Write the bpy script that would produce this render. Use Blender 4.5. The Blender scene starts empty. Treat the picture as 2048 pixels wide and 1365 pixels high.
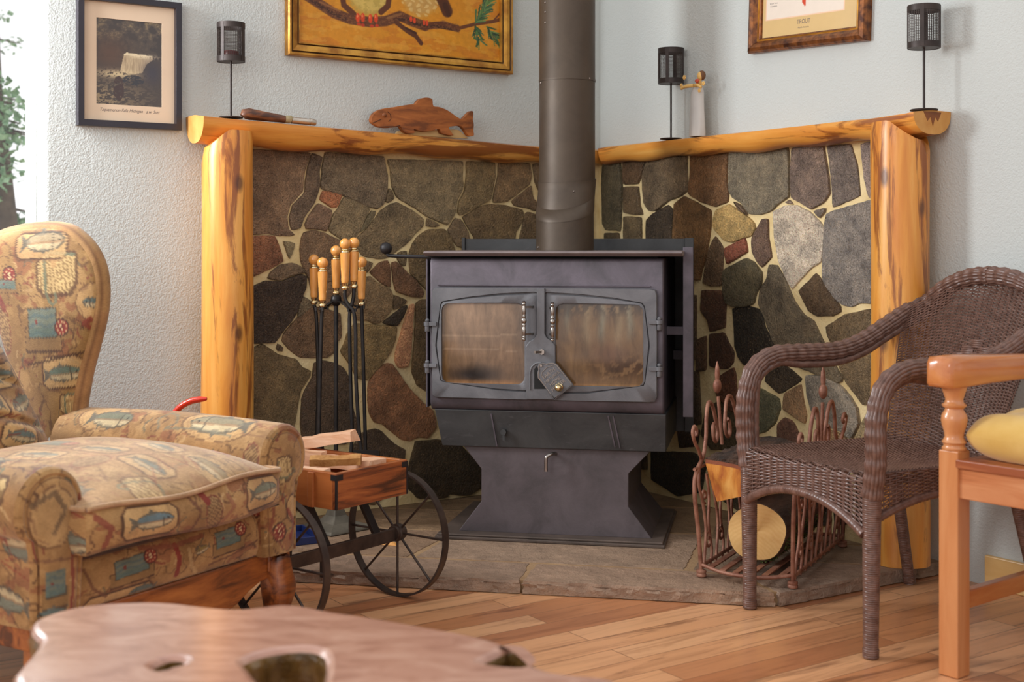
import bpy, math, random
import numpy as np
from mathutils import Vector, Matrix
from mathutils.geometry import tessellate_polygon

S = bpy.context.scene
COL = S.collection
random.seed(7)
rng = np.random.default_rng(7)
PI = math.pi

# ------------------------------------------------------------------ camera, world, lights, exposure
F, CX, HY, CH = 2600.0, 1024.0, 490.0, 0.921       # focal length (px), centre column, horizon row, eye height (m)
cam = bpy.data.cameras.new('camera')
cam_o = bpy.data.objects.new('camera', cam)
COL.objects.link(cam_o)
cam.sensor_width = 36.0
cam.lens = F / 2048 * 36.0
cam.shift_y = -(682.5 - HY) / 2048
cam_o.location = (0, 0, CH)
cam_o.rotation_euler = (PI / 2, 0, 0)
cam.dof.use_dof = True
cam.dof.focus_distance = 3.75
cam.dof.aperture_fstop = 4.2
S.camera = cam_o

S.view_settings.view_transform = 'Standard'
S.view_settings.look = 'None'
S.view_settings.exposure = 0.0
S.view_settings.gamma = 1.0
S.view_settings.use_curve_mapping = False

world = bpy.data.worlds.new('sky')
S.world = world
world.use_nodes = True
wn = world.node_tree
wn.nodes.clear()
w_out = wn.nodes.new('ShaderNodeOutputWorld')
w_bg = wn.nodes.new('ShaderNodeBackground')
w_bg.inputs['Color'].default_value = (0.985, 0.985, 1.0, 1)
# brighter sky in the direction of the window, softer room light elsewhere
w_tc = wn.nodes.new('ShaderNodeTexCoord'); w_dot = wn.nodes.new('ShaderNodeVectorMath'); w_dot.operation = 'DOT_PRODUCT'
w_dot.inputs[1].default_value = (-.55, .83, .1)
w_map = wn.nodes.new('ShaderNodeMapRange')
for k_, v_ in (('From Min', .55), ('From Max', .9), ('To Min', 1.0), ('To Max', 1.22)): w_map.inputs[k_].default_value = v_
wn.links.new(w_tc.outputs['Generated'], w_dot.inputs[0]); wn.links.new(w_dot.outputs['Value'], w_map.inputs['Value'])
wn.links.new(w_map.outputs['Result'], w_bg.inputs['Strength'])
wn.links.new(w_bg.outputs[0], w_out.inputs[0])

def area_light(name, loc, target, sx, sy, power, color):
    l = bpy.data.lights.new(name, 'AREA')
    l.shape = 'RECTANGLE'; l.size = sx; l.size_y = sy; l.energy = power; l.color = color
    o = bpy.data.objects.new(name, l)
    o.location = loc
    o.rotation_euler = (Vector(target) - Vector(loc)).to_track_quat('-Z', 'Y').to_euler()
    COL.objects.link(o)
    return o
# daylight of the tall window in the left wall, and of the glazed side of the room behind the camera
area_light('window_daylight', (-1.86, 3.30, 1.60), (1.2, 3.0, 1.0), 0.55, 0.85, 46, (0.94, 0.97, 1.0))
area_light('patio_daylight', (-2.6, -1.4, 2.3), (0.4, 4.2, 0.7), 1.8, 1.4, 46, (1.0, 0.98, 0.95))

# ------------------------------------------------------------------ frames: local x along a face, y away from the room, z up
class Frame:
    def __init__(s, ox, oy, deg, k=1.0):
        a = math.radians(deg); s.o = (ox, oy); s.r = a; s.k = k; s.ch = CH/k
        s.X = (math.cos(a), math.sin(a)); s.Y = (-math.sin(a), math.cos(a))
    def w(s, x, y, z=0):
        return Vector((s.o[0] + x*s.X[0] + y*s.Y[0], s.o[1] + x*s.X[1] + y*s.Y[1], z))
    def pix(s, px, py, y=0.0):              # point of the plane y = const -> (x, z)
        t = (px - CX) / F
        ox, oy = s.o[0] + y*s.Y[0], s.o[1] + y*s.Y[1]
        x = (t*oy - ox) / (s.X[0] - t*s.X[1])
        d = oy + x*s.X[1]
        return x, s.ch + (HY - py) / F * d
    def pixx(s, px, py, x=0.0):             # point of the plane x = const -> (y, z)
        t = (px - CX) / F
        ox, oy = s.o[0] + x*s.X[0], s.o[1] + x*s.X[1]
        y = (t*oy - ox) / (s.Y[0] - t*s.Y[1])
        d = oy + y*s.Y[1]
        return y, s.ch + (HY - py) / F * d
    def zpix(s, px, py, z):                 # point of the height z -> (x, y)
        d = (s.ch - z) * F / (py - HY)
        wx, wy = (px - CX) / F * d - s.o[0], d - s.o[1]
        return wx*s.X[0] + wy*s.X[1], wx*s.Y[0] + wy*s.Y[1]
C0 = (0.334, 4.92)
WL = Frame(*C0, 34.0)        # left wall: x < 0 away from the corner
WR = Frame(*C0, -56.0)       # right wall: x > 0 away from the corner
ST = Frame(0.108, 3.856, -11.0)
WD = Frame(0, 0, 0)

# ------------------------------------------------------------------ materials
def lin(c):
    c = [x / 255 for x in c]
    return tuple(x / 12.92 if x <= .04045 else ((x + .055) / 1.055) ** 2.4 for x in c)
def C4(c): return (*lin(c), 1.0)

class NT:
    def __init__(s, name):
        m = bpy.data.materials.new(name); m.use_nodes = True
        s.m = m; s.t = m.node_tree; s.t.nodes.clear()
        s.out = s.n('OutputMaterial'); s.p = s.n('BsdfPrincipled')
        s.l(s.p.outputs[0], s.out.inputs[0])
    def n(s, k, **kw):
        nd = s.t.nodes.new('ShaderNode' + k)
        for a, b in kw.items(): setattr(nd, a, b)
        return nd
    def l(s, a, b): s.t.links.new(a, b)
    def coord(s, st=(1, 1, 1), rot=(0, 0, 0), loc=(0, 0, 0)):
        tc = s.n('TexCoord'); mp = s.n('Mapping')
        mp.inputs['Scale'].default_value = st; mp.inputs['Rotation'].default_value = rot; mp.inputs['Location'].default_value = loc
        s.l(tc.outputs['Object'], mp.inputs['Vector']); return mp.outputs[0]
    def noise(s, v, scale, detail=4, rough=.55, dist=0):
        nd = s.n('TexNoise'); nd.inputs['Scale'].default_value = scale; nd.inputs['Detail'].default_value = detail
        nd.inputs['Roughness'].default_value = rough; nd.inputs['Distortion'].default_value = dist
        s.l(v, nd.inputs['Vector']); return nd.outputs[0]
    def ramp(s, f, stops):
        r = s.n('ValToRGB'); e = r.color_ramp.elements
        while len(e) < len(stops): e.new(.5)
        for i, (p, c) in enumerate(stops):
            e[i].position = p; e[i].color = c if len(c) == 4 else (*c, 1)
        s.l(f, r.inputs[0]); return r.outputs[0]
    def mix(s, f, a, b, mode='MIX'):
        m = s.n('Mix', data_type='RGBA', blend_type=mode)
        for sock, v in ((m.inputs[0], f), (m.inputs[6], a), (m.inputs[7], b)):
            if hasattr(v, 'is_output'): s.l(v, sock)
            else: sock.default_value = v
        return m.outputs[2]
    def math(s, op, a, b=0.0):
        m = s.n('Math', operation=op)
        for i, v in enumerate((a, b)):
            if hasattr(v, 'is_output'): s.l(v, m.inputs[i])
            else: m.inputs[i].default_value = v
        return m.outputs[0]
    def bump(s, h, strength, dist=.01, prev=None):
        b = s.n('Bump'); b.inputs['Strength'].default_value = strength; b.inputs['Distance'].default_value = dist
        s.l(h, b.inputs['Height'])
        if prev: s.l(prev, b.inputs['Normal'])
        return b.outputs[0]
    def fin(s, color=None, rough=.5, metal=0, normal=None, spec=.5, coat=0, coat_rough=.1):
        p = s.p.inputs
        if color is not None:
            if hasattr(color, 'is_output'): s.l(color, p['Base Color'])
            else: p['Base Color'].default_value = color
        if hasattr(rough, 'is_output'): s.l(rough, p['Roughness'])
        else: p['Roughness'].default_value = rough
        p['Metallic'].default_value = metal
        p['Specular IOR Level'].default_value = spec
        p['Coat Weight'].default_value = coat; p['Coat Roughness'].default_value = coat_rough
        if normal is not None: s.l(normal, p['Normal'])
        return s.m

def mat(name, c1, c2=None, ns=6, st=(1, 1, 1), rough=.5, metal=0, bump=0, bs=90, bst=None, spec=.5, coat=0, lo=.35, hi=.65, detail=4, bd=.004):
    t = NT(name); v = t.coord(st)
    c2 = c2 or tuple(min(255, x * 1.12) for x in c1)
    col = t.ramp(t.noise(v, ns, detail), [(lo, C4(c1)), (hi, C4(c2))])
    nr = None
    if bump:
        vb = t.coord(bst) if bst else v
        nr = t.bump(t.noise(vb, bs, 3), bump, bd)
    return t.fin(col, rough, metal, nr, spec, coat)

def attr_mat(name, rough=.6, bump=0, bs=150, var=.25, ns=30, st=(1, 1, 1), spec=.4, coat=0, metal=0, bd=.003, speck=0, bst=None):
    t = NT(name); a = t.n('Attribute', attribute_name='Col'); v = t.coord(st)
    lo, hi = 1 - var, 1 + var
    f = t.ramp(t.noise(v, ns, 5), [(.3, (lo, lo, lo)), (.7, (hi, hi, hi))])
    col = t.mix(1.0, a.outputs['Color'], f, 'MULTIPLY')
    if speck:
        v2 = t.coord()
        f2 = t.ramp(t.noise(v2, 260, 2), [(.62, (0, 0, 0)), (.72, (1, 1, 1))])
        col = t.mix(t.math('MULTIPLY', f2, speck), col, C4((190, 175, 150)))
    nr = None
    if bump: nr = t.bump(t.noise(t.coord(bst) if bst else t.coord(), bs, 4), bump, bd)
    return t.fin(col, rough, metal, nr, spec, coat)

def log_mat(name, axis, lo=.53, hi=.62):
    t = NT(name)
    st = [7, 7, 7]; st[axis] = .55
    v = t.coord(st)
    base = t.ramp(t.noise(v, 3.2, 6, .6, .4), [(.25, C4((200, 116, 42))), (.5, C4((226, 152, 64))), (.75, C4((240, 182, 96)))])
    st2 = [17, 17, 17]; st2[axis] = 2.0
    sv = t.coord(st2, loc=(3.1, 1.7, .4))
    streak = t.ramp(t.noise(sv, 1.25, 7, .62, .7), [(lo, (0, 0, 0)), (hi, (1, 1, 1))])
    col = t.mix(t.math('MULTIPLY', streak, .78), base, C4((120, 52, 22)))
    st3 = [5, 5, 5]; st3[axis] = 2.6
    vo = t.n('TexVoronoi'); vo.inputs['Scale'].default_value = 1.6; t.l(t.coord(st3, loc=(.3, .2, .9)), vo.inputs['Vector'])
    knot = t.ramp(vo.outputs['Distance'], [(.07, (1, 1, 1)), (.15, (0, 0, 0))])
    col = t.mix(t.math('MULTIPLY', knot, .8), col, C4((74, 34, 16)))
    nb = t.bump(t.noise(v, 3, 6), .35, .006)
    return t.fin(col, .38, 0, nb, .5, .25, .25)

def wood_mat(name, c1, c2, axis, ns=2.0, k=.12, rough=.4, coat=.3, scale=9, c3=None, bump=.15):
    t = NT(name); st = [scale] * 3; st[axis] = scale * k
    v = t.coord(st)
    stops = [(.32, C4(c1)), (.68, C4(c2))]
    if c3: stops = [(.38, C4(c3)), (.50, C4(c1)), (.68, C4(c2))]
    col = t.ramp(t.noise(v, ns, 7, .6, .6), stops)
    return t.fin(col, rough, 0, t.bump(t.noise(v, ns*3, 5), bump, .003), .5, coat, .15)

# ------------------------------------------------------------------ mesh building
class T:
    """a thing: an Empty at its base and the frame its parts are built in"""
    def __init__(s, name, label, cat, fr=WD, x=0, y=0, z=0, group=None, kind=None):
        o = bpy.data.objects.new(name, None); COL.objects.link(o)
        o.empty_display_size = .05
        o.location = fr.w(x, y, z)*fr.k; o.rotation_euler = (0, 0, fr.r); o.scale = (fr.k,)*3
        s.o = o; s.off = (x, y, z); s.fr = fr
        tag(o, label, cat, group, kind)

def tag(o, label=None, cat=None, group=None, kind=None):
    if label: o['label'] = label
    if cat: o['category'] = cat
    if group: o['group'] = group
    if kind: o['kind'] = kind
    return o

class B:
    def __init__(s): s.v = []; s.f = []; s.c = []; s.mi = []
    def add(s, vs, fs, col=None, mi=0):
        k = len(s.v)
        s.v += [tuple(map(float, p)) for p in vs]
        s.f += [tuple(i + k for i in f) for f in fs]
        s.mi += [mi] * len(fs)
        if col is None: col = (1, 1, 1)
        if len(col) == 3 and not hasattr(col[0], '__len__'): s.c += [tuple(col)] * len(vs)
        else: s.c += [tuple(c) for c in col]
        return s
    def box(s, x0, x1, y0, y1, z0, z1, col=None, mi=0):
        v = [(x, y, z) for z in (z0, z1) for y in (y0, y1) for x in (x0, x1)]
        return s.add(v, [(0, 2, 3, 1), (4, 5, 7, 6), (0, 1, 5, 4), (2, 6, 7, 3), (0, 4, 6, 2), (1, 3, 7, 5)], col, mi)
    def beam(s, p, q, w, h, up=(0, 0, 1), col=None, mi=0, w1=None, h1=None):
        p, q = Vector(p), Vector(q); d = (q - p).normalized(); u = Vector(up)
        sd = d.cross(u)
        if sd.length < 1e-4: sd = d.cross(Vector((1, 0, 0)))
        sd.normalize(); u = sd.cross(d)
        w1 = w if w1 is None else w1; h1 = h if h1 is None else h1
        vs = []
        for c, a, b in ((p, w, h), (q, w1, h1)):
            for i, j in ((-1, -1), (1, -1), (1, 1), (-1, 1)): vs.append(c + sd*(i*a/2) + u*(j*b/2))
        return s.add(vs, [(0, 3, 2, 1), (4, 5, 6, 7), (0, 1, 5, 4), (1, 2, 6, 5), (2, 3, 7, 6), (3, 0, 4, 7)], col, mi)
    def tube(s, pts, r, n=8, cap=True, closed=False, col=None, mi=0, sq=1.0, up=None):
        pts = [Vector(p) for p in pts]; m = len(pts)
        rr = r if hasattr(r, '__len__') else [r] * m
        tg = []
        for i in range(m):
            a = pts[(i-1) % m] if (closed or i > 0) else pts[i]
            b = pts[(i+1) % m] if (closed or i < m-1) else pts[i]
            d = b - a
            tg.append(d.normalized() if d.length > 1e-9 else Vector((0, 0, 1)))
        ref = Vector(up) if up else (Vector((0, 0, 1)) if abs(tg[0].z) < .9 else Vector((1, 0, 0)))
        nn = (ref - tg[0]*ref.dot(tg[0])).normalized()
        vs = []
        for i in range(m):
            if up:
                q = ref - tg[i]*ref.dot(tg[i])
                if q.length > 1e-3: nn = q.normalized()
            nn = (nn - tg[i]*nn.dot(tg[i])).normalized(); bb = tg[i].cross(nn)
            for k in range(n):
                a = 2*PI*k/n
                vs.append(pts[i] + (nn*math.cos(a)*sq + bb*math.sin(a)) * rr[i])
        fs = []
        for i in range(m if closed else m-1):
            j = (i+1) % m
            for k in range(n):
                fs.append((i*n+k, i*n+(k+1) % n, j*n+(k+1) % n, j*n+k))
        if cap and not closed:
            fs.append(tuple(range(n))[::-1]); fs.append(tuple(range((m-1)*n, m*n)))
        return s.add(vs, fs, col, mi)
    def lathe(s, prof, n=24, o=(0, 0, 0), axis='z', col=None, mi=0, cap=True):
        vs = []
        for r, h in prof:
            for k in range(n):
                a = 2*PI*k/n; x, y = r*math.cos(a), r*math.sin(a)
                p = {'z': (x, y, h), 'x': (h, x, y), 'y': (y, h, x)}[axis]
                vs.append((o[0]+p[0], o[1]+p[1], o[2]+p[2]))
        m = len(prof); fs = []
        for i in range(m-1):
            for k in range(n): fs.append((i*n+k, i*n+(k+1) % n, (i+1)*n+(k+1) % n, (i+1)*n+k))
        if cap: fs.append(tuple(range(n))[::-1]); fs.append(tuple(range((m-1)*n, m*n)))
        return s.add(vs, fs, col, mi)
    def ball(s, c, r, n=20, m=12, col=None, mi=0, sc=(1, 1, 1)):
        pr = [(max(1e-4, math.sin(PI*i/m))*r, -math.cos(PI*i/m)*r) for i in range(m+1)]
        k = len(s.v); s.lathe(pr, n, (0, 0, 0), 'z', col, mi)
        for i in range(k, len(s.v)):
            p = s.v[i]; s.v[i] = (c[0]+p[0]*sc[0], c[1]+p[1]*sc[1], c[2]+p[2]*sc[2])
        return s
    def prism(s, poly, a, b, ax='y', col=None, mi=0, off=None):
        """poly in the two other axes, extruded from a to b along ax"""
        n = len(poly)
        def mk(p, h): return {'y': (p[0], h, p[1]), 'z': (p[0], p[1], h), 'x': (h, p[0], p[1])}[ax]
        q = off or poly
        vs = [mk(p, a) for p in poly] + [mk(p, b) for p in q]
        fs = [tuple(range(n)), tuple(range(n, 2*n))[::-1]] + [(i, n+i, n+(i+1) % n, (i+1) % n) for i in range(n)]
        return s.add(vs, fs, col, mi)
    def grid(s, P, col=None, cu=False, cv=False, mi=0, flip=False):
        P = np.asarray(P, float); nu, nv = P.shape[:2]
        fs = []
        for i in range(nu if cu else nu-1):
            for j in range(nv if cv else nv-1):
                a, b = i*nv+j, i*nv+(j+1) % nv
                c, d = ((i+1) % nu)*nv+(j+1) % nv, ((i+1) % nu)*nv+j
                fs.append((a, d, c, b) if flip else (a, b, c, d))
        cc = None if col is None else [tuple(x) for x in np.asarray(col).reshape(-1, 3)]
        return s.add(P.reshape(-1, 3), fs, cc, mi)
    def obj(s, name, mats, parent=None, smooth=40, bevel=0, seg=2, label=None, kind=None, fr=None, subsurf=0):
        me = bpy.data.meshes.new(name)
        off = (0, 0, 0)
        if isinstance(parent, T): off = parent.off; po = parent.o
        elif isinstance(parent, tuple): po, off = parent
        else: po = parent
        V = [(x-off[0], y-off[1], z-off[2]) for x, y, z in s.v]
        me.from_pydata(V, [], s.f)
        for m in (mats if isinstance(mats, (list, tuple)) else [mats]): me.materials.append(m)
        if max(s.mi, default=0): me.polygons.foreach_set('material_index', s.mi)
        ca = me.color_attributes.new('Col', 'FLOAT_COLOR', 'POINT')
        ca.data.foreach_set('color', np.c_[np.array(s.c, float), np.ones(len(s.c))].ravel())
        import bmesh
        bm = bmesh.new(); bm.from_mesh(me)
        bmesh.ops.recalc_face_normals(bm, faces=bm.faces); bm.to_mesh(me); bm.free()
        o = bpy.data.objects.new(name, me); COL.objects.link(o)
        if po is not None: o.parent = po
        if fr is not None:
            o.location = (fr.o[0], fr.o[1], 0); o.rotation_euler = (0, 0, fr.r)
        if bevel:
            b = o.modifiers.new('edge', 'BEVEL'); b.width = bevel; b.segments = seg; b.limit_method = 'ANGLE'; b.angle_limit = math.radians(35)
        if subsurf:
            b = o.modifiers.new('soft', 'SUBSURF'); b.levels = subsurf; b.render_levels = subsurf
        if smooth:
            for p in me.polygons: p.use_smooth = True
            if smooth < 180: me.set_sharp_from_angle(angle=math.radians(smooth))
        if label: o['label'] = label
        if kind: o['kind'] = kind
        return o

def arc(pts, k=8):
    """smooth open curve through pts (Catmull-Rom)"""
    P = [Vector(p) for p in pts]; out = []
    for i in range(len(P)-1):
        a, b = P[max(i-1, 0)], P[i]; c, d = P[i+1], P[min(i+2, len(P)-1)]
        for j in range(k):
            t = j/k
            out.append(.5*((2*b) + (c-a)*t + (2*a-5*b+4*c-d)*t*t + (-a+3*b-3*c+d)*t**3))
    out.append(P[-1]); return out

def text_into(bd, s, size, place, depth=.001, shear=0.0, col=(0, 0, 0), bold=0.0, mi=0):
    """raised lettering: place(x, y, h) -> point"""
    cu = bpy.data.curves.new('txt', 'FONT'); cu.body = s; cu.size = size; cu.align_x = 'CENTER'; cu.align_y = 'CENTER'
    cu.extrude = depth/2; cu.shear = shear; cu.offset = bold; cu.resolution_u = 3
    o = bpy.data.objects.new('txt', cu); COL.objects.link(o)
    bpy.context.view_layer.update()
    me = bpy.data.meshes.new_from_object(o.evaluated_get(bpy.context.evaluated_depsgraph_get()))
    bd.add([place(v.co.x, v.co.y, v.co.z + depth/2) for v in me.vertices], [tuple(p.vertices) for p in me.polygons], col, mi)
    bpy.data.objects.remove(o); bpy.data.curves.remove(cu); bpy.data.meshes.remove(me)

# ------------------------------------------------------------------ flat painting on dense meshes (pattern woven or printed into a surface)
def in_poly(X, Y, poly):
    r = np.zeros(X.shape, bool); n = len(poly)
    for i in range(n):
        x1, y1 = poly[i]; x2, y2 = poly[(i+1) % n]
        if y1 == y2: continue
        c = ((Y < y1) != (Y < y2)) & (X < (x2-x1)*(Y-y1)/(y2-y1)+x1)
        r ^= c
    return r
def seg_d(X, Y, pts):
    d = np.full(X.shape, 1e9)
    for (x1, y1), (x2, y2) in zip(pts[:-1], pts[1:]):
        dx, dy = x2-x1, y2-y1; L = dx*dx+dy*dy+1e-12
        t = np.clip(((X-x1)*dx+(Y-y1)*dy)/L, 0, 1)
        d = np.minimum(d, np.hypot(X-x1-t*dx, Y-y1-t*dy))
    return d
def put(C, m, c, a=1.0):
    w = (m.astype(float) if m.dtype == bool else np.clip(m, 0, 1)) * a
    C[...] = C*(1-w[..., None]) + np.array(c, float)*w[..., None]
def vnoise(X, Y, s, seed=0):
    """smooth value noise 0..1"""
    g = np.random.default_rng(seed).random((64, 64))
    x, y = X*s, Y*s; i, j = np.floor(x).astype(int), np.floor(y).astype(int)
    u, v = x-i, y-j; u, v = u*u*(3-2*u), v*v*(3-2*v)
    a, b = g[i % 64, j % 64], g[(i+1) % 64, j % 64]; c, d = g[i % 64, (j+1) % 64], g[(i+1) % 64, (j+1) % 64]
    return (a*(1-u)+b*u)*(1-v)+(c*(1-u)+d*u)*v
def fbm(X, Y, s, seed=0, o=4):
    r = 0; a = .5; t = 0
    for k in range(o): r = r + a*vnoise(X, Y, s*2**k, seed+k); t += a; a *= .55
    return r/t
def linarr(C): 
    C = np.clip(C, 0, 255)/255
    return np.where(C <= .04045, C/12.92, ((C+.055)/1.055)**2.4)
# ------------------------------------------------------------------ shared materials
def plaster_mat():
    t = NT('wall_paint'); v = t.coord()
    n1 = t.noise(v, 190, 3, .5); n2 = t.noise(v, 95, 2, .5)
    h = t.math('ADD', t.math('MULTIPLY', n1, .6), n2)
    col = t.ramp(t.noise(v, 1.3, 2), [(.3, C4((193, 197, 194))), (.7, C4((200, 204, 200)))])
    return t.fin(col, .75, 0, t.bump(h, .5, .004), .25)
M_WALL = plaster_mat()
M_WHITE = mat('white_vinyl', (238, 236, 230), (246, 244, 240), rough=.35)
M_PINE_BASE = wood_mat('pine_trim', (214, 168, 100), (228, 190, 126), 0, rough=.45)
M_LOGX = log_mat('peeled_log_x', 0, .50, .57)
M_LOGZ = log_mat('peeled_log_z', 2, .56, .63)
M_ENDGRAIN = mat('log_end', (196, 134, 62), (214, 160, 88), ns=14, rough=.5)

def stone_mat():
    t = NT('fieldstone'); a = t.n('Attribute', attribute_name='Col'); v = t.coord()
    f = t.ramp(t.noise(v, 16, 8, .75), [(.30, (.70, .66, .60)), (.5, (1.62, 1.50, 1.28)), (.70, (2.8, 2.5, 2.0))])  # strong contrast paints crevice shade and highlights into the stone colour
    col = t.mix(1.0, a.outputs['Color'], f, 'MULTIPLY')
    rust = t.ramp(t.noise(t.coord(loc=(4, 2, 1)), 4.5, 5, .7), [(.56, (0, 0, 0)), (.72, (1, 1, 1))])
    col = t.mix(t.math('MULTIPLY', rust, .32), col, C4((124, 82, 48)))
    sp = t.ramp(t.noise(v, 210, 2, .5), [(.58, (0, 0, 0)), (.70, (1, 1, 1))])
    col = t.mix(t.math('MULTIPLY', sp, .5), col, C4((186, 158, 118)))  # pale flecks: stone speckle, strengthened as painted glints
    b1 = t.bump(t.noise(v, 38, 6, .7), 1.0, .038)
    b2 = t.bump(t.noise(v, 170, 3, .6), 1.0, .018, b1)
    return t.fin(col, .44, 0, b2, .5)
M_STONE = stone_mat()
M_MORTAR = mat('mortar', (222, 194, 138), (242, 220, 168), ns=14, rough=.9, bump=.7, bs=120, detail=6)
M_MORTAR2 = mat('hearth_joint', (150, 118, 84), (170, 138, 100), ns=14, rough=.9, bump=.5, bs=120, detail=6)

def floor_mat():
    t = NT('hardwood_floor')
    v = t.coord()
    br = t.n('TexBrick'); br.offset = .37; br.offset_frequency = 2
    for k, val in (('Scale', 1.0), ('Mortar Size', .0011), ('Mortar Smooth', .1), ('Bias', 0), ('Brick Width', .92), ('Row Height', .083)):
        br.inputs[k].default_value = val
    br.inputs['Color1'].default_value = (0, 0, 0, 1); br.inputs['Color2'].default_value = (1, 1, 1, 1); br.inputs['Mortar'].default_value = (.5, .5, .5, 1)
    t.l(v, br.inputs['Vector'])
    tone = t.ramp(br.outputs['Color'], [(0, C4((174, 112, 74))), (.3, C4((204, 140, 94))), (.65, C4((224, 168, 122))), (1, C4((186, 122, 80)))])
    sepv = t.n('VectorMath', operation='ADD'); t.l(t.coord((1.3, 13, 13)), sepv.inputs[0]); t.l(t.mix(1.0, br.outputs['Color'], (9, 9, 9, 1), 'MULTIPLY'), sepv.inputs[1])
    g = t.ramp(t.noise(sepv.outputs[0], 2.2, 7, .62, .8), [(.28, (.66, .60, .56)), (.48, (1, 1, 1)), (.75, (1.12, 1.1, 1.06))])
    col = t.mix(1.0, tone, g, 'MULTIPLY')
    dk = t.ramp(t.noise(sepv.outputs[0], 1.1, 6, .65, 1.1), [(.56, (0, 0, 0)), (.66, (1, 1, 1))])
    col = t.mix(t.math('MULTIPLY', dk, .62), col, C4((96, 54, 34)))
    col = t.mix(t.math('MULTIPLY', br.outputs['Fac'], .75), col, C4((84, 48, 28)))
    h = t.math('SUBTRACT', t.math('MULTIPLY', t.noise(v, 9, 3), .35), br.outputs['Fac'])
    return t.fin(col, .33, 0, t.bump(h, .25, .003), .5, .2, .15)
M_FLOOR = floor_mat()

# ------------------------------------------------------------------ room shell
FL = Frame(0, 0, 34.0)                      # boards run along the left wall
b = B(); b.box(-4.5, 9.0, -6.5, 4.6, -.06, 0)
b.obj('floor', M_FLOOR, kind='structure', fr=FL, smooth=0)

xe = WL.pix(84, 300)[0]                      # the left wall stops at the window
WIN0, WIN1, SILL, HEAD = xe, xe-1.55, .80, 2.12
b = B()
pro = [(0, 0), (0, .14)] + [(xe, .14)]
rr = .022
pro += [(xe + rr - rr*math.cos(a), rr - rr*math.sin(a)) for a in [PI/2*i/6 for i in range(7)]]
b.prism(pro, 0, 2.6, 'z')
b.box(WIN1-.9, WIN1, 0, .14, 0, 2.6)
b.box(WIN1, WIN0, 0, .14, 0, SILL)
b.box(WIN1, WIN0, 0, .14, HEAD, 2.6)
b.obj('wall_left', M_WALL, kind='structure', fr=WL, smooth=30)
b = B(); b.box(0, 2.9, 0, .14, 0, 2.6)
b.obj('wall_right', M_WALL, kind='structure', fr=WR, smooth=0)

wt = T('window_1', 'white framed window at the left end of the wall with greenery outside', 'window', WL, (WIN0+WIN1)/2, .1, SILL, kind='structure')
b = B()
for x0, x1, z0, z1 in ((WIN0-.016, WIN0, SILL, HEAD), (WIN1, WIN1+.016, SILL, HEAD), (WIN1+.016, WIN0-.016, SILL, SILL+.03), (WIN1+.016, WIN0-.016, HEAD-.03, HEAD)):
    b.box(x0, x1, .062, .13, z0, z1)
b.obj('window_frame', M_WHITE, wt, smooth=0, bevel=.003)
g = NT('window_glass'); g.p.inputs['Transmission Weight'].default_value = 1; g.p.inputs['IOR'].default_value = 1.45
M_GLASS = g.fin((1, 1, 1, 1), 0.0)
b = B(); b.box(WIN1+.012, WIN0-.012, .10, .104, SILL+.02, HEAD-.02)
b.obj('window_pane', M_GLASS, wt, smooth=0)

b = B(); b.box(1.70, 2.9, -.015, 0, 0, .085)
o = b.obj('baseboard_right', M_PINE_BASE, kind='structure', fr=WR, smooth=0, bevel=.003)
b = B(); b.box(xe, -1.72, -.015, 0, 0, .085)
o = b.obj('baseboard_left', M_PINE_BASE, kind='structure', fr=WL, smooth=0, bevel=.003)

# ------------------------------------------------------------------ hearth slab
HZ = .036
hp = [ST.zpix(1560, 1188, HZ), None]
HX, HYF = .668, -.44
cloc = lambda fr, x, y: (lambda p: ((p.x-ST.o[0])*ST.X[0]+(p.y-ST.o[1])*ST.X[1], (p.x-ST.o[0])*ST.Y[0]+(p.y-ST.o[1])*ST.Y[1]))(fr.w(x, y))
LW, RW = cloc(WL, -1.555, -.002), cloc(WR, 1.555, -.002)
LWo, RWo = LW, RW
APEX = cloc(WL, -.003, -.003)
th = T('hearth', 'low slab hearth of dressed brown stone under the black stove', 'hearth', ST, 0, .3, 0)
def rough_edge(poly, n=40, j=.004):
    out = []
    for (x1, y1), (x2, y2) in zip(poly, poly[1:]+poly[:1]):
        L = math.hypot(x2-x1, y2-y1); k = max(1, int(L/.018))
        for i in range(k):
            t = i/k; out.append((x1+(x2-x1)*t+random.uniform(-j, j), y1+(y2-y1)*t+random.uniform(-j, j)))
    return out
base = [LW, (-HX, HYF), (HX, HYF), RW, APEX]
b = B(); pb = rough_edge(base, j=.002)
q = [(x*.985, y*.985+.01) for x, y in pb]; n = len(q)
b.add([(x, y, .001) for x, y in q] + [(x, y, HZ-.0016) for x, y in q] + [(.0, .2, HZ-.0016)],
      [(i, (i+1) % n, n+(i+1) % n, n+i) for i in range(n)] + [(n+i, n+(i+1) % n, 2*n) for i in range(n)])
b.obj('mortar_bed', M_MORTAR2, th, smooth=30)
def hearth_stone_mat():
    t = NT('hearth_stone'); a = t.n('Attribute', attribute_name='Col'); v = t.coord()
    f = t.ramp(t.noise(v, 15, 7, .72), [(.3, (.78, .74, .72)), (.7, (1.46, 1.38, 1.32))])
    col = t.mix(1.0, a.outputs['Color'], f, 'MULTIPLY')
    return t.fin(col, .6, 0, t.bump(t.noise(v, 150, 4, .65), .8, .005, t.bump(t.noise(v, 34, 5), .7, .012)), .35)
M_HSTONE = hearth_stone_mat()
def lerp2(a, c, t): return (a[0]+(c[0]-a[0])*t, a[1]+(c[1]-a[1])*t)
YB = -.252
sl = lambda y, P, Q: lerp2(P, Q, (y-P[1])/(Q[1]-P[1]))
EL = lambda y: sl(y, (-HX, HYF), LWo); ER = lambda y: sl(y, (HX, HYF), RWo)
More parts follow.
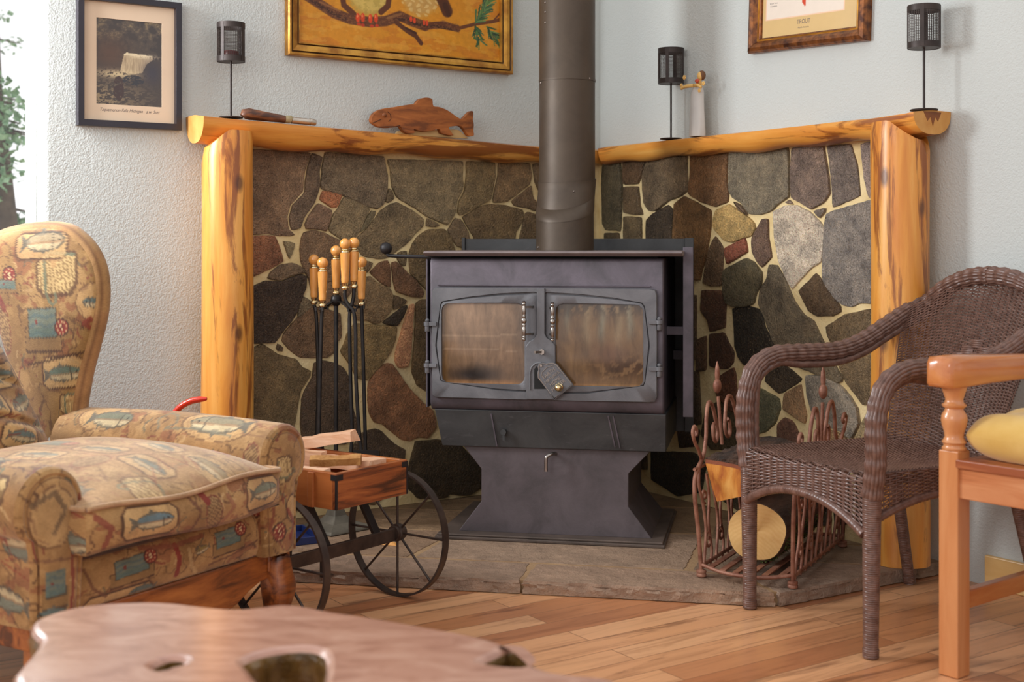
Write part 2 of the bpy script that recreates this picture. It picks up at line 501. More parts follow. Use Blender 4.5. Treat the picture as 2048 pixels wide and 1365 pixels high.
tiles = [
    ([(-HX, HYF), (-.005, HYF), (-.005, YB), EL(YB)], (142, 120, 102)),
    ([(.005, HYF), (HX-.012, HYF), (.565, YB-.03), (.43, YB), (.005, YB)], (150, 126, 106)),
    ([(HX, HYF+.004), ER(-.09), (.60, -.09), (.575, YB-.025)], (146, 126, 110)),
    ([EL(YB+.01), (-.36, YB+.01), (-.30, .10), EL(.10)], (138, 114, 92)),
    ([(-.35, YB+.01), (.42, YB+.01), (.45, .20), (-.29, .20)], (150, 128, 108)),
    ([(.435, YB+.01), (.56, YB-.02), (.59, -.08), ER(-.08), ER(.14), (.46, .14)], (140, 120, 100)),
    ([EL(.11), (-.30, .11), (-.28, .40), (-.92, .40)], (136, 112, 86)),
    ([(.465, .15), ER(.15), (.92, .40), (.475, .40)], (134, 112, 88)),
    ([(-.27, .215), (.45, .215), (.46, .60), (-.27, .60)], (128, 106, 82)),
    ([(.47, .41), (.90, .41), (.65, .60), (.47, .60)], (124, 102, 78)),
    ([(-.90, .41), (-.285, .41), (-.28, .60), (-.65, .60)], (126, 104, 78)),
    ([(-.60, .61), (.60, .61), (.02, 1.04)], (118, 98, 74)),
]
def inside_hearth(x, y):
    return in_poly(np.array([x]), np.array([y]), base)[0]
for k, (pl, c) in enumerate(tiles):
    pl = rough_edge(pl, j=.0022); edge0 = k in (0, 1, 2, 3, 5)
    n = len(pl); cx, cy = sum(p[0] for p in pl)/n, sum(p[1] for p in pl)/n
    pl = [p if inside_hearth(*p) or k in (0, 1, 2, 3, 5) else lerp2(p, (cx, cy), .03) for p in pl]
    b = B(); pl = [p if edge0 and (p[1] < YB-.06 or abs(p[0]) > .62) else lerp2(p, (cx, cy), .0045/max(.03, math.hypot(p[0]-cx, p[1]-cy))) for p in pl]; top = [lerp2(p, (cx, cy), .007) for p in pl]
    cl = lin(c)
    edge = k in (0, 1, 2, 3, 5)
    J = lambda a: random.uniform(-a, a)
    vs = [(x, y, .002 if edge else HZ-.0068) for x, y in pl]
    for q_ in ((.010, .019, .028) if edge else (HZ-.0066, HZ-.0064, HZ-.0062)): vs += [(x+J(.004), y+J(.005), q_+J(.0015)*edge) for x, y in pl]
    vs += [(x+random.uniform(-.003, .003), y+random.uniform(-.003, .003), HZ-.007) for x, y in pl] + [(x, y, HZ+random.uniform(-.0004, .0004)) for x, y in top]
    vs.append((cx, cy, HZ))
    fs = [(5*n+i, 5*n+(i+1) % n, 6*n) for i in range(n)] + [(r*n+i, r*n+(i+1) % n, (r+1)*n+(i+1) % n, (r+1)*n+i) for r in range(5) for i in range(n)]
    b.add(vs, fs, cl)
    b.obj('flagstone', M_HSTONE, th, smooth=30)

# ------------------------------------------------------------------ stone facing either side of the corner
LST = '''
87,72,60:503,299 622,306 610,346 607,383 582,409 575,434 579,460 592,471 560,472 538,467 503,470
74,63,54:625,307 645,314 639,343 639,374 631,404 609,434 602,456 584,461 580,434 587,411 611,385 614,346
80,71,60:651,305 768,313 770,330 775,353 774,383 767,409 755,418 734,412 687,390 645,378 643,374 645,339
112,74,54:647,381 685,390 676,415 664,415 640,400
86,70,59:638,406 664,421 661,434 654,463 630,457 613,459 611,448 624,424
88,78,62:689,393 737,413 740,420 716,470 705,482 683,478 661,464 658,459 668,428 679,416
74,68,54:743,422 753,422 751,432 729,460 720,467 724,456
80,70,55:779,377 784,380 790,397 778,406 771,404
86,77,62:776,319 925,323 924,353 926,374 913,405 911,426 896,451 881,444 853,432 831,416 805,401 795,394 785,373 782,340
85,74,56:934,323 990,325 991,353 985,383 982,399 958,412 920,432 916,426 919,405 931,381 935,353
84,70,54:998,327 1060,327 1064,353 1060,369 1039,385 1016,403 988,406 989,388 998,353
78,66,52:1067,328 1150,330 1150,400 1078,381 1071,362
80,68,54:1158,332 1186,332 1186,395 1158,395
78,66,52:1128,408 1186,404 1186,478 1130,478
80,66,52:1064,371 1067,397 1078,408 1076,424 1066,420 1053,415 1030,412 1024,403 1045,388
72,60,46:1056,424 1085,432 1120,440 1120,478 1040,478 1048,448 1053,426
78,66,50:926,435 958,415 980,409 1010,410 1030,416 1046,419 1050,427 1047,443 1033,465 1030,500 952,500 950,474 942,463
82,70,56:900,456 912,436 922,438 936,462 940,480 940,500 915,492 905,477 896,460
72,62,48:855,436 881,450 873,454 853,453
80,70,55:778,411 795,405 830,424 848,438 848,453 834,465 815,487 790,506 772,517 755,518 725,511 716,495 714,478 730,463 752,437 762,422
84,68,54:608,464 632,461 654,468 683,482 706,490 712,510 717,535 712,560 704,585 690,600 664,612 640,604 626,592 620,560 612,545 603,525 601,500 604,475
74,66,54:602,590 624,602 627,614 617,622 596,637 601,606
78,62,48:612,620 632,614 660,620 682,628 683,655 684,676 676,683 673,703 654,716 603,716 582,702 565,682 569,668 590,643
98,68,52:503,473 551,472 558,489 568,523 544,536 503,556
86,78,62:567,482 592,486 586,508 580,519 573,498
80,68,56:561,530 585,527 601,532 614,546 605,546 582,552 563,561 535,558 541,546
46,38,33:503,575 534,562 563,565 583,555 606,549 614,553 612,577 602,601 593,630 582,645 563,668 550,686 515,687 503,689
80,68,50:503,698 525,688 549,704 559,711 594,719 607,737 623,741 622,752 603,781 597,808 590,850 560,940 503,940
70,58,46:556,687 569,697 567,703 556,703 553,697
58,48,40:640,722 668,726 689,737 698,757 700,780 706,815 716,850 716,870 690,890 605,880 602,845 605,800 611,781 626,757 629,727
96,82,58:710,647 795,654 793,677 783,703 760,735 735,761 715,757 700,728 682,703 689,690 695,669
90,76,58:734,555 742,552 754,565 782,579 786,592 784,620 762,645 748,648 737,641 708,640 706,606 712,580 722,560
76,56,42:741,545 759,527 776,521 781,530 783,557 783,576 761,565
78,58,44:784,525 794,523 811,542 832,561 849,586 845,595 822,593 794,584 788,563
66,55,42:788,590 816,602 811,608 788,621
74,64,48:797,505 814,502 813,532 803,530 795,517
80,66,50:734,521 747,526 735,546 728,535
78,66,48:826,488 838,473 856,460 890,458 903,475 910,500 910,580 862,590 848,574 822,548 819,510
42,36,30:766,646 802,618 815,610 815,616 806,636 795,652 773,649
140,104,80:821,610 828,608 826,640 824,677 822,710 816,734 798,737 791,722 793,703 801,677 808,650 816,627
70,58,42:833,606 846,600 900,600 910,700 890,800 848,780 835,770 825,743 826,728 830,690 832,640
100,72,54:738,767 756,740 776,726 784,728 819,778 848,807 866,822 872,840 873,855 856,877 838,874 820,883 803,879 766,849 750,846 739,824 737,795
56,46,38:720,870 737,862 752,858 766,864 778,879 795,892 812,900 806,960 780,975 720,960 705,900
44,37,28:832,884 880,880 924,893 965,937 975,970 939,993 918,991 899,988 895,996 873,999 835,997 829,988 810,972 819,934 828,902
76,60,44:700,1000 720,972 780,980 765,1000 750,1012
86,70,54:620,900 690,910 700,960 690,1005 630,1010
80,66,50:520,960 610,950 615,1020 540,1028
70,60,46:925,510 1030,510 1030,640 940,660
76,62,48:1040,500 1150,500 1160,640 1040,650
70,58,46:930,680 1080,670 1090,800 920,790
80,64,50:1090,660 1175,650 1180,790 1100,800
72,60,46:910,800 1050,810 1060,900 980,920
76,62,46:1065,815 1180,810 1180,930 1075,930
'''
RST = '''
80,74,60:1205,329 1239,325 1240,346 1243,383 1241,426 1239,463 1228,460 1210,461 1204,448 1203,368
74,64,50:1207,466 1236,467 1238,500 1236,600 1210,600
84,66,50:1245,325 1290,320 1283,347 1275,367 1246,369
88,74,58:1247,375 1275,373 1278,412 1284,429 1268,429 1246,426
92,80,62:1247,433 1281,436 1281,540 1246,540
92,80,66:1294,319 1372,311 1373,383 1362,391 1335,402 1312,421 1297,422 1287,404 1283,353
98,72,50:1381,309 1454,305 1451,365 1455,383 1454,404 1429,413 1400,404 1376,388 1379,353
52,44,37:1303,428 1334,410 1344,419 1341,456 1338,520 1290,520 1290,441
92,68,44:1348,408 1367,393 1400,410 1420,421 1420,453 1414,490 1410,515 1402,540 1398,560 1360,560 1342,510 1346,456
146,124,84:1432,421 1457,409 1468,416 1492,433 1507,446 1510,457 1502,472 1484,477 1462,485 1448,482 1428,458 1425,445
114,66,52:1447,497 1488,477 1494,503 1452,529
88,70,54:1428,472 1443,494 1444,513 1441,572 1421,572 1403,567 1408,535 1415,499
84,78,62:1449,538 1491,516 1506,525 1522,545 1521,569 1510,587 1507,607 1491,613 1462,614 1450,606 1444,584 1444,545
92,74,66:1523,439 1534,438 1535,477 1540,506 1541,515 1522,535 1512,522 1503,504 1502,477
168,160,152:1545,424 1568,412 1592,411 1618,425 1637,443 1646,455 1646,477 1641,524 1621,535 1592,567 1582,580 1570,556 1556,524 1548,480
104,98,88:1458,305 1574,295 1577,343 1576,394 1554,409 1541,422 1519,430 1497,428 1481,406 1464,396 1457,383 1456,340
100,88,84:1584,296 1645,291 1649,314 1656,358 1658,387 1645,406 1620,419 1601,406 1582,396 1580,343
104,96,94:1653,292 1700,289 1702,299 1712,329 1716,373 1718,392 1694,402 1664,415 1662,373 1659,336
118,108,108:1721,289 1744,283 1785,281 1785,395 1738,396 1729,358
112,104,100:1626,422 1650,416 1648,424 1638,437
92,76,64:1466,403 1479,411 1495,431 1478,421
110,98,92:1568,406 1577,400 1585,409
116,112,112:1652,427 1680,418 1744,399 1785,392 1785,606 1743,607 1715,607 1700,615 1685,611 1669,600 1646,566 1643,550 1646,484 1649,440
80,66,52:1630,547 1646,567 1665,598 1679,613 1680,625 1663,632 1632,633 1614,622 1602,598 1594,582 1617,560
96,88,76:1535,530 1552,531 1570,562 1585,600 1604,629 1626,643 1643,682 1661,719 1684,757 1682,764 1671,766 1611,741 1579,730 1568,718 1552,697 1543,682 1526,634 1513,607 1518,579 1532,555
96,82,64:1649,654 1686,630 1744,618 1785,615 1785,810 1744,810 1724,810 1690,765 1672,723 1661,690 1651,668
126,120,114:1610,752 1639,752 1674,767 1683,775 1701,797 1712,816 1715,836 1718,848 1702,879 1683,865 1633,843 1621,819 1613,789
132,106,82:1567,788 1600,769 1605,804 1611,833 1608,848 1563,820
56,48,40:1545,735 1566,724 1569,732 1601,758 1599,763 1563,785 1555,788 1527,763 1530,750
40,36,31:1462,618 1493,613 1515,619 1524,632 1528,656 1541,682 1546,695 1530,712 1500,735 1485,729 1474,714 1468,694 1465,651
72,50,38:1402,581 1441,582 1450,606 1449,625 1448,655 1418,664 1413,640 1400,622
66,46,36:1417,669 1446,666 1456,688 1466,705 1465,725 1453,738 1439,738 1417,733
86,56,42:1439,752 1465,735 1469,747 1471,783 1471,804 1475,826 1462,823 1434,795 1428,775
70,60,44:1435,802 1476,836 1479,848 1475,885 1460,900 1420,900 1400,870 1410,820
84,84,68:1500,775 1521,779 1556,798 1559,819 1548,848 1527,865 1505,870 1480,860 1482,800
100,72,62:1553,850 1567,836 1582,842 1594,865 1602,880 1600,920 1556,920
96,90,72:1510,885 1541,877 1553,886 1553,915 1508,920
132,108,84:1636,855 1663,863 1685,871 1696,885 1694,905 1654,914 1640,890
144,128,100:1730,833 1745,829 1785,829 1785,910 1705,905 1707,882 1720,855
44,40,34:1300,904 1385,906 1410,930 1400,985 1353,994 1324,975 1300,960
52,40,32:1353,860 1397,860 1392,893 1358,897
56,52,42:1560,960 1625,930 1650,930 1660,1050 1600,1060 1545,1040
52,48,40:1660,925 1690,925 1705,1000 1690,1050 1668,1050
58,54,42:1710,940 1785,925 1785,1070 1740,1076 1712,1040
60,54,44:1430,930 1530,925 1540,1000 1480,1025 1425,990
80,60,46:1392,680 1410,672 1410,740 1392,744
60,48,40:1210,610 1300,610 1320,720 1210,720
74,60,46:1310,600 1390,590 1390,720 1335,720
70,58,44:1210,740 1320,735 1320,850 1215,850
66,54,42:1330,735 1395,745 1400,850 1335,850
64,54,40:1215,860 1290,865 1292,940 1215,930
'''
def stone_panel(name, label, fr, data, x0, x1, gain):
    t = T(name, label, 'stone facing', fr, (x0+x1)/2, 0, HZ)
    zt = 1.245
    b = B(); b.box(min(x0, x1), max(x0, x1), -.022, -.001, HZ+.001, zt)
    b.obj('mortar', M_MORTAR, t, smooth=0)
    b = B(); pl_y = -.03
    lo, hi = min(x0, x1)+.004, max(x0, x1)-.004
    for ln in data.strip().split('\n'):
        c, pts = ln.split(':'); c = [int(q) for q in c.split(',')]
        pts = [fr.pix(*[float(v) for v in p.split(',')], pl_y) for p in pts.split()]
        pts = [(min(max(x, lo), hi), min(max(z, HZ+.006), zt)) for x, z in pts]
        # wavy outline
        out = []
        for (ax, az), (bx, bz) in zip(pts, pts[1:]+pts[:1]):
            L = math.hypot(bx-ax, bz-az)
            if L < 1e-4: continue
            k = max(1, int(L/.011))
            for i in range(k):
                u = i/k; j = .0013
                out.append((ax+(bx-ax)*u+random.uniform(-j, j), az+(bz-az)*u+random.uniform(-j, j)))
        # one smoothing pass
        n = len(out)
        if n < 4: continue
        out = [((out[i-1][0]+6*out[i][0]+out[(i+1) % n][0])/8, (out[i-1][1]+6*out[i][1]+out[(i+1) % n][1])/8) for i in range(n)]
        A = sum(out[i][0]*out[(i+1) % n][1]-out[(i+1) % n][0]*out[i][1] for i in range(n))
        if A < 0: out = out[::-1]
        def inset(d):
            r = []
            for i in range(n):
                (ax, az), (bx, bz) = out[i-2 % n], out[(i+2) % n]
                ax, az = out[(i-2) % n]
                tx, tz = bx-ax, bz-az; L = math.hypot(tx, tz)+1e-9
                r.append((out[i][0]-tz/L*d, out[i][1]+tx/L*d))
            return r
        h = random.uniform(.006, .013); tx, tz = random.uniform(-.02, .02), random.uniform(-.015, .015)
        cx = sum(p[0] for p in out)/n; cz = sum(p[1] for p in out)/n
        rings = [(inset(-.002), -.020), (inset(-.0015), -.022-h*.5), (inset(-.0003), -.022-h*.88), (inset(.003), -.022-h)]
        vs = []
        for q, (ring, y) in enumerate(rings):
            for x, z in ring:
                vs.append((x, y if q == 0 else min(-.0225, y + tx*(x-cx)+tz*(z-cz)), z))
        fs = [(r*n+i, r*n+(i+1) % n, (r+1)*n+(i+1) % n, (r+1)*n+i) for r in range(3) for i in range(n)] + [tuple(range(3*n, 4*n))]
        b.add(vs, fs, tuple(gain*q for q in lin(c)))
    b.obj('stones', M_STONE, t, smooth=50)
    return t
XPL, XPR = WL.pix(453, 500, -.10)[0], WR.pix(1803, 500, -.10)[0]
stone_panel('stone_facing', 'brown fieldstone facing on the wall behind the fire tools', WL, LST, XPL, -.012, 3.0)  # gain lifts the stone colours to offset shade on this wall
stone_panel('stone_facing', 'grey and tan fieldstone facing behind the wicker chair, with one whitish stone', WR, RST, .02, XPR, 1.65)  # greys are partly window sheen, put into the stone colours

# ------------------------------------------------------------------ log posts and half-log mantels
def post(label, fr, xc, r, zt, side):
    t = T('log_post', label, 'post', fr, xc, -.105, HZ)
    n, m = 40, 40; vs = []
    ph = random.random()*6
    top = []
    for i in range(m+1):
        for k in range(n):
            a = 2*PI*k/n
            h = HZ+.001 + (zt-HZ)*i/m
            rr = r*(1+.018*math.sin(3*a+ph+h*2.3)+.012*math.sin(5*a-h*5+ph)+.02*math.sin(h*4+ph))
            x, y = xc+rr*math.cos(a), -.105+rr*math.sin(a)
            if i >= m-6:                       # coped shoulder under the mantel log
                u = max(0, side*(x-xc)/r); drop = .055*max(0, (u-.25)/.75)**1.2 + (0.03 if y > -.1 else 0)
                h -= drop*((i-(m-6))/6)
                if i == m: x, y = xc+(x-xc)*.95, -.105+(y+.105)*.95
            vs.append((x, y, h))
    fs = [(i*n+k, i*n+(k+1) % n, (i+1)*n+(k+1) % n, (i+1)*n+k) for i in range(m) for k in range(n)]
    fs += [tuple(range(n))[::-1], tuple(range(m*n, m*n+n))]
    b = B(); b.add(vs, fs); b.obj('post', M_LOGZ, t, smooth=60)
    return t
zl = WL.pix(455, 259, -.18)[1]; zr = WR.pix(1790, 240, -.18)[1]
RL = 51*WL.w(XPL, -.105).y/F; RR = 57.5*WR.w(XPR, -.105).y/F
post('peeled log post holding the mantel nearest the fish-print armchair', WL, XPL, RL, zl, -1)
post('peeled log post holding the mantel behind the wicker chair', WR, XPR, RR, zr, 1)

def mantel(label, fr, prof, capx):
    """prof: list of (x, z_top, n_front, height)"""
    t = T('mantel_log', label, 'mantel', fr, prof[len(prof)//2][0], 0, prof[len(prof)//2][1]-.09)
    P = []; N = 22
    xs = np.linspace(prof[0][0], prof[-1][0], 60)
    px = [p[0] for p in prof]
    sgn = 1 if px[-1] > px[0] else -1
    def ip(x, k): return np.interp(x*sgn, [q*sgn for q in px], [p[k] for p in prof])
    for x in xs:
        zt, nf, h = ip(x, 1), ip(x, 2), ip(x, 3)
        w = .01*math.sin(x*9)*.3+.004*math.sin(x*23)
        ring = [(x, -.001, zt), (x, -nf*.5, zt+.0005)]
        for k in range(N):
            a = .06+(PI-.12)*(k/(N-1))
            ring.append((x, -nf/2-(nf/2-.0005)*math.copysign(abs(math.cos(a))**.85, math.cos(a)), zt-.002-(h+w)*math.sin(a)**.85))
        P.append(ring)
    b = B(); b.grid(P, cv=True, flip=sgn < 0)
    k = len(P[0]); n = len(P)
    b.f.append(tuple(range(k))); b.mi.append(0)
    b.f.append(tuple(range((n-1)*k, n*k))); b.mi.append(1)
    b.obj('log', [M_LOGX, M_ENDGRAIN], t, smooth=45)
    return t
def mp(fr, px, pyt, pyb, nf):
    x, zt = fr.pix(px, pyt, -nf); return (x, zt, nf, zt-fr.pix(px, pyb, -nf*.6)[1])
ml = [mp(WL, 1180, 297, 330, .085), mp(WL, 1080, 291, 325, .09), mp(WL, 790, 263, 309, .125), mp(WL, 500, 236, 293, .15), mp(WL, 408, 226, 286, .155)]
mr = [mp(WR, 1203, 292, 327, .085), mp(WR, 1470, 262, 303, .115), mp(WR, 1745, 231, 281, .15), mp(WR, 1825, 219, 272, .16)]
x_end = WR.pix(1902, 225, 0)[0]
mr.append((x_end, mr[-1][1]+.002, .16, mr[-1][3]))
ml[0] = (-.012,)+ml[0][1:]; mr[0] = (.095,)+mr[0][1:]
mantel('half-log mantel with flat top carrying the wooden fish and a short handle', WL, ml, 0)
mantel('half-log mantel with flat top carrying two mesh lanterns and a figurine', WR, mr, 0)
ZML = lambda px: np.interp(px, [408, 500, 790, 1080], [ml[4][1], ml[3][1], ml[2][1], ml[1][1]])
ZMR = lambda px: np.interp(px, [1203, 1470, 1745, 1858], [mr[0][1], mr[1][1], mr[2][1], mr[4][1]])
# dark weathered star in the heartwood of the right mantel's cut end
b = B(); xs_ = x_end+.0006; zt_c = mr[-1][1]
star = [(-.118, -.004), (-.100, -.030), (-.088, -.018), (-.078, -.044), (-.068, -.018), (-.056, -.030), (-.042, -.004)]
b.prism([(y, zt_c+z) for y, z in star], x_end-.001, xs_, 'x')
mo = [o for o in bpy.data.objects if o.name.startswith('mantel_log') and o.parent is None][-1]
b.obj('heart_stain', mat('dark_heartwood', (120, 66, 28), (140, 80, 36), ns=30, rough=.6), (mo, (mr[len(mr)//2][0], 0, mr[len(mr)//2][1]-.09)), smooth=0)
# ------------------------------------------------------------------ wood stove
def iron_mat(name, c1, c2, rough, bs=260, bump=.18, worn=0):
    t = NT(name); v = t.coord()
    col = t.ramp(t.noise(v, 7, 7, .68, .6), [(.32, C4(c1)), (.68, C4(c2))])
    if worn:
        sc = t.ramp(t.noise(t.coord((5, 5, 16)), 4, 6, .7, .6), [(.60, (0, 0, 0)), (.78, (1, 1, 1))])
        col = t.mix(t.math('MULTIPLY', sc, worn), col, C4((150, 148, 150)))
    rg = t.math('ADD', rough-.08, t.math('MULTIPLY', t.noise(v, 9, 4), .16))
    return t.fin(col, rg, .35, t.bump(t.noise(v, bs, 3), bump, .001), .5)
M_IRON = iron_mat('stove_steel', (72, 68, 72), (106, 97, 106), .5, worn=.12)
M_CAST = iron_mat('cast_iron_door', (88, 88, 91), (118, 117, 120), .52, bs=420, bump=.35, worn=.08)
M_IRON2 = iron_mat('ash_box_steel', (52, 52, 53), (74, 74, 74), .5, worn=.2)
M_BLACK = iron_mat('black_steel', (30, 28, 29), (44, 41, 42), .5)
M_TOPPL = iron_mat('stove_top_steel', (112, 100, 100), (136, 122, 118), .5, worn=.2)
M_PED = iron_mat('pedestal_steel', (74, 67, 68), (100, 90, 93), .55, worn=.05)
M_PIPE = iron_mat('stovepipe_steel', (70, 58, 47), (84, 71, 58), .5, bs=90, bump=.1)
M_BRASS = mat('brass', (222, 196, 140), (238, 220, 176), ns=30, rough=.25, metal=1)
M_STEEL = mat('worn_nickel', (150, 142, 136), (176, 168, 160), ns=20, rough=.3, metal=1)
M_DUST = iron_mat('dusty_base_steel', (74, 64, 58), (112, 96, 86), .6, worn=.1)
M_INNER = mat('firebox_dark', (16, 15, 15), (24, 22, 21), rough=.8)
def soot_glass():
    t = NT('sooty_stove_glass'); a = t.n('Attribute', attribute_name='Col'); v = t.coord((1, 1, 3))
    f = t.ramp(t.noise(t.coord((26, 26, 7)), 1.5, 6, .65, .6), [(.3, (.62, .6, .58)), (.7, (1.28, 1.24, 1.2))])
    col = t.mix(1.0, a.outputs['Color'], f, 'MULTIPLY')
    return t.fin(col, t.math('ADD', .07, t.math('MULTIPLY', t.noise(v, 12, 4), .16)), 0, None, .6, .5, .05)
M_SOOT = soot_glass()

sx = lambda px, py, y=0: ST.pix(px, py, y)
stove = T('wood_stove', 'dark steel double-door wood stove on a flared pedestal', 'wood stove', ST, 0, .2, HZ)
XL, XR = sx(860, 650)[0], sx(1327, 650)[0]
ZT, ZB = sx(1100, 517)[1], sx(1100, 828)[1]
DEP = .50
# body
b = B()
rz, n = .035, 5
pro = [(DEP, ZB), (DEP, ZT)]
pro += [(.012, ZT), (.004, ZT-.004), (0, ZT-.014)]
pro += [(0, ZB+rz)] + [(rz-rz*math.cos(PI/2*i/n), ZB+rz-rz*math.sin(PI/2*i/n)) for i in range(1, n+1)]
b.prism(pro, XL, XR, 'x')
b.obj('firebox', M_IRON, stove, smooth=30, bevel=.004)
# raised lip above the doors
b = B(); x0, z0 = sx(876, 571); x1, _ = sx(1302, 573)
b.box(x0, x1, -.006, .0, z0-.001, z0+.0025); b.obj('door_lip', M_IRON, stove, smooth=0, bevel=.001)
# top plate with bevelled front and a flared lip
zt0, zt1 = sx(1100, 513, -.03)[1], CH-.018
tx0, tx1 = sx(846, 505, -.035)[0], sx(1366, 505, -.005)[0]
b = B()
pr = [(-.022, zt0), (-.036, zt0+.010), (-.030, zt1), (DEP+.03, zt1), (DEP+.03, zt0)]
b.prism(pr, tx0, tx1, 'x'); b.obj('top_plate', M_TOPPL, stove, smooth=0, bevel=.003)
b = B(); b.box(XL+.02, XR-.02, .03, DEP-.02, ZT-.001, zt0+.001); b.obj('top_gap', M_INNER, stove, smooth=0)
# rear heat shield standing above the top
rx0, rz0 = sx(925, 478, DEP+.05); rx1, _ = sx(1388, 480, DEP+.05)
b = B(); b.box(rx0, rx1, DEP+.045, DEP+.055, .30, rz0)
b.box(rx0, rx0+.012, DEP+.035, DEP+.058, .30, rz0+.004); b.box(rx1-.03, rx1, DEP+.03, DEP+.06, .30, rz0+.002)
for x in (-.15, .15): b.box(x-.02, x+.02, DEP-.001, DEP+.046, .6, .64)
b.obj('rear_heat_shield', M_IRON2, stove, smooth=0, bevel=.002)
# side shields
sy0 = .10
qx, qz = sx(1366, 495, sy0-.03)
b = B(); b.box(qx, qx+.006, sy0-.03, DEP+.02, sx(1366, 832, sy0)[1], qz)
b.box(XR-.002, qx+.001, sy0+.03, sy0+.05, sx(1350, 672, sy0)[1], sx(1350, 655, sy0)[1])
b.box(XR-.002, qx+.001, DEP-.08, DEP-.05, .55, .58)
b.box(qx, qx+.03, sy0-.034, sy0-.029, sx(1366, 832, sy0)[1], qz)
b.obj('side_heat_shield', M_IRON, stove, smooth=0, bevel=.0015)
lx = sx(852, 650, .02)[0]
b = B(); b.box(lx, lx+.005, .02, DEP+.02, sx(855, 815, .02)[1], sx(855, 518, .02)[1])
for z in (.5, .8): b.box(lx+.004, XL+.001, .06, .09, z, z+.03)
b.obj('side_heat_shield', M_IRON, stove, smooth=0, bevel=.001)
# doors: cast frames with an arched raised panel and a sooty pane
dz0, dz1 = sx(1090, 800)[1], sx(1090, 576)[1]
dxl, dxm, dxr = sx(866, 690)[0], sx(1083, 690)[0], sx(1315, 690)[0]
def rrect(x0, x1, z0, z1, r, k=6, corners=(1, 1, 1, 1)):
    out = []
    for (cx, cz, a0, on) in ((x1-r, z0+r, -PI/2, corners[0]), (x1-r, z1-r, 0, corners[1]), (x0+r, z1-r, PI/2, corners[2]), (x0+r, z0+r, PI, corners[3])):
        if on: out += [(cx+r*math.cos(a0+PI/2*i/k), cz+r*math.sin(a0+PI/2*i/k)) for i in range(k+1)]
        else:
            a = a0+PI/4; s = r*1.0
            out += [(cx+(s if math.cos(a) > 0 else -s), cz+(s if math.sin(a) > 0 else -s))] * 1
    return out
def loft(bd, loops, closed_ends=(0, 0), mi=0, flip=False):
    n = len(loops[0]); vs = [p for l in loops for p in l]
    fs = [(r*n+i, r*n+(i+1) % n, (r+1)*n+(i+1) % n, (r+1)*n+i) for r in range(len(loops)-1) for i in range(n)]
    if closed_ends[0]: fs.append(tuple(range(n)))
    if closed_ends[1]: fs.append(tuple(range((len(loops)-1)*n, len(loops)*n)))
    bd.add(vs, fs, None, mi)
def resample(loop, n):
    L = [0]
    for a, c in zip(loop, loop[1:]+loop[:1]): L.append(L[-1]+math.hypot(c[0]-a[0], c[1]-a[1]))
    out = []; lp = loop+[loop[0]]; j = 0
    for i in range(n):
        t = L[-1]*i/n
        while j < len(L)-2 and L[j+1] < t: j += 1
        u = (t-L[j])/max(1e-9, L[j+1]-L[j]); out.append((lp[j][0]+(lp[j+1][0]-lp[j][0])*u, lp[j][1]+(lp[j+1][1]-lp[j][1])*u))
    return out
def radial(loop, c, n):
    """loop points at equal angles about c, so nested loops line up"""
    lp = resample(loop, 720); out = []
    for i in range(n):
        a = 2*PI*i/n; best = min(lp, key=lambda p: abs((math.atan2(p[1]-c[1], p[0]-c[0])-a+PI) % (2*PI)-PI)); out.append(best)
    return out
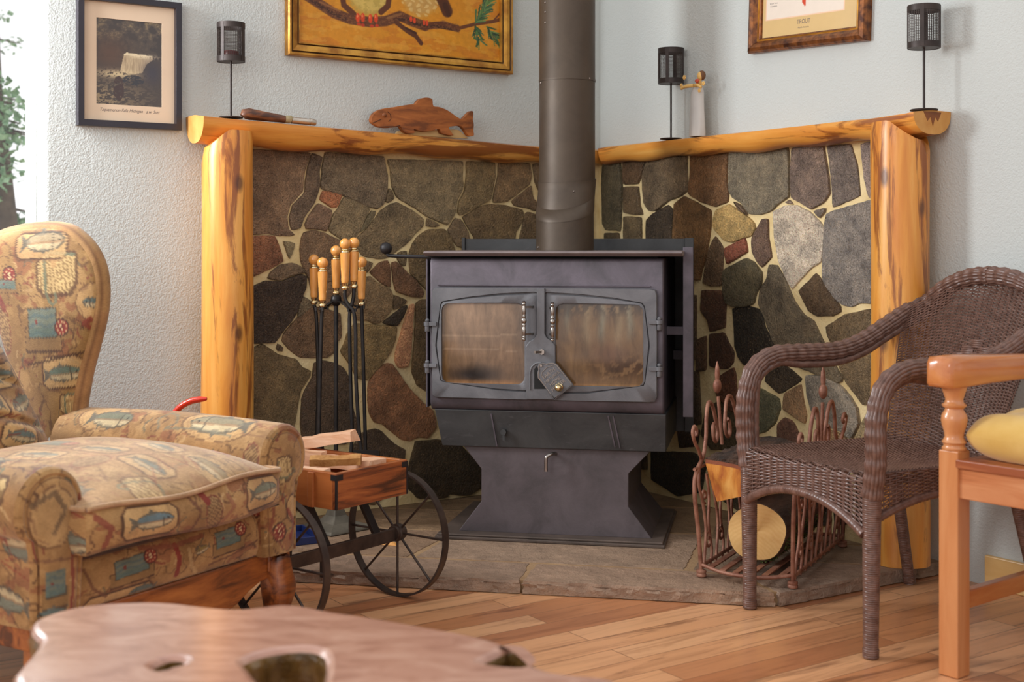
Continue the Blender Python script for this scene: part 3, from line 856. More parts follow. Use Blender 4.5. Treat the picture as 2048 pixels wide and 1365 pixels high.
def door(side):
    left = side < 0
    x0, x1 = (dxl, dxm+.0) if left else (dxm+.002, dxr)
    if left: gx0, gx1, gz0, gz1 = sx(886, 690)[0], sx(1050, 690)[0], sx(970, 767)[1], sx(970, 607)[1]
    else: gx0, gx1, gz0, gz1 = sx(1113, 690)[0], sx(1287, 690)[0], sx(1200, 772)[1], sx(1200, 609)[1]
    gc = ((gx0+gx1)/2, (gz0+gz1)/2)
    outer = rrect(x0, x1, dz0, dz1, .014)
    # arched field: bowed outer side, rising towards the meeting stile
    if left: f = [(sx(873, 690)[0], sx(873, 690)[1]), sx(884, 762), sx(1000, 780), (x1-.0015, sx(1050, 785)[1]), (x1-.0015, sx(1060, 583)[1]), sx(1000, 587), sx(940, 594), sx(884, 604)]
    else: f = [(x0+.0015, sx(1100, 788)[1]), sx(1180, 786), sx(1290, 770), sx(1301, 690), sx(1289, 607), sx(1230, 596), sx(1160, 588), (x0+.0015, sx(1100, 584)[1])]
    N = 96
    O = radial(outer, gc, N); A = radial(f, gc, N); G = radial(rrect(gx0, gx1, gz0, gz1, .022), gc, N)
    mixl = lambda P, Q, t: [(p[0]+(q[0]-p[0])*t, p[1]+(q[1]-p[1])*t) for p, q in zip(P, Q)]
    lay = lambda L, y: [(p[0], y, p[1]) for p in L]
    y0 = -.016
    A = [((a[0]-gc[0])*1+gc[0], a[1]) for a in A]
    b = B()
    loft(b, [lay(O, -.0005), lay(O, y0+.003), lay(mixl(O, A, .06), y0), lay(mixl(O, A, .97), y0), lay(mixl(A, G, .06), y0+.007), lay(mixl(A, G, .10), y0+.007), lay(mixl(A, G, .24), y0+.001), lay(mixl(A, G, .90), y0), lay(mixl(A, G, .97), y0+.002), lay(G, y0+.009), lay(G, -.0005)])
    d = b.obj('door', M_CAST, stove, smooth=45)
    # pane: soot stains, with the room's reflection painted in as warm browns
    nx, nz = 60, 50
    X, Z = np.meshgrid(np.linspace(0, 1, nx), np.linspace(0, 1, nz), indexing='ij')
    C = np.zeros((nx, nz, 3)); C[...] = (96, 74, 54)
    U, V = X*2.4, Z*1.6
    if left:
        put(C, fbm(U, V*3, 2, 3), (140, 112, 88), .8)
        put(C, np.clip((Z-.28)*1.6, 0, 1)*np.clip(1-np.abs(X-.35)*1.3, 0, 1), (158, 130, 104), .65)
        put(C, np.exp(-((X-.42)/.30)**2-((Z-.12)/.10)**2), (26, 25, 27), 1.0)
        put(C, np.exp(-((Z-.015)/.03)**2), (150, 108, 70), .8)
        put(C, np.clip((X-.86)*6, 0, 1), (70, 60, 52), .5)
        put(C, np.exp(-((X-.03)/.05)**2), (92, 66, 34), .8)
        put(C, seg_d(X, Z, [(.0, .42), (.5, .43), (.9, .41)]) < .008, (150, 126, 104), .5)
        put(C, seg_d(X, Z, [(.0, .60), (.4, .59), (.9, .61)]) < .01, (164, 138, 110), .4)
    else:
        put(C, fbm(U*1.6, V, 3, 8), (128, 98, 62), .8)
        for k, (cx, w, zt) in enumerate(((.14, .03, .60), (.36, .05, .35), (.53, .04, .42), (.72, .05, .25), (.84, .04, .5))):
            put(C, np.exp(-((X-cx-.01*np.sin(Z*14+k))/w)**2)*np.clip((Z-zt)*4, 0, 1), (138, 120, 92) if k % 2 else (122, 124, 110), .6)
        put(C, np.exp(-((Z-.96)/.10)**2)*(fbm(U*2, V*2, 5, 4) > .45), (58, 46, 36), .7)
        put(C, np.exp(-((Z-.20-.10*np.maximum(0, X-.5))/.12)**2)*(fbm(U*2, V*3, 4, 12) > .42)*np.clip(X*2-.5, 0, 1), (52, 34, 22), .8)
        put(C, np.exp(-((X-.62)/.22)**2-((Z-.40)/.14)**2), (84, 56, 42), .6)
        put(C, np.exp(-((Z-.01)/.02)**2), (150, 110, 66), .8)
    P = np.zeros((nx, nz, 3)); P[..., 0] = gx0-.002+(gx1-gx0+.004)*X; P[..., 1] = -.0095; P[..., 2] = gz0-.002+(gz1-gz0+.004)*Z
    b = B(); b.grid(P, linarr(C)); k = len(b.v)
    b.box(gx0-.002, gx1+.002, -.008, -.004, gz0-.002, gz1+.002, lin((30, 24, 20)))
    o = b.obj('pane', M_SOOT, (d, stove.off), smooth=0)
    # spindle handle on two short arms
    hx, hz0 = sx(1048 if left else 1105, 682 if left else 683, -.045); _, hz1 = sx(1048, 602 if left else 604, -.045)
    L = hz1-hz0
    prof = [(0, .004), (.03, .006), (.06, .0045), (.08, .0065), (.1, .004), (.14, .0052), (.24, .0062), (.33, .0058), (.36, .0042), (.40, .0068), (.43, .0046), (.46, .0075), (.50, .008), (.54, .0075), (.57, .0046), (.60, .0068), (.64, .0042), (.68, .0058), (.78, .0062), (.86, .0048), (.90, .004), (.92, .0065), (.95, .0045), (.975, .006), (1, .003)]
    b = B(); b.lathe([(r, hz0+L*h) for h, r in prof], 14, (hx, -.045, 0))
    inn = .022 if left else -.012
    for h in (.16, .84): b.beam((hx, -.045, hz0+L*h), (hx+inn, -.014, hz0+L*h), .006, .006)
    b.obj('handle', M_STEEL, (d, stove.off), smooth=60)
    hxp = 855 if left else 1319
    for py in ((648, 731) if left else (645, 738)):
        x, z = sx(hxp, py, -.012)
        b = B()
        b.lathe([(.0065, z-.024), (.0075, z-.022), (.0075, z-.006)], 12, (x, -.014, 0))
        b.lathe([(.011, z-.006), (.011, z+.006)], 14, (x, -.014, 0))
        b.lathe([(.006, z+.006), (.007, z+.012), (.003, z+.016)], 12, (x, -.014, 0))
        xi = x+(.03 if left else -.03)
        b.box(min(x, xi), max(x, xi), -.022, -.006, z-.006, z+.006)
        b.obj('hinge', M_CAST, (d, stove.off), smooth=40, bevel=.001)
    return d
door(-1); door(1)
# centre latch plate
L = lambda *p: [sx(a, c, -.02) for a, c in p]
b = B(); plate = L((1074, 577), (1090, 577), (1090, 668), (1094, 676), (1104, 682), (1111, 692), (1112, 799), (1053, 799), (1052, 694), (1058, 684), (1068, 678), (1074, 670))
b.prism(plate, -.026, -.0165, 'y')
hole = L((1069, 766), (1069, 738), (1076, 730), (1086, 730), (1092, 738), (1092, 778), (1069, 778))
b.obj('latch_plate', M_CAST, stove, smooth=0, bevel=.002)
b = B(); b.prism(hole, -.0266, -.0255, 'y'); b.obj('latch_opening', M_INNER, stove, smooth=0)
b = B(); ring = L((1061, 780), (1061, 745), (1064, 734), (1072, 727), (1084, 725))
b.tube([(x, -.027, z) for x, z in ring], .0028, 8); b.obj('latch_rim', M_CAST, stove, smooth=60)
px, pz = sx(1083, 704, -.026)
b = B(); b.lathe([(.0085, -.034), (.0085, -.026)], 6, (px+.002, 0, pz), 'y'); b.beam((px, -.03, pz), (px-.014, -.062, pz+.001), .007, .007)
b.obj('latch_bolt', M_STEEL, stove, smooth=30)
# swinging name tag with raised rim, lettering and a brass knob
a = math.radians(39)
tcx, tcz = sx(1106, 757, -.034)
ca, sa = math.cos(a), math.sin(a)
def tg(u, v): return (tcx + TS*(u*ca - v*sa), tcz + TS*(u*sa + v*ca))
TS = 1.2
tp = [(-.030, -.044), (.030, -.044), (.030, .020), (.026, .030), (.018, .036), (.010, .039), (.006, .045), (-.004, .050), (-.012, .046), (-.015, .039), (-.022, .034), (-.029, .024)]
b = B(); b.prism([tg(*p) for p in tp], -.038, -.031, 'y')
b.obj('name_tag', M_CAST, stove, smooth=0, bevel=.0012)
tag_o = [o for o in stove.o.children if o.name.startswith('name_tag')][0]
b = B(); b.tube([(*[tg(u*.93, v*.93)][0][:1], -.0385, tg(u*.93, v*.93)[1]) for u, v in tp], .0016, 6, closed=True)
b.tube([(tg(-.020, .020)[0], -.0385, tg(-.020, .020)[1]), (tg(-.012, .028)[0], -.0385, tg(-.012, .028)[1]), (tg(.006, .030)[0], -.0385, tg(.006, .030)[1]), (tg(.020, .024)[0], -.0385, tg(.020, .024)[1])], .0010, 6)
b.lathe([(.0035, -.041), (.0035, -.037)], 10, (tg(-.003, .042)[0], 0, tg(-.003, .042)[1]), 'y')
for s_, v, sz in (('EARTH', .0155, .0125), ("NATURE'S", .003, .0100), ('HOME', -.0095, .0115), ('HEATER', -.0215, .0115)):
    text_into(b, s_, sz, lambda x, y, h, v=v: (tg(x, y+v)[0], -.038-h, tg(x, y+v)[1]), .0014)
b.obj('raised_lettering', M_STEEL, (tag_o, stove.off), smooth=40)
kx, kz = sx(1117, 776, -.05)
b = B(); b.lathe([(.002, -.066), (.008, -.063), (.0105, -.056), (.0105, -.050), (.008, -.044), (.012, -.042), (.0125, -.040), (.0125, -.0385)], 18, (kx, 0, kz), 'y')
b.obj('brass_knob', M_BRASS, (tag_o, stove.off), smooth=60, label='round brass knob')
# ash box
az0, az1 = sx(1100, 898, .03)[1], ZB+.004
ax0, ax1 = sx(872, 850, .03)[0], sx(1333, 870, .03)[0]
b = B()
b.prism([(.012, az1), (.03, az0), (DEP-.02, az0), (DEP-.02, az1)], ax0, ax1, 'x')
vtx = []
for x, y, z in b.v:
    if abs(z-az0) < 1e-6: x = x+(.020 if x < 0 else -.002)
    vtx.append((x, y, z))
b.v = vtx
b.obj('ash_box', M_IRON2, stove, smooth=0, bevel=.002)
for a0, a1, c0, c1 in ((982, 828, 994, 893), (1216, 832, 1230, 895), (1226, 832, 1240, 897)):
    p, q = ST.pix(a0, a1, .011), ST.pix(c0, c1, .026)
    b = B(); b.beam((p[0], .013, p[1]), (q[0], .0275, q[1]), .004, .006, (0, 1, 0)); b.obj('ash_door_seam', M_IRON, stove, smooth=0)
b = B(); x, z = ST.pix(1007, 870, .01)
b.lathe([(.009, .004), (.009, .02)], 14, (x, 0, z+.008), 'y'); b.beam((x, .008, z+.01), (x+.002, .008, z-.018), .007, .006, (0, 1, 0))
b.obj('ash_door_latch', M_IRON2, stove, smooth=40)
# pedestal: waisted front and back sheets, inward sides
pw = [ST.pix(px, py, .045) for px, py in ((925, 895), (963, 936), (963, 1005), (918, 1052))]
pe = [ST.pix(px, py, .045) for px, py in ((1303, 902), (1257, 950), (1257, 1012), (1304, 1070))]
hz = [HZ+.016, .205, .285, az0+.002]
lw = [pw[3][0], pw[2][0], pw[1][0], pw[0][0]]; rw = [pe[3][0], pe[2][0], pe[1][0], pe[0][0]]
b = B(); y0, y1 = .040, DEP-.06; vs = []
ys = [(.030, .47), (.032, .45), (.033, .45), (.034, .47)]
hz[1] = (pw[2][1]+pe[2][1])/2; hz[2] = (pw[1][1]+pe[1][1])/2
for i in range(4): vs += [(lw[i], ys[i][0]+.01, hz[i]), (rw[i], ys[i][0]+.01, hz[i]), (rw[i], ys[i][1], hz[i]), (lw[i], ys[i][1], hz[i])]
fs = [(i*4+k, i*4+(k+1) % 4, i*4+4+(k+1) % 4, i*4+4+k) for i in range(3) for k in range(4)] + [(3, 2, 1, 0), (12, 13, 14, 15)]
b.add(vs, fs); b.obj('pedestal', M_PED, stove, smooth=0, bevel=.002)
x, z = ST.pix(1104, 908, .035)
b = B(); b.tube(arc([(x+.012, .06, z-.004), (x+.004, .018, z+.002), (x-.010, .006, z-.004), (x-.013, .004, z-.016), (x-.013, .004, z-.048)], 5), .0055, 10)
b.obj('air_lever', M_STEEL, stove, smooth=60)
b = B(); bx0, bx1 = -.345, .345
b.box(bx0, bx1, -.012, .50, HZ+.0005, HZ+.010); b.box(bx0+.006, bx1-.006, -.006, .49, HZ+.010, HZ+.017)
b.obj('base_plate', M_DUST, stove, smooth=0, bevel=.0025)
# damper rod with ball
p0 = ST.pix(772, 497, .02); p1 = ST.pix(782, 512, .02); p2 = ST.pix(862, 514, .02)
b = B(); b.tube(arc([(p0[0]+.004, .02, p0[1]-.012), (p0[0]+.005, .02, p1[1]+.006), (p1[0]+.004, .02, p1[1]), (p2[0], .02, p2[1]), (p2[0]+.1, .05, p2[1])], 5), .0058, 10)
b.obj('damper_rod', M_BLACK, stove, smooth=60)
b = B(); b.ball((p0[0], .02, p0[1]), .0185, 28, 18); b.obj('ball_knob', M_BLACK, stove, smooth=180)

# ------------------------------------------------------------------ stovepipe with a small offset elbow
YP = .33
pr = (ST.pix(1187, 470, YP)[0]-ST.pix(1073, 470, YP)[0])/2
pcx = (ST.pix(1187, 470, YP)[0]+ST.pix(1073, 470, YP)[0])/2
YU = .39
ucx = (ST.pix(1190, 200, YU)[0]+ST.pix(1079, 200, YU)[0])/2; ur = (ST.pix(1190, 200, YU)[0]-ST.pix(1079, 200, YU)[0])/2
zA, zBp = ST.pix(1130, 425, YP)[1], ST.pix(1136, 368, YU)[1]
pipe = T('stovepipe', 'brown-black round stovepipe rising from the wood stove', 'stovepipe', ST, pcx, YP, zt1)
def ring(cx, cy, z, r, tilt, n=48):
    return [(cx+r*math.cos(2*PI*k/n), cy+r*math.sin(2*PI*k/n), z+tilt*math.sin(2*PI*k/n)*r+tilt*.25*math.cos(2*PI*k/n)*r) for k in range(n)]
def sleeve(name, rings, mtl=M_PIPE):
    b = B(); loft(b, rings, (1, 1)); return b.obj(name, mtl, pipe, smooth=50)
ta = .42
zm = (zA+zBp)/2; mcx, mcy = (pcx+ucx)/2, (YP+YU)/2
sleeve('lower_pipe', [ring(pcx, YP, zt1+.0005, pr, 0), ring(pcx, YP, zA-.004, pr, ta*.7)])
sleeve('elbow_gore', [ring(pcx, YP, zA-.006, pr*1.015, ta*.7), ring(pcx, YP+.001, zA+.004, pr*1.02, ta*.7), ring(mcx, mcy, zm, pr*1.005, ta)])
sleeve('elbow_gore', [ring(mcx, mcy, zm-.004, pr*1.01, ta), ring(mcx, mcy, zm+.003, pr*1.012, ta), ring(ucx, YU, zBp, ur*1.03, ta*.6), ring(ucx, YU, zBp+.012, ur*1.03, ta*.3)])
zs = ST.pix(1130, 163, YU)[1]
sleeve('upper_pipe', [ring(ucx, YU, zBp-.002, ur*.995, ta*.4), ring(ucx, YU, zs, ur*.995, 0)])
sleeve('upper_pipe', [ring(ucx, YU, zs-.003, ur*1.012, 0), ring(ucx, YU, zs+.004, ur*1.012, 0), ring(ucx, YU, zs+.008, ur, 0), ring(ucx, YU, 2.58, ur, 0)])
for px, py in ((1081, 166), (1178, 157), (1150, 383), (1076, 495), (1092, 5), (1092, 24), (1092, 45)):
    y = (YU if py < 370 else YP); cx, r = (ucx, ur) if py < 370 else (pcx, pr)
    x = max(-.99*r, min(.99*r, ST.pix(px, py, y-r*.6)[0]-cx)); yy = y-math.sqrt(max(0, r*r-x*x))
    b = B(); b.ball((cx+x, yy, ST.pix(px, py, yy)[1]), .0035, 8, 6); b.obj('screw', M_STEEL, pipe, smooth=180)
# ------------------------------------------------------------------ wingback armchair in a fishing-print tapestry
AC = Frame(-.732, 2.888, -29.8, .93)          # x: the way it faces, y: towards the far arm
def fabric_mat():
    t = NT('fishing_tapestry'); a = t.n('Attribute', attribute_name='Col')
    f = t.ramp(t.noise(t.coord(), 16, 5, .6), [(.3, (.72, .68, .63)), (.7, (1.12, 1.11, 1.10))])
    col = t.mix(1.0, a.outputs['Color'], f, 'MULTIPLY')
    wv = t.noise(t.coord((60, 60, 420)), 2.2, 2)
    f2 = t.ramp(wv, [(.35, (.86, .84, .82)), (.65, (1.08, 1.08, 1.08))])
    col = t.mix(1.0, col, f2, 'MULTIPLY')
    m = t.fin(col, .8, 0, t.bump(wv, .35, .002), .25)
    t.p.inputs['Sheen Weight'].default_value = .25
    return m
M_FAB = fabric_mat()
M_OAK = wood_mat('carved_oak', (140, 74, 30), (176, 104, 48), 1, ns=2.2, k=.16, rough=.35, coat=.4, scale=12, c3=(80, 38, 16))
TAN, DK, BLU, RED, CRM = (172, 132, 84), (70, 44, 30), (100, 118, 116), (134, 50, 40), (206, 174, 126)
OLV = (134, 110, 66)
def loc2(X, Y, cx, cy, s, a):
    ca, sa = math.cos(a), math.sin(a); u, v = X-cx, Y-cy
    return (u*ca+v*sa)/s, (-u*sa+v*ca)/s
def m_fish(C, X, Y, cx, cy, L, a=0, c=BLU, flip=1, al=1.0):
    u, v = loc2(X, Y, cx, cy, L, a); u = u*flip
    h = .155*np.sqrt(np.clip(1-((u+.08)/.42)**2, 0, 1))
    body = (np.abs(v) < h)
    tail = in_poly(u, v, [(.26, .02), (.5, .17), (.44, 0), (.5, -.17), (.26, -.02)])
    fin = in_poly(u, v, [(-.12, .12), (-.02, .27), (.1, .12)]) | in_poly(u, v, [(-.15, -.12), (-.06, -.25), (.02, -.12)]) | in_poly(u, v, [(.1, -.1), (.17, -.22), (.2, -.07)])
    edge = (np.abs(v) < h+.035) & (u > -.53) & (u < .36)
    put(C, edge | tail | fin, (78, 74, 66), .75*al)
    put(C, body & (v > -.03), c, .9*al); put(C, body & (v <= -.03), (206, 186, 146), .9*al)
    put(C, body & (np.abs(v+.02) < .022), (160, 120, 84), .6*al)
    put(C, fin | tail, (110, 104, 90), .5*al)
    put(C, np.hypot(u+.40, v-.02) < .025, (40, 34, 30), al)
    put(C, body & (np.abs(u+.27-.4*v*v) < .012), (70, 62, 54), .7*al)
def m_plate(C, X, Y, cx, cy, w, h, a=0, fill=(204, 168, 116), al=1.0):
    u, v = loc2(X, Y, cx, cy, 1, a)
    cu = np.minimum(w/2-np.abs(u), h/2-np.abs(v)); cut = (w/2+h/2-np.abs(u)-np.abs(v)) - .018
    d = np.minimum(cu, cut)
    put(C, np.clip(1+(d)/.006, 0, 1)*(d < .0), (110, 70, 46), .7*al)
    put(C, (d > 0), fill, .75*al); put(C, (d > 0) & (d < .0045), DK, .85*al)
def m_reel(C, X, Y, cx, cy, r):
    u, v = loc2(X, Y, cx, cy, r, 0); q = np.hypot(u, v); an = np.arctan2(v, u)
    put(C, q < 1.12, (70, 44, 34), .85); put(C, q < .95, (142, 56, 44)); put(C, (q > .62) & (q < .82) & (np.sin(an*9) > .2), (214, 178, 130), .9)
    put(C, q < .45, (116, 44, 36)); put(C, seg_d(u, v, [(.2, .25), (-.05, .32), (-.2, .15), (.18, -.1), (.05, -.3), (-.2, -.22)]) < .07, (224, 196, 150))
def m_box(C, X, Y, cx, cy, w, h, a=0):
    u, v = loc2(X, Y, cx, cy, 1, a)
    m = (np.abs(u) < w*.62) & (np.abs(v+h*.32) < h*.30); put(C, (np.abs(u) < w*.64) & (np.abs(v+h*.34) < h*.36), DK, .75); put(C, m, (150, 116, 72), .9)
    put(C, (np.abs(u) < w*.5) & (np.abs(v-h*.12) < h*.42), (74, 66, 54), .8)
    m = (np.abs(u) < w*.47) & (np.abs(v-h*.12) < h*.38); put(C, m, (122, 130, 114), .95)
    put(C, m & (np.sin(v/h*26+np.sin(u/w*9)) > .3), (92, 110, 112), .7); put(C, m & (v < -.02*h), (86, 110, 106), .5)
    put(C, np.hypot(u+w*.2, v-h*.15) < w*.05, RED, .8)
def m_creel(C, X, Y, cx, cy, w, a=0):
    u, v = loc2(X, Y, cx, cy, w, a)
    body = in_poly(u, v, [(-.5, .3), (-.42, .42), (.4, .46), (.5, .38), (.5, -.15), (.36, -.36), (-.36, -.38), (-.5, -.2)])
    put(C, in_poly(u, v*.93, [(-.56, .3), (-.46, .47), (.44, .5), (.57, .4), (.57, -.2), (.4, -.42), (-.4, -.44), (-.57, -.2)]), DK, .6)
    put(C, body, (206, 176, 122)); r = np.floor(v*16)
    put(C, body & ((np.abs((v*16) % 1-.5) > .36) | (np.abs((u*9+r*.5) % 1-.5) > .42)), (122, 92, 56), .75)
    put(C, in_poly(u, v, [(-.16, .42), (.06, .43), (.0, .2), (-.08, .15), (-.14, .2)]), (188, 150, 100))
    put(C, seg_d(u, v, [(.44, .44), (-.2, .52), (-.32, .3), (-.30, -.3), (-.2, -.55), (-.08, -.62), (0, -.5), (-.04, -.4)]) < .035, (112, 116, 92), .9)
def m_net(C, X, Y, cx, cy, w, h, a=0):
    u, v = loc2(X, Y, cx, cy, 1, a); q = np.hypot(u/w*2, v/h*2)
    put(C, (q < 1), (176, 142, 96), .8)
    k = np.minimum(np.abs(((u+v)/.011) % 1-.5), np.abs(((u-v)/.011) % 1-.5)); put(C, (q < 1) & (k < .16), (112, 80, 52), .8)
    put(C, np.abs(q-1) < .05, (126, 66, 48), .9)
def m_curl(C, X, Y, pts, w=.003, c=(128, 90, 66), al=.7): put(C, seg_d(X, Y, pts) < w, c, al)
def m_medal(C, X, Y, cx, cy, w, h, a=0):
    u, v = loc2(X, Y, cx, cy, 1, a); q = np.hypot(u/w*2, v/h*2)
    put(C, (q < 1.04), (124, 90, 62), .8); put(C, q < .97, (204, 166, 112), .85); put(C, np.abs(q-.86) < .02, (150, 112, 78), .6)
def tapestry(shape):
    C = np.zeros((*shape, 3)); C[...] = TAN; return C
def scatter(C, X, Y, seed, cell=.15):
    cell *= .86
    """fill a panel with the print's repeat"""
    r = np.random.default_rng(seed)
    put(C, fbm(X, Y, 9, seed) > .56, (178, 132, 84), .45); put(C, fbm(X+3, Y, 14, seed+5) > .62, (150, 98, 70), .35)
    x0, x1, y0, y1 = X.min(), X.max(), Y.min(), Y.max()
    k = 0
    for j in np.arange(y0+cell*.35, y1, cell*.75):
        for i in np.arange(x0+cell*.4+(k % 2)*cell*.5, x1+cell*.3, cell*1.1):
            q = r.integers(0, 8); a = r.uniform(-.3, .3); cx, cy = i+r.uniform(-.02, .02), j+r.uniform(-.015, .015)
            if q <= 1: m_plate(C, X, Y, cx, cy, .13, .082, a); m_fish(C, X, Y, cx, cy, .105, a, flip=r.choice((-1, 1)))
            elif q == 2: m_box(C, X, Y, cx, cy, .085, .07, a); m_reel(C, X, Y, cx+.045, cy+.012, .020)
            elif q == 3: m_medal(C, X, Y, cx, cy, .15, .09, a); m_fish(C, X, Y, cx, cy, .12, a, (150, 134, 100))
            elif q == 4: m_creel(C, X, Y, cx, cy, .085, a)
            elif q == 5: m_net(C, X, Y, cx, cy, .06, .10, a); m_curl(C, X, Y, [(cx+.03, cy+.05), (cx+.05, cy+.08)], .005, RED)
            elif q == 6: m_fish(C, X, Y, cx, cy, .12, a, (124, 128, 112), flip=r.choice((-1, 1)))
            else: m_reel(C, X, Y, cx, cy, .022)
        k += 1
    for _ in range(int((x1-x0)*(y1-y0)*170)):
        px, py = r.uniform(x0, x1), r.uniform(y0, y1); m_curl(C, X, Y, [(px, py), (px+r.uniform(-.05, .05), py+r.uniform(-.03, .03)), (px+r.uniform(-.06, .06), py+r.uniform(-.05, .05))], .0018, r.choice([0, 1]) and (112, 74, 54) or (140, 60, 46), .6)

def busy(C, X, Y, seed, k=1.0):
    """the small overlapping line work of the print"""
    r = np.random.default_rng(seed+100); x0, x1, y0, y1 = X.min(), X.max(), Y.min(), Y.max(); A_ = (x1-x0)*(y1-y0)
    put(C, fbm(X*1.4+2, Y*1.4, 10, seed) > .55, (140, 104, 62), .55); put(C, fbm(X*1.2, Y*1.2+7, 12, seed+3) > .60, (196, 158, 106), .5); put(C, fbm(X+11, Y*1.5, 15, seed+9) > .66, (128, 66, 46), .45)
    e = np.abs(fbm(X*1.1+5, Y*1.3, 11, seed+21, 3)-.5); put(C, e < .012, (92, 62, 42), .6)
    for _ in range(int(A_*260*k)):
        px, py, a = r.uniform(x0, x1), r.uniform(y0, y1), r.uniform(0, 6.28); L_ = r.uniform(.015, .05); w_ = r.uniform(-1.5, 1.5)
        pts = [(px+L_*t_*math.cos(a+w_*t_), py+L_*t_*math.sin(a+w_*t_)) for t_ in (0, .35, .7, 1)]
        m_curl(C, X, Y, pts, r.choice([.0014, .002, .003]), [(84, 56, 40), (110, 74, 50), (122, 54, 44), (96, 92, 74), (206, 172, 122)][r.integers(0, 5)], .7)

arm_t = T('wingback_armchair', 'wingback armchair in tan fishing-print tapestry with carved oak apron', 'armchair', AC, -.35, 0, 0)
ARMZ, AR = .462, .083
def arm_part(yc, sgn, seed, name):
    """sgn +1: the far arm (outer side at larger y)"""
    prof = []
    yi = yc - sgn*.075
    for z in np.linspace(.235, ARMZ-.01, 46): prof.append((yi - sgn*.012*math.sin((z-.235)/.24*PI*.5), z))
    for a in np.linspace(0, PI*1.18, 64): prof.append((yc - sgn*(.083*math.cos(a)), ARMZ + AR*math.sin(a)))
    prof[45:47] = [((prof[45][0]+prof[46][0])/2, prof[46][1])]
    lo = prof[-1]
    for z in np.linspace(lo[1]-.01, .235, 40): prof.append((yc + sgn*(.045+.02*max(0, (z-.36)/.1)), z))
    prof = np.array(prof); npf = len(prof)
    arcl = np.r_[0, np.cumsum(np.hypot(*np.diff(prof, axis=0).T))]
    xs = np.linspace(-.74, -.012, 170)
    P = np.zeros((len(xs), npf, 3)); 
    rise = .012*np.sin((xs+.74)/.74*PI*.9)
    P[..., 0] = xs[:, None]; P[..., 1] = prof[None, :, 0]; P[..., 2] = prof[None, :, 1]+rise[:, None]*np.clip((prof[None, :, 1]-.3)/.2, 0, 1)
    X, Y = np.meshgrid(xs, arcl, indexing='ij')
    C = tapestry(X.shape)
    busy(C, X, Y, seed, .6)
    if sgn > 0:
        m_medal(C, X, Y, -.58, .31, .17, .10, 0); m_fish(C, X, Y, -.55, .30, .16, 0, (120, 122, 100), -1)
        m_medal(C, X, Y, -.18, .315, .23, .11, 0); m_fish(C, X, Y, -.17, .315, .19, .05, (150, 138, 108))
        m_curl(C, X, Y, [(-.36, .28), (-.38, .31), (-.36, .34), (-.33, .33), (-.31, .30), (-.34, .28), (-.24, .29), (-.12, .28)], .0035, (120, 116, 98)); m_curl(C, X, Y, [(-.55, .20), (-.3, .215), (-.1, .20)], .002, (150, 70, 54))
        m_reel(C, X, Y, -.03, .12, .024); m_net(C, X, Y, -.04, .22, .05, .10)
    else:
        scatter(C, X, Y, seed, .16)
    for k in range(5): m_curl(C, X, Y, [(-.02, .24+.05*k), (-.09, .24+.05*k)], .0016, (130, 90, 62), .5)
    b = B(); b.grid(P, linarr(C), flip=sgn < 0)
    # front: rolled edge, then the flat facing
    R0 = P[-1]; cen = np.array([0, yc-sgn*.006, ARMZ])
    def toward(t, dx):
        q = R0.copy()
        core = np.stack([np.full(npf, 0), np.full(npf, yc-sgn*.012), np.clip(R0[:, 2], .235, ARMZ)], 1)
        q[:, 1:] = R0[:, 1:]*(1-t)+core[:, 1:]*t; q[:, 0] = -.012+dx; return q
    rings = [R0, toward(.05, .008), toward(.14, .012), toward(.20, .008), toward(.30, .013), toward(.55, .017), toward(.8, .018), toward(1.0, .018)]
    # finer rings for the print
    fine = []
    for a, c in zip(rings[:-1], rings[1:]):
        for t in np.linspace(0, 1, 5)[:-1]: fine.append(a*(1-t)+c*t)
    fine.append(rings[-1]); fine = np.array(fine)
    X, Y = fine[..., 1]-yc, fine[..., 2]
    C = tapestry(X.shape); busy(C, X, Y, seed+2, 1.2)
    s = sgn
    if s > 0:
        m_creel(C, X, Y, -.01, .44, .06, 1.6); m_reel(C, X, Y, -.03, .29, .022); m_curl(C, X, Y, [(-.06, .40), (-.05, .34), (-.06, .3), (-.02, .25)], .004, (130, 70, 52)); m_plate(C, X, Y, .02, .34, .05, .07, .1); m_curl(C, X, Y, [(0, .34), (.03, .30), (.01, .27)], .006, RED)
    else:
        m_medal(C, X, Y, .0, .45, .11, .12); m_curl(C, X, Y, [(-.05, .48), (0, .5), (.03, .46), (0, .42)], .006, (112, 90, 66)); m_box(C, X, Y, .005, .31, .05, .065); m_curl(C, X, Y, [(.05, .45), (.045, .38), (.05, .3), (.04, .25)], .005, RED); m_curl(C, X, Y, [(-.05, .37), (.06, .36)], .003); m_fish(C, X, Y, 0, .26, .07)
    put(C, np.abs(np.linspace(0, 1, len(fine))[:, None]-.50*np.ones((1, npf))) < .035, (120, 84, 58), .8)
    b.grid(fine, linarr(C), flip=sgn < 0)
    return b.obj(name, M_FAB, arm_t, smooth=70)
arm_part(.355, 1, 11, 'arm'); arm_part(-.36, -1, 23, 'arm')
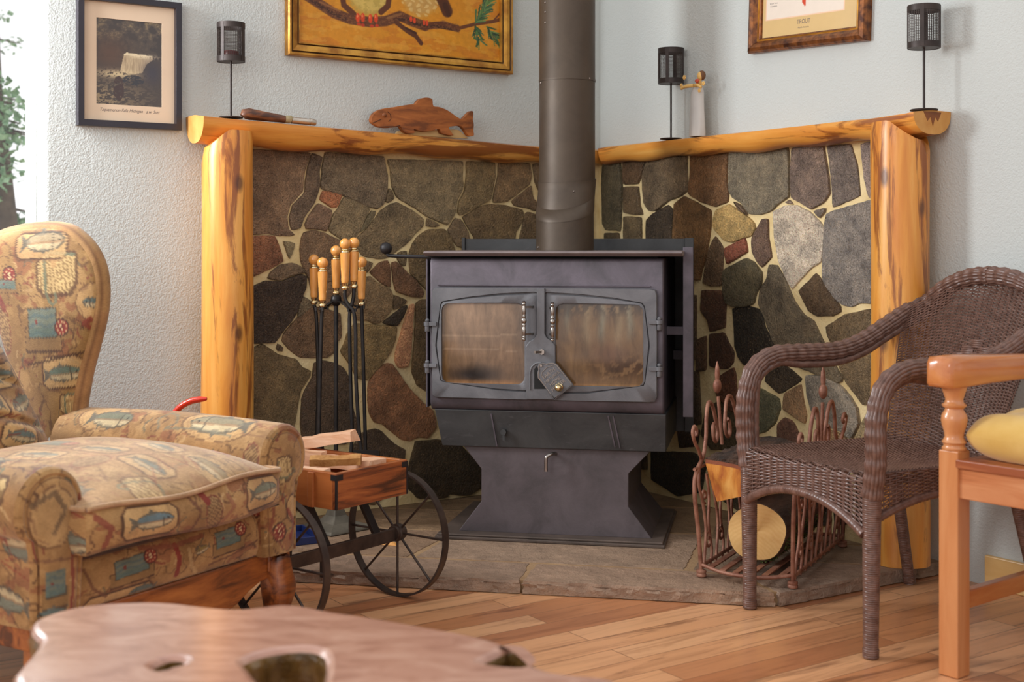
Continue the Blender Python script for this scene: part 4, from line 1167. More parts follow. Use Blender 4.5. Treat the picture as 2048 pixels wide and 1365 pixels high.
# seat cushion: crowned top and boxed front with a welt
def cushion():
    y0, y1, x0, x1 = -.315, .275, -.60, .045
    nu, nv = 150, 150
    # cross-section loop along u from the back top to the front bottom
    us = np.linspace(0, 1, nu); vs = np.linspace(0, 1, nv)
    tp = .455; bt = .368
    b = B()
    U, V = np.meshgrid(us, vs, indexing='ij')
    x = x0+(x1-x0)*U; y = y0+(y1-y0)*V
    crown = (1-np.abs(2*U-1)**3.0)*(1-np.abs(2*V-1)**3.2)
    wav = .006*np.sin(V*9+1)*np.clip((U-.75)*4, 0, 1)
    bow = .018*np.sin(V*PI)*U**2
    P = np.stack([x+bow, y, tp+.072*crown**.75+wav], -1)
    C = tapestry(U.shape); busy(C, x, y, 31, .7); scatter(C, x, y, 31, .17)
    C[...] = C*.6+np.array((206, 176, 142))*.4  # top paled in its colour for window light falling on it
    b.grid(P, linarr(C))
    # boxed sides
    per = [(x0, y0), (x1, y0), (x1, y1), (x0, y1)]
    def side(Pedge, nrm, seed, front=False):
        m = 44; q = np.linspace(0, 1, m)
        S_ = np.zeros((len(Pedge), m, 3))
        for k, t in enumerate(q):
            bul = .016*math.sin(PI*t)*(1-np.abs(np.linspace(-1, 1, len(Pedge)))**10)
            S_[:, k, :] = Pedge; S_[:, k, 2] = Pedge[:, 2]*(1-t)+bt*t + (.006*np.sin(np.linspace(0, 7, len(Pedge)))*t if front else 0)
            S_[:, k, 0] += nrm[0]*bul; S_[:, k, 1] += nrm[1]*bul
        A = np.linspace(0, 1, len(Pedge))*np.linalg.norm(Pedge[-1]-Pedge[0])
        X, Y = np.meshgrid(A, -q*.10, indexing='ij')
        C = tapestry(X.shape)
        busy(C, X, Y, seed, 1.3)
        if front:
            m_plate(C, X, Y, .15, -.05, .15, .082); m_fish(C, X, Y, .15, -.05, .115, .03, (104, 126, 134), -1)
            m_plate(C, X, Y, .51, -.048, .13, .080); m_fish(C, X, Y, .51, -.045, .11, .03, (124, 128, 108), -1)
            m_net(C, X, Y, .335, -.06, .05, .085, .2); m_curl(C, X, Y, [(.30, -.005), (.315, -.03)], .008, RED, .9); m_curl(C, X, Y, [(.26, 0), (.29, -.05), (.27, -.1)], .004, (112, 70, 50)); m_curl(C, X, Y, [(.38, -.03), (.40, -.06), (.37, -.09)], .006, (150, 96, 70)); m_curl(C, X, Y, [(.02, -.02), (.05, -.05), (.04, -.09)], .007, (130, 60, 48))
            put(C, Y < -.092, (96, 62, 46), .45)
        else: scatter(C, X, Y, seed, .12)
        b.grid(S_, linarr(C))
        return S_
    sf = side(P[-1, :, :], (1, 0), 5, True); side(P[:, 0, :], (0, -1), 6); side(P[:, -1, :], (0, 1), 7); side(P[0, :, :], (-1, 0), 8)
    b.add([(x0, y0, bt), (x1, y0, bt), (x1, y1, bt), (x0, y1, bt)], [(0, 1, 2, 3)], lin(TAN))
    o = b.obj('seat_cushion', M_FAB, arm_t, smooth=70)
    w = B(); edge = [P[-1, j, :]+np.array([.004, 0, .002]) for j in range(0, nv, 2)]
    w.tube(edge, .0058, 8, col=lin((188, 150, 112)))
    e2 = [P[i, -1, :]+np.array([0, .003, .002]) for i in range(nu-1, 0, -3)]; w.tube(e2, .0058, 8, col=lin((188, 150, 112)))
    e3 = [P[i, 0, :]+np.array([0, -.003, .002]) for i in range(nu-1, 0, -3)]; w.tube(e3, .0058, 8, col=lin((188, 150, 112)))
    w.obj('welt', M_FAB, (o, arm_t.off), smooth=180)
cushion()
# upholstered front rail
nu, nv = 190, 46
U, V = np.meshgrid(np.linspace(0, 1, nu), np.linspace(0, 1, nv), indexing='ij')
y = -.29+.57*U; z = .236+.102*V
P = np.stack([-.034+.016*np.sin(V*PI)**.6, y, z], -1)
C = tapestry(U.shape); X, Y = U*.57, V*.121
busy(C, X, Y, 44, 1.3)
m_box(C, X, Y, .16, .072, .10, .055, .05); m_reel(C, X, Y, .215, .09, .018); m_box(C, X, Y, .46, .075, .085, .055, .05); m_reel(C, X, Y, .505, .095, .018)
m_fish(C, X, Y, .375, .07, .05, .2, (150, 128, 70)); m_curl(C, X, Y, [(.29, .10), (.30, .06), (.295, .02)], .007, RED, .9); m_curl(C, X, Y, [(.19, .115), (.29, .098), (.38, .105)], .006, (136, 78, 58)); m_plate(C, X, Y, .13, .008, .2, .04); m_fish(C, X, Y, .2, .006, .08)
m_curl(C, X, Y, [(.33, .08), (.34, .03), (.36, .01)], .005, (206, 174, 124)); m_curl(C, X, Y, [(.40, .02), (.48, .03), (.56, .05)], .003, (110, 70, 50)); m_curl(C, X, Y, [(.03, .1), (.05, .05), (.09, .02)], .004, (110, 70, 50))
b = B(); b.grid(P, linarr(C)); b.box(-.06, -.034, -.29, .28, .236, .338, lin(TAN)); b.obj('front_rail', M_FAB, arm_t, smooth=70)
b = B(); pl = [(-.33, .236), (.33, .236), (.33, .175), (.29, .172), (.25, .158), (.21, .138), (.14, .118), (.05, .108), (-.05, .108), (-.14, .118), (-.21, .138), (-.25, .158), (-.29, .172), (-.33, .175)]
b.prism(pl, -.05, -.026, 'x'); b.obj('apron', M_OAK, arm_t, smooth=30, bevel=.003)
for yy in (-.355, .352):
    b = B(); loops = []
    for z, w, dx in ((.236, .032, 0), (.19, .032, 0), (.165, .036, .006), (.14, .037, .010), (.11, .030, .006), (.06, .021, .0), (.02, .018, .002), (.001, .024, .004)):
        loops.append([(-.03+dx+sx_*w, yy+sy_*w, z) for sx_, sy_ in ((-1, -1), (0, -1.06), (1, -1), (1.06, 0), (1, 1), (0, 1.06), (-1, 1), (-1.06, 0))])
    loft(b, loops, (1, 1)); b.obj('leg', M_OAK, arm_t, smooth=50, subsurf=1)
for yy in (-.30, .30):
    b = B(); b.beam((-.72, yy, .24), (-.78, yy, .001), .05, .05, (1, 0, 0), w1=.034, h1=.034); b.obj('leg', M_OAK, arm_t, smooth=0, bevel=.003)
for yy in (-.36, .355):
    b = B(); b.box(-.74, -.02, yy-.04, yy+.04, .19, .238); b.obj('side_rail', M_OAK, arm_t, smooth=0, bevel=.003)
# inner back: a thick pillow leaning back
def back():
    nu, nv = 150, 150
    U, V = np.meshgrid(np.linspace(0, 1, nu), np.linspace(0, 1, nv), indexing='ij')
    z = .40+.56*V
    half = .27-.085*V**1.3
    yc_ = -.055-.02*V
    y = yc_+(2*U-1)*half
    bul = (1-np.abs(2*U-1)**2.6)**.8*(.35+.65*np.sin(PI*np.clip(V, 0, 1))**.6)
    x = -.63-.30*V+.085*bul-.030*np.exp(-((np.abs((V*5.2+.9*U+.12*np.sin(U*7)) % 1-.5)-.5)/.09)**2)*np.clip(bul, 0, 1)+.012*np.sin(U*13+V*17)*np.clip(bul, 0, 1)+.03*np.exp(-((V-.22)/.14)**2)*(1-(2*U-1)**2)
    P = np.stack([x, y, z], -1)
    C = tapestry(U.shape); X, Y = y, V*.72
    busy(C, X, Y, 55, 1); scatter(C, X, Y, 55, .15)
    Pf = P.transpose(1, 0, 2); Cf = C.transpose(1, 0, 2)
    Pb = Pf[:, ::-6].copy(); Pb[..., 0] = -.80-.24*np.linspace(0, 1, nv)[:, None]; Pb[..., 1] = -.06+(Pb[..., 1]+.06)*.96
    Cb = np.broadcast_to(np.array(TAN, float), Pb.shape)
    b = B(); b.grid(np.concatenate([Pf, Pb], 1), linarr(np.concatenate([Cf, Cb], 1)), cv=True)
    top = np.concatenate([Pf[-1], Pb[-1]], 0); m_ = len(top); c_ = top.mean(0)
    ringA = top.copy(); ringA[:, :2] = c_[:2]+(top[:, :2]-c_[:2])*.86; ringA[:, 2] += .022
    ringB = top.copy(); ringB[:, :2] = c_[:2]+(top[:, :2]-c_[:2])*.5; ringB[:, 2] += .032
    b.grid(np.stack([top, ringA, ringB, np.repeat((c_+np.array([0, 0, .034]))[None], m_, 0)]), np.tile(linarr(np.array(TAN, float)), (4, m_, 1)), cv=True)
    b.obj('inner_back', M_FAB, arm_t, smooth=70)
back()
# wings
def wing(sgn, name, seed):
    out_px = [(150, 830), (152, 800), (163, 740), (176, 690), (190, 630), (194, 580), (188, 535), (172, 500), (150, 475), (128, 461), (95, 457), (55, 460), (15, 470), (-25, 490)]
    yw = .33
    ol = [AC.pix(px, py, yw) for px, py in out_px]
    N = 120
    front = arc([(x, 0, z) for x, z in ol], 10); front = np.array([(p[0], p[2]) for p in front])
    L = np.r_[0, np.cumsum(np.hypot(*np.diff(front, axis=0).T))]
    t = np.linspace(0, L[-1], N); fx, fz = np.interp(t, L, front[:, 0]), np.interp(t, L, front[:, 1])
    # back edge of the wing runs up the back post
    bx = np.linspace(-.84, -1.10, N)-0*t; bz = np.linspace(.40, 1.02, N)
    M = 90
    q = np.linspace(0, 1, M)
    X = fx[:, None]*(1-q)+bx[:, None]*q; Z = fz[:, None]*(1-q)+bz[:, None]*q
    puff = .022*np.sin(PI*np.clip(q*1.0, 0, 1))**.6
    Y = np.zeros_like(X)+yw*1.0-.018+.0*X - puff[None, :]
    Y += .028*np.clip((X+.85)/.25, -1, 1)*.6
    C = tapestry(X.shape); PX, PY = X, Z
    C[...] = (158, 122, 74)  # darker base puts the wing's shade into the fabric colour
    busy(C, PX, PY, seed, 1.1)
    def at(px, py): return AC.pix(px, py, yw-.03)
    m_creel(C, PX, PY, *at(112, 552), .125, .06)
    m_plate(C, PX, PY, *at(82, 492), .18, .075, .03); m_fish(C, PX, PY, *at(82, 484), .15, .08, (170, 150, 116), -1)
    m_box(C, PX, PY, *at(88, 655), .105, .10, .06); m_reel(C, PX, PY, *at(123, 655), .022)
    m_medal(C, PX, PY, *at(176, 605), .11, .10); m_fish(C, PX, PY, *at(180, 606), .08)
    m_plate(C, PX, PY, *at(122, 745), .13, .09, .12); m_fish(C, PX, PY, *at(120, 748), .115, .12, (104, 122, 108), -1)
    m_reel(C, PX, PY, *at(27, 552), .024); m_box(C, PX, PY, *at(22, 572), .07, .03); m_creel(C, PX, PY, *at(135, 812), .06)
    m_net(C, PX, PY, *at(12, 655), .05, .15, .15); m_curl(C, PX, PY, [at(3, 590), at(14, 620)], .008, RED)
    m_curl(C, PX, PY, [at(60, 730), at(100, 722), at(160, 705)], .003, DK, .8); m_curl(C, PX, PY, [at(160, 500), at(168, 520), at(172, 550), at(178, 560)], .003, (150, 120, 80))
    m_curl(C, PX, PY, [at(168, 640), at(160, 650), at(172, 660)], .008, RED, .7)
    yo = np.full_like(X, yw+.042)-.01*np.sin(PI*q)[None, :]
    if sgn < 0: Y = -Y-.02; yo = -yo-.02
    b = B(); b.grid(np.stack([X, Y, Z], -1), linarr(C), flip=sgn < 0)
    C2 = tapestry(X.shape); scatter(C2, PX, PY, seed+3, .15)
    b.grid(np.stack([X, yo, Z], -1), linarr(C2), flip=sgn > 0)
    # rounded rim joining the two faces along the outline
    rim = []
    for k in range(9):
        a = PI*k/8; w = (1-math.cos(a))/2; bulge = .020*math.sin(a)
        dx = np.gradient(fx); dz = np.gradient(fz); ln = np.hypot(dx, dz)+1e-9
        rim.append(np.stack([fx+dz/ln*bulge, Y[:, 0]*(1-w)+yo[:, 0]*w, fz-dx/ln*bulge], -1))
    rim = np.array(rim); C3 = tapestry(rim.shape[:2]); put(C3, fbm(rim[..., 0]*3, rim[..., 2], 9, 4) > .5, (168, 122, 80), .6)
    put(C3, np.abs(np.linspace(0, 1, 9)[:, None]-.25*np.ones((1, N))) < .07, (120, 84, 58), .7)
    b.grid(rim, linarr(C3), flip=sgn < 0)
    b.obj(name, M_FAB, arm_t, smooth=75)
wing(1, 'wing', 61); wing(-1, 'wing', 71)
b = B(); b.box(-1.10, -.74, -.30, .30, .24, .40, lin(TAN)); b.box(-.76, -.085, -.28, .28, .20, .366, lin((60, 48, 38))); b.obj('seat_deck', M_FAB, arm_t, smooth=0, bevel=.01)
# ------------------------------------------------------------------ brown wicker armchair
def wicker_mat(name, c1, c2):
    t = NT(name); v = t.coord()
    col = t.ramp(t.noise(v, 60, 3), [(.3, C4(c1)), (.7, C4(c2))])
    return t.fin(col, .30, 0, t.bump(t.noise(v, 500, 2), .2, .0008), .5)
M_WICK = wicker_mat('wicker_strand', (88, 61, 51), (124, 93, 81))
M_WICK_DK = wicker_mat('wicker_rib', (66, 42, 34), (86, 58, 48))
WC = Frame(.722, 3.188, -63.6, .9695)           # x: far front leg -> near front leg, y: towards the back
wch = T('wicker_armchair', 'dark brown woven wicker armchair in front of the log rack', 'wicker chair', WC, 0, .25, 0)

def weave(bd, surf, rows, ribs, h=.0021, th=.0013, amp=.0021, per=3, v0=0, v1=1, phase=0, mi=0, pair=1):
    ns = ribs*per+1
    u = np.linspace(0, 1, ns)[None, :].repeat(rows, 0)
    v = (v0+(np.arange(rows)+.5)/rows*(v1-v0))[:, None].repeat(ns, 1)
    P = surf(u, v); e = 1e-3
    du = surf(np.clip(u+e, 0, 1), v)-surf(np.clip(u-e, 0, 1), v); dv = surf(u, np.clip(v+e, 0, 1))-surf(u, np.clip(v-e, 0, 1))
    nrm = np.cross(du, dv); nrm /= np.linalg.norm(nrm, axis=-1, keepdims=True)+1e-12
    tv = dv/(np.linalg.norm(dv, axis=-1, keepdims=True)+1e-12)
    off = amp*np.cos(PI*u*ribs+PI*(np.arange(rows)//pair)[:, None]+phase)
    Q = P+nrm*off[..., None]
    ring = np.stack([Q+tv*h, Q+nrm*th, Q-tv*h, Q-nrm*th], 2)       # rows, ns, 4, 3
    k0 = len(bd.v)
    idx = np.arange(rows*ns*4).reshape(rows, ns, 4)
    a = idx[:, :-1, :]; c = idx[:, 1:, :]
    f = np.stack([a, np.roll(a, -1, 2), np.roll(c, -1, 2), c], -1).reshape(-1, 4)
    bd.add(ring.reshape(-1, 3), [tuple(x) for x in f.tolist()], None, mi)
def ribs_of(bd, surf, ribs, r=.0020, n=26, mi=0):
    for k in range(ribs+1):
        u = np.full((1, n), k/ribs); v = np.linspace(0, 1, n)[None, :]
        P = surf(u, v)[0]; bd.tube([tuple(p) for p in P], r, 5, mi=mi)
SZ = .418
# seat
def s_seat(u, v):
    x = (-.225+.45*u)*(1-.06*v); y = -.012+.50*v
    z = SZ-.014*np.sin(PI*u)*np.sin(PI*np.clip(v, 0, 1))+.004*(2*u-1)**2
    return np.stack([x, y, z+0*u], -1)
b = B(); weave(b, s_seat, 92, 30, h=.0024); ribs_of(b, s_seat, 30, .0018)
b.obj('seat', M_WICK, wch, smooth=60)
# apron under the front and sides of the seat
def zb(u): return .345-.060*np.abs(2*u-1)**2.2
def s_apron(u, v):
    zt = SZ+.006+.006*(2*u-1)**2
    r = np.clip(1-v*6, 0, 1)
    return np.stack([-.222+.444*u, -.016+.020*r**2, zt-(zt-zb(u))*v+0*u-.004*r], -1)
b = B(); weave(b, s_apron, 25, 16, h=.0022, amp=.0032, per=5); ribs_of(b, s_apron, 16, .0020)
b.obj('apron', M_WICK, wch, smooth=60)
b = B(); P = s_apron(np.linspace(0, 1, 150)[None, :], np.ones((1, 150)))[0]
pts = [tuple(p) for p in P]; rr = [.0105+.0010*abs(math.sin(i*PI/3.2)) for i in range(150)]
b.tube(pts, rr, 12); b.obj('apron_rail', M_WICK, wch, smooth=40)
for sg in (-1, 1):
    def s_side(u, v, sg=sg):
        zt = SZ+.004; zbm = .36-.05*np.abs(2*u-1)**2
        return np.stack([sg*(.228-.012*u)+0*u, .0+.47*u, zt-(zt-zbm)*v], -1)
    b = B(); weave(b, s_side, 16, 24, h=.0022); ribs_of(b, s_side, 24, .0016)
    P = s_side(np.linspace(0, 1, 120)[None, :], np.ones((1, 120)))[0]; b.tube([tuple(p) for p in P], [.0095+.001*abs(math.sin(i*PI/3)) for i in range(120)], 10)
    b.obj('side_apron', M_WICK, wch, smooth=50)
# back: barrel-curved panel up to the arched rim
TOPC = .868
def zrim(x): return TOPC-.098*np.abs(x/.25)**2.2
def s_back(u, v):
    q = 2*u-1
    x = q*(.185+.055*v)
    zt = zrim(x)-.012
    z = SZ-.005+(zt-SZ+.005)*v
    y = .475+.15*v-.085*np.abs(q)**2.4*(.6+.4*v)
    return np.stack([x, y, z], -1)
b = B(); weave(b, s_back, 100, 24, h=.0020, amp=.0030, per=4); ribs_of(b, s_back, 24, .0020)
# small raised diamond of wider strands woven into the middle of the back
for dx, dv in ((0, .62), (-.03, .58), (.03, .58), (-.06, .54), (0, .54), (.06, .54), (-.03, .50), (.03, .50), (0, .46)):
    for k in range(4):
        uu = np.linspace(.5+dx*2-.045, .5+dx*2+.045, 8)[None, :]; vv = np.full((1, 8), dv+.012*k-.018)
        P = s_back(uu, vv)[0]; P[:, 1] -= .004*np.sin(np.linspace(0, PI, 8)); b.tube([tuple(p) for p in P], .0032, 6)
b.obj('backrest', M_WICK, wch, smooth=60)
# arms: braided bands that sweep up into the top rim, with a bound rod beneath
def arm_path(sg):
    pts = [(-.002, .372), *[WC.pixx(px, py, -.245) for px, py in ((1491, 870), (1492, 795), (1509, 738), (1546, 711), (1600, 706), (1670, 702), (1722, 684), (1772, 652), (1830, 614))]]
    out = []
    for k, (y, z) in enumerate(pts):
        bow = .245-.012*(k == 0)
        out.append((sg*bow, y, z))
    y, z = pts[-1]
    for x in (.225, .19, .15, .10, .05, 0): out.append((sg*x, min(.62, y+.03+.055*(1-(x/.245)**2)**.5*1.2), float(zrim(np.array(x)))))
    return out
def braid(bd, path, r, strands=14, per=.040, sq=1.0, up=None):
    P = arc(path, 9)
    d = [0]
    for a, c in zip(P, P[1:]): d.append(d[-1]+(c-a).length)
    L = d[-1]; N = int(L/.0045)
    pts = []; j = 0
    for i in range(N+1):
        t = L*i/N
        while j < len(d)-2 and d[j+1] < t: j += 1
        u = (t-d[j])/max(1e-9, d[j+1]-d[j]); pts.append(P[j].lerp(P[j+1], u))
    k0 = len(bd.v); n = strands*4
    bd.tube(pts, r, n, up=up)
    for i in range(N+1):
        s_ = L*i/N; c = Vector(pts[i])
        for k in range(n):
            p = Vector(bd.v[k0+i*n+k]); q = k/4.0
            w = math.sin(2*PI*s_/per + (.5 if int(q) % 2 else 0))
            g = abs(math.cos(PI*q)); rr = 1 + .060*w + .115*(g**.7-.6)
            x = c + (p-c)*rr
            bd.v[k0+i*n+k] = (x.x, x.y, x.z)
    return pts
for sg in (-1, 1):
    b = B(); ap = arm_path(sg); braid(b, ap, .0235, 15, .034)
    b.obj('arm', M_WICK, wch, smooth=60)
    b = B(); lo = arc([(x*(.97 if k < 9 else .94), y+(.026 if k < 3 else .012 if k < 5 else 0), z-(0 if k < 3 else .020 if k < 5 else .030)) for k, (x, y, z) in enumerate(ap[:13])], 16)
    b.tube(lo, [.0098+.0012*abs(math.sin(i*PI/2.5)) for i in range(len(lo))], 10)
    b.obj('arm_rod', M_WICK_DK if 0 else M_WICK, wch, smooth=40)
# wound legs
def wound(name, p, q, r0, r1, foot=True):
    b = B(); p, q = Vector(p), Vector(q); L = (q-p).length; N = int(L/.0011)
    pts = [p.lerp(q, i/N) for i in range(N+1)]
    rr = [(r0+(r1-r0)*i/N)*(1+.055*abs(math.sin(PI*i/4.5))+(.10 if foot and i > N-20 else 0)) for i in range(N+1)]
    rr[0] *= .8; rr[-1] *= .8
    b.tube(pts, rr, 18, cap=True); b.obj(name, M_WICK, wch, smooth=50)
wound('leg', (-.232, .000, .385), (-.228, .0, .002), .0215, .0165)
wound('leg', (.232, .000, .385), (.228, .0, .002), .0215, .0165)
wound('leg', (-.205, .46, .41), (-.235, .555, .002), .0170, .0150)
wound('leg', (.205, .46, .41), (.235, .555, .002), .0170, .0150)
b = B()
for sg in (-1, 1): b.tube(arc([(sg*.222, .0, .40), (sg*.21, .2, .40), (sg*.205, .46, .405)], 6), .009, 8)
b.tube([(-.205, .47, .405), (.205, .47, .405)], .009, 8); b.obj('seat_frame', M_WICK_DK, wch, smooth=60)
# ------------------------------------------------------------------ wooden bench end with a yellow seat cushion, and the slab coffee table
M_CHERRY = wood_mat('bench_wood_upright', (194, 122, 70), (216, 152, 100), 2, ns=1.6, k=.12, rough=.3, coat=.5, scale=10)
M_CHERRYX = wood_mat('bench_wood_rail', (192, 120, 74), (214, 152, 106), 0, ns=1.6, k=.12, rough=.3, coat=.5, scale=10, c3=(150, 80, 46))
M_CHERRYY = wood_mat('bench_wood_arm', (178, 100, 50), (206, 134, 76), 1, ns=1.6, k=.12, rough=.25, coat=.6, scale=10)
BN = Frame(.952, 2.865, -51.5, .9695)
bn = T('wooden_bench', 'honey-coloured wooden bench with turned arm support at the right edge', 'bench', BN, .3, .25, 0)
w = .043
lx0, lx1, ly0, ly1 = -.012, .036, -.003, .045
zleg = .498
def leg(x0, x1, y0, y1, zt):
    b = B(); b.box(x0, x1, y0, y1, .001, zt); b.obj('leg', M_CHERRY, bn, smooth=0, bevel=.003)
leg(lx0, lx1, ly0, ly1, zleg); leg(.98, 1.03, ly0, ly1, zleg); leg(lx0, lx1, .47, .515, .95); leg(.98, 1.03, .47, .515, .95)
cx, cy = (lx0+lx1)/2, (ly0+ly1)/2
za = .640
H = za-zleg
prof = [(0, .026), (.03, .027), (.06, .023), (.09, .0235), (.12, .027), (.15, .024), (.20, .0205), (.28, .022), (.38, .0265), (.46, .0285), (.54, .027), (.61, .021), (.64, .0195), (.67, .0255), (.70, .0265), (.73, .021), (.78, .019), (.86, .0225), (.92, .0255), (.97, .027), (1, .027)]
for X in (cx, 1.005):
    b = B(); b.lathe([(r, zleg+H*h) for h, r in prof], 28, (X, cy, 0)); b.obj('arm_spindle', M_CHERRY, bn, smooth=50)
for X in (cx, 1.005):
    b = B(); loops = []
    st = [(-.040, .024, .648, .690), (-.036, .031, .640, .702), (-.030, .034, .638, .706), (.03, .036, .638, .707), (.12, .034, .640, .702), (.25, .032, .640, .697), (.38, .031, .637, .691), (.50, .030, .633, .685)]
    for y, hw, z0, z1 in st:
        loops.append([(X+u*hw, y, z0+(z1-z0)*v) for u, v in ((-.85, 0), (0, 0), (.85, 0), (1, .1), (1, .80), (.85, .97), (0, 1.02), (-.85, .97), (-1, .80), (-1, .1))])
    loft(b, loops, (1, 1)); b.obj('armrest', M_CHERRYY, bn, smooth=60)
b = B(); b.box(lx1-.004, .985, .004, .030, .395, .462); b.obj('front_rail', M_CHERRYX, bn, smooth=0, bevel=.003)
b = B(); b.box(lx1-.006, .99, -.004, .05, .462, .481); b.obj('seat_edge', M_CHERRYX, bn, smooth=0, bevel=.003)
for X in (cx, 1.005):
    b = B(); b.box(X-.014, X+.014, .04, .475, .395, .47); b.obj('side_rail', M_CHERRYY, bn, smooth=0, bevel=.003)
    b = B(); b.box(X-.012, X+.012, .04, .475, .142, .182); b.obj('stretcher', M_CHERRYY, bn, smooth=0, bevel=.003)
b = B()
for k in range(6): b.box(.03, .99, .06+k*.07, .115+k*.07, .462, .476)
b.obj('seat_slats', M_CHERRYX, bn, smooth=0, bevel=.002)
b = B(); b.box(.03, .985, .485, .505, .86, .93); b.box(.03, .985, .485, .505, .62, .66); b.obj('back_rails', M_CHERRYX, bn, smooth=0, bevel=.003)
M_CORD = NT('yellow_corduroy')
_t = M_CORD; _v = _t.coord()
_c = _t.ramp(_t.noise(_v, 7, 5), [(.3, C4((200, 156, 72))), (.7, C4((222, 186, 112)))])
_wv = _t.n('TexWave'); _wv.inputs['Scale'].default_value = 95; _wv.inputs['Distortion'].default_value = .6; _wv.bands_direction = 'X'; _t.l(_v, _wv.inputs['Vector'])
M_CORD = _t.fin(_c, .85, 0, _t.bump(_wv.outputs['Fac'], .3, .0015), .2); _t.p.inputs['Sheen Weight'].default_value = .3
def pillow(name, label, fr, x0, x1, y0, y1, z0, h, m, cat, seed=0):
    n = 70
    q = np.sin(np.linspace(-PI/2, PI/2, n))
    U, V = np.meshgrid(q, q, indexing='ij')
    e = np.sqrt(np.clip((1-np.abs(U)**16)*(1-np.abs(V)**16), 0, 1))*(.62+.38*(1-U**4)*(1-V**4))
    wr = .007*np.sin(V*11+U*3+seed)*np.clip((np.abs(U)-.5)*2.5, 0, 1)+.004*np.sin(V*23)*np.clip((np.abs(U)-.7)*3, 0, 1)
    x = (x0+x1)/2+U*(x1-x0)/2*(1-.05*np.abs(V)**5); y = (y0+y1)/2+V*(y1-y0)/2*(1-.06*np.abs(U)**5)
    b = B()
    b.grid(np.stack([x, y, z0+h*.45+h*.55*e+wr*e], -1)); b.grid(np.stack([x, y, z0+h*.45-h*.45*np.clip(e*1.5, 0, 1)], -1), flip=True)
    o = b.obj(name, m, smooth=180, fr=None)
    o.location = fr.w(0, 0, 0)*fr.k; o.rotation_euler = (0, 0, fr.r); o.scale = (fr.k,)*3
    return tag(o, label, cat)
pillow('seat_cushion', 'mustard yellow corduroy cushion on the wooden bench', BN, .016, .95, .010, .455, .4825, .110, M_CORD, 'cushion')

# coffee table: live-edge slab with natural holes
TZ = .40
def at(px, py): return ((px-CX)/F*((CH-TZ)*F/(py-HY)), (CH-TZ)*F/(py-HY))
back_edge = [(30, 1375), (24, 1352), (40, 1330), (66, 1300), (76, 1280), (62, 1264), (60, 1248), (76, 1235), (110, 1222), (160, 1211), (215, 1205), (290, 1202), (350, 1204), (410, 1211), (470, 1216), (520, 1212), (565, 1207), (610, 1210), (660, 1220), (720, 1229), (790, 1240), (860, 1253), (930, 1265), (990, 1280), (1035, 1297), (1062, 1318), (1085, 1335), (1130, 1345), (1190, 1350), (1240, 1362)]
ol = [at(*p) for p in back_edge]
ol += [(.16, 1.50), (.20, 1.40), (.17, 1.28), (.08, 1.18), (-.04, 1.12), (-.2, 1.09), (-.36, 1.12), (-.5, 1.18), (-.60, 1.28), (-.645, 1.42)]
ol = [(p[0], p[1]) for p in arc([(x, y, 0) for x, y in ol+[ol[0]]], 4)][:-1]
h1 = [at(*p) for p in ((488, 1322), (520, 1308), (560, 1300), (600, 1296), (634, 1300), (648, 1312), (650, 1335), (640, 1372), (600, 1392), (548, 1390), (520, 1360))]
h2 = [at(*p) for p in ((306, 1331), (330, 1318), (352, 1314), (366, 1318), (362, 1326), (340, 1331), (322, 1338))]
h3 = [at(*p) for p in ((962, 1322), (985, 1312), (1020, 1296), (1040, 1306), (1052, 1322), (1040, 1330), (1000, 1328))]
holes = [[(p[0], p[1]) for p in arc([(x, y, 0) for x, y in h+[h[0]]], 3)][:-1] for h in (h1, h2, h3)]
M_SLAB = NT('burl_slab'); _t = M_SLAB; _v = _t.coord((6, 14, 6))
_c = _t.ramp(_t.noise(_v, 1.6, 7, .62, 1.2), [(.28, C4((150, 98, 78))), (.5, C4((184, 134, 112))), (.72, C4((204, 160, 138)))])  # lightened pinkish tones carry a hazy sky reflection in the wood colour
M_SLAB = _t.fin(_c, .35, 0, _t.bump(_t.noise(_t.coord(), 8, 4), .12, .004), .5, .9, .16)
M_BARK = mat('slab_bark_edge', (84, 60, 26), (134, 100, 50), ns=24, rough=.3, bump=.8, bs=60, coat=.5, bd=.01)
ct = T('coffee_table', 'live-edge burl slab coffee table with holes, in front of the armchair', 'coffee table', WD, -.22, 1.45, 0)
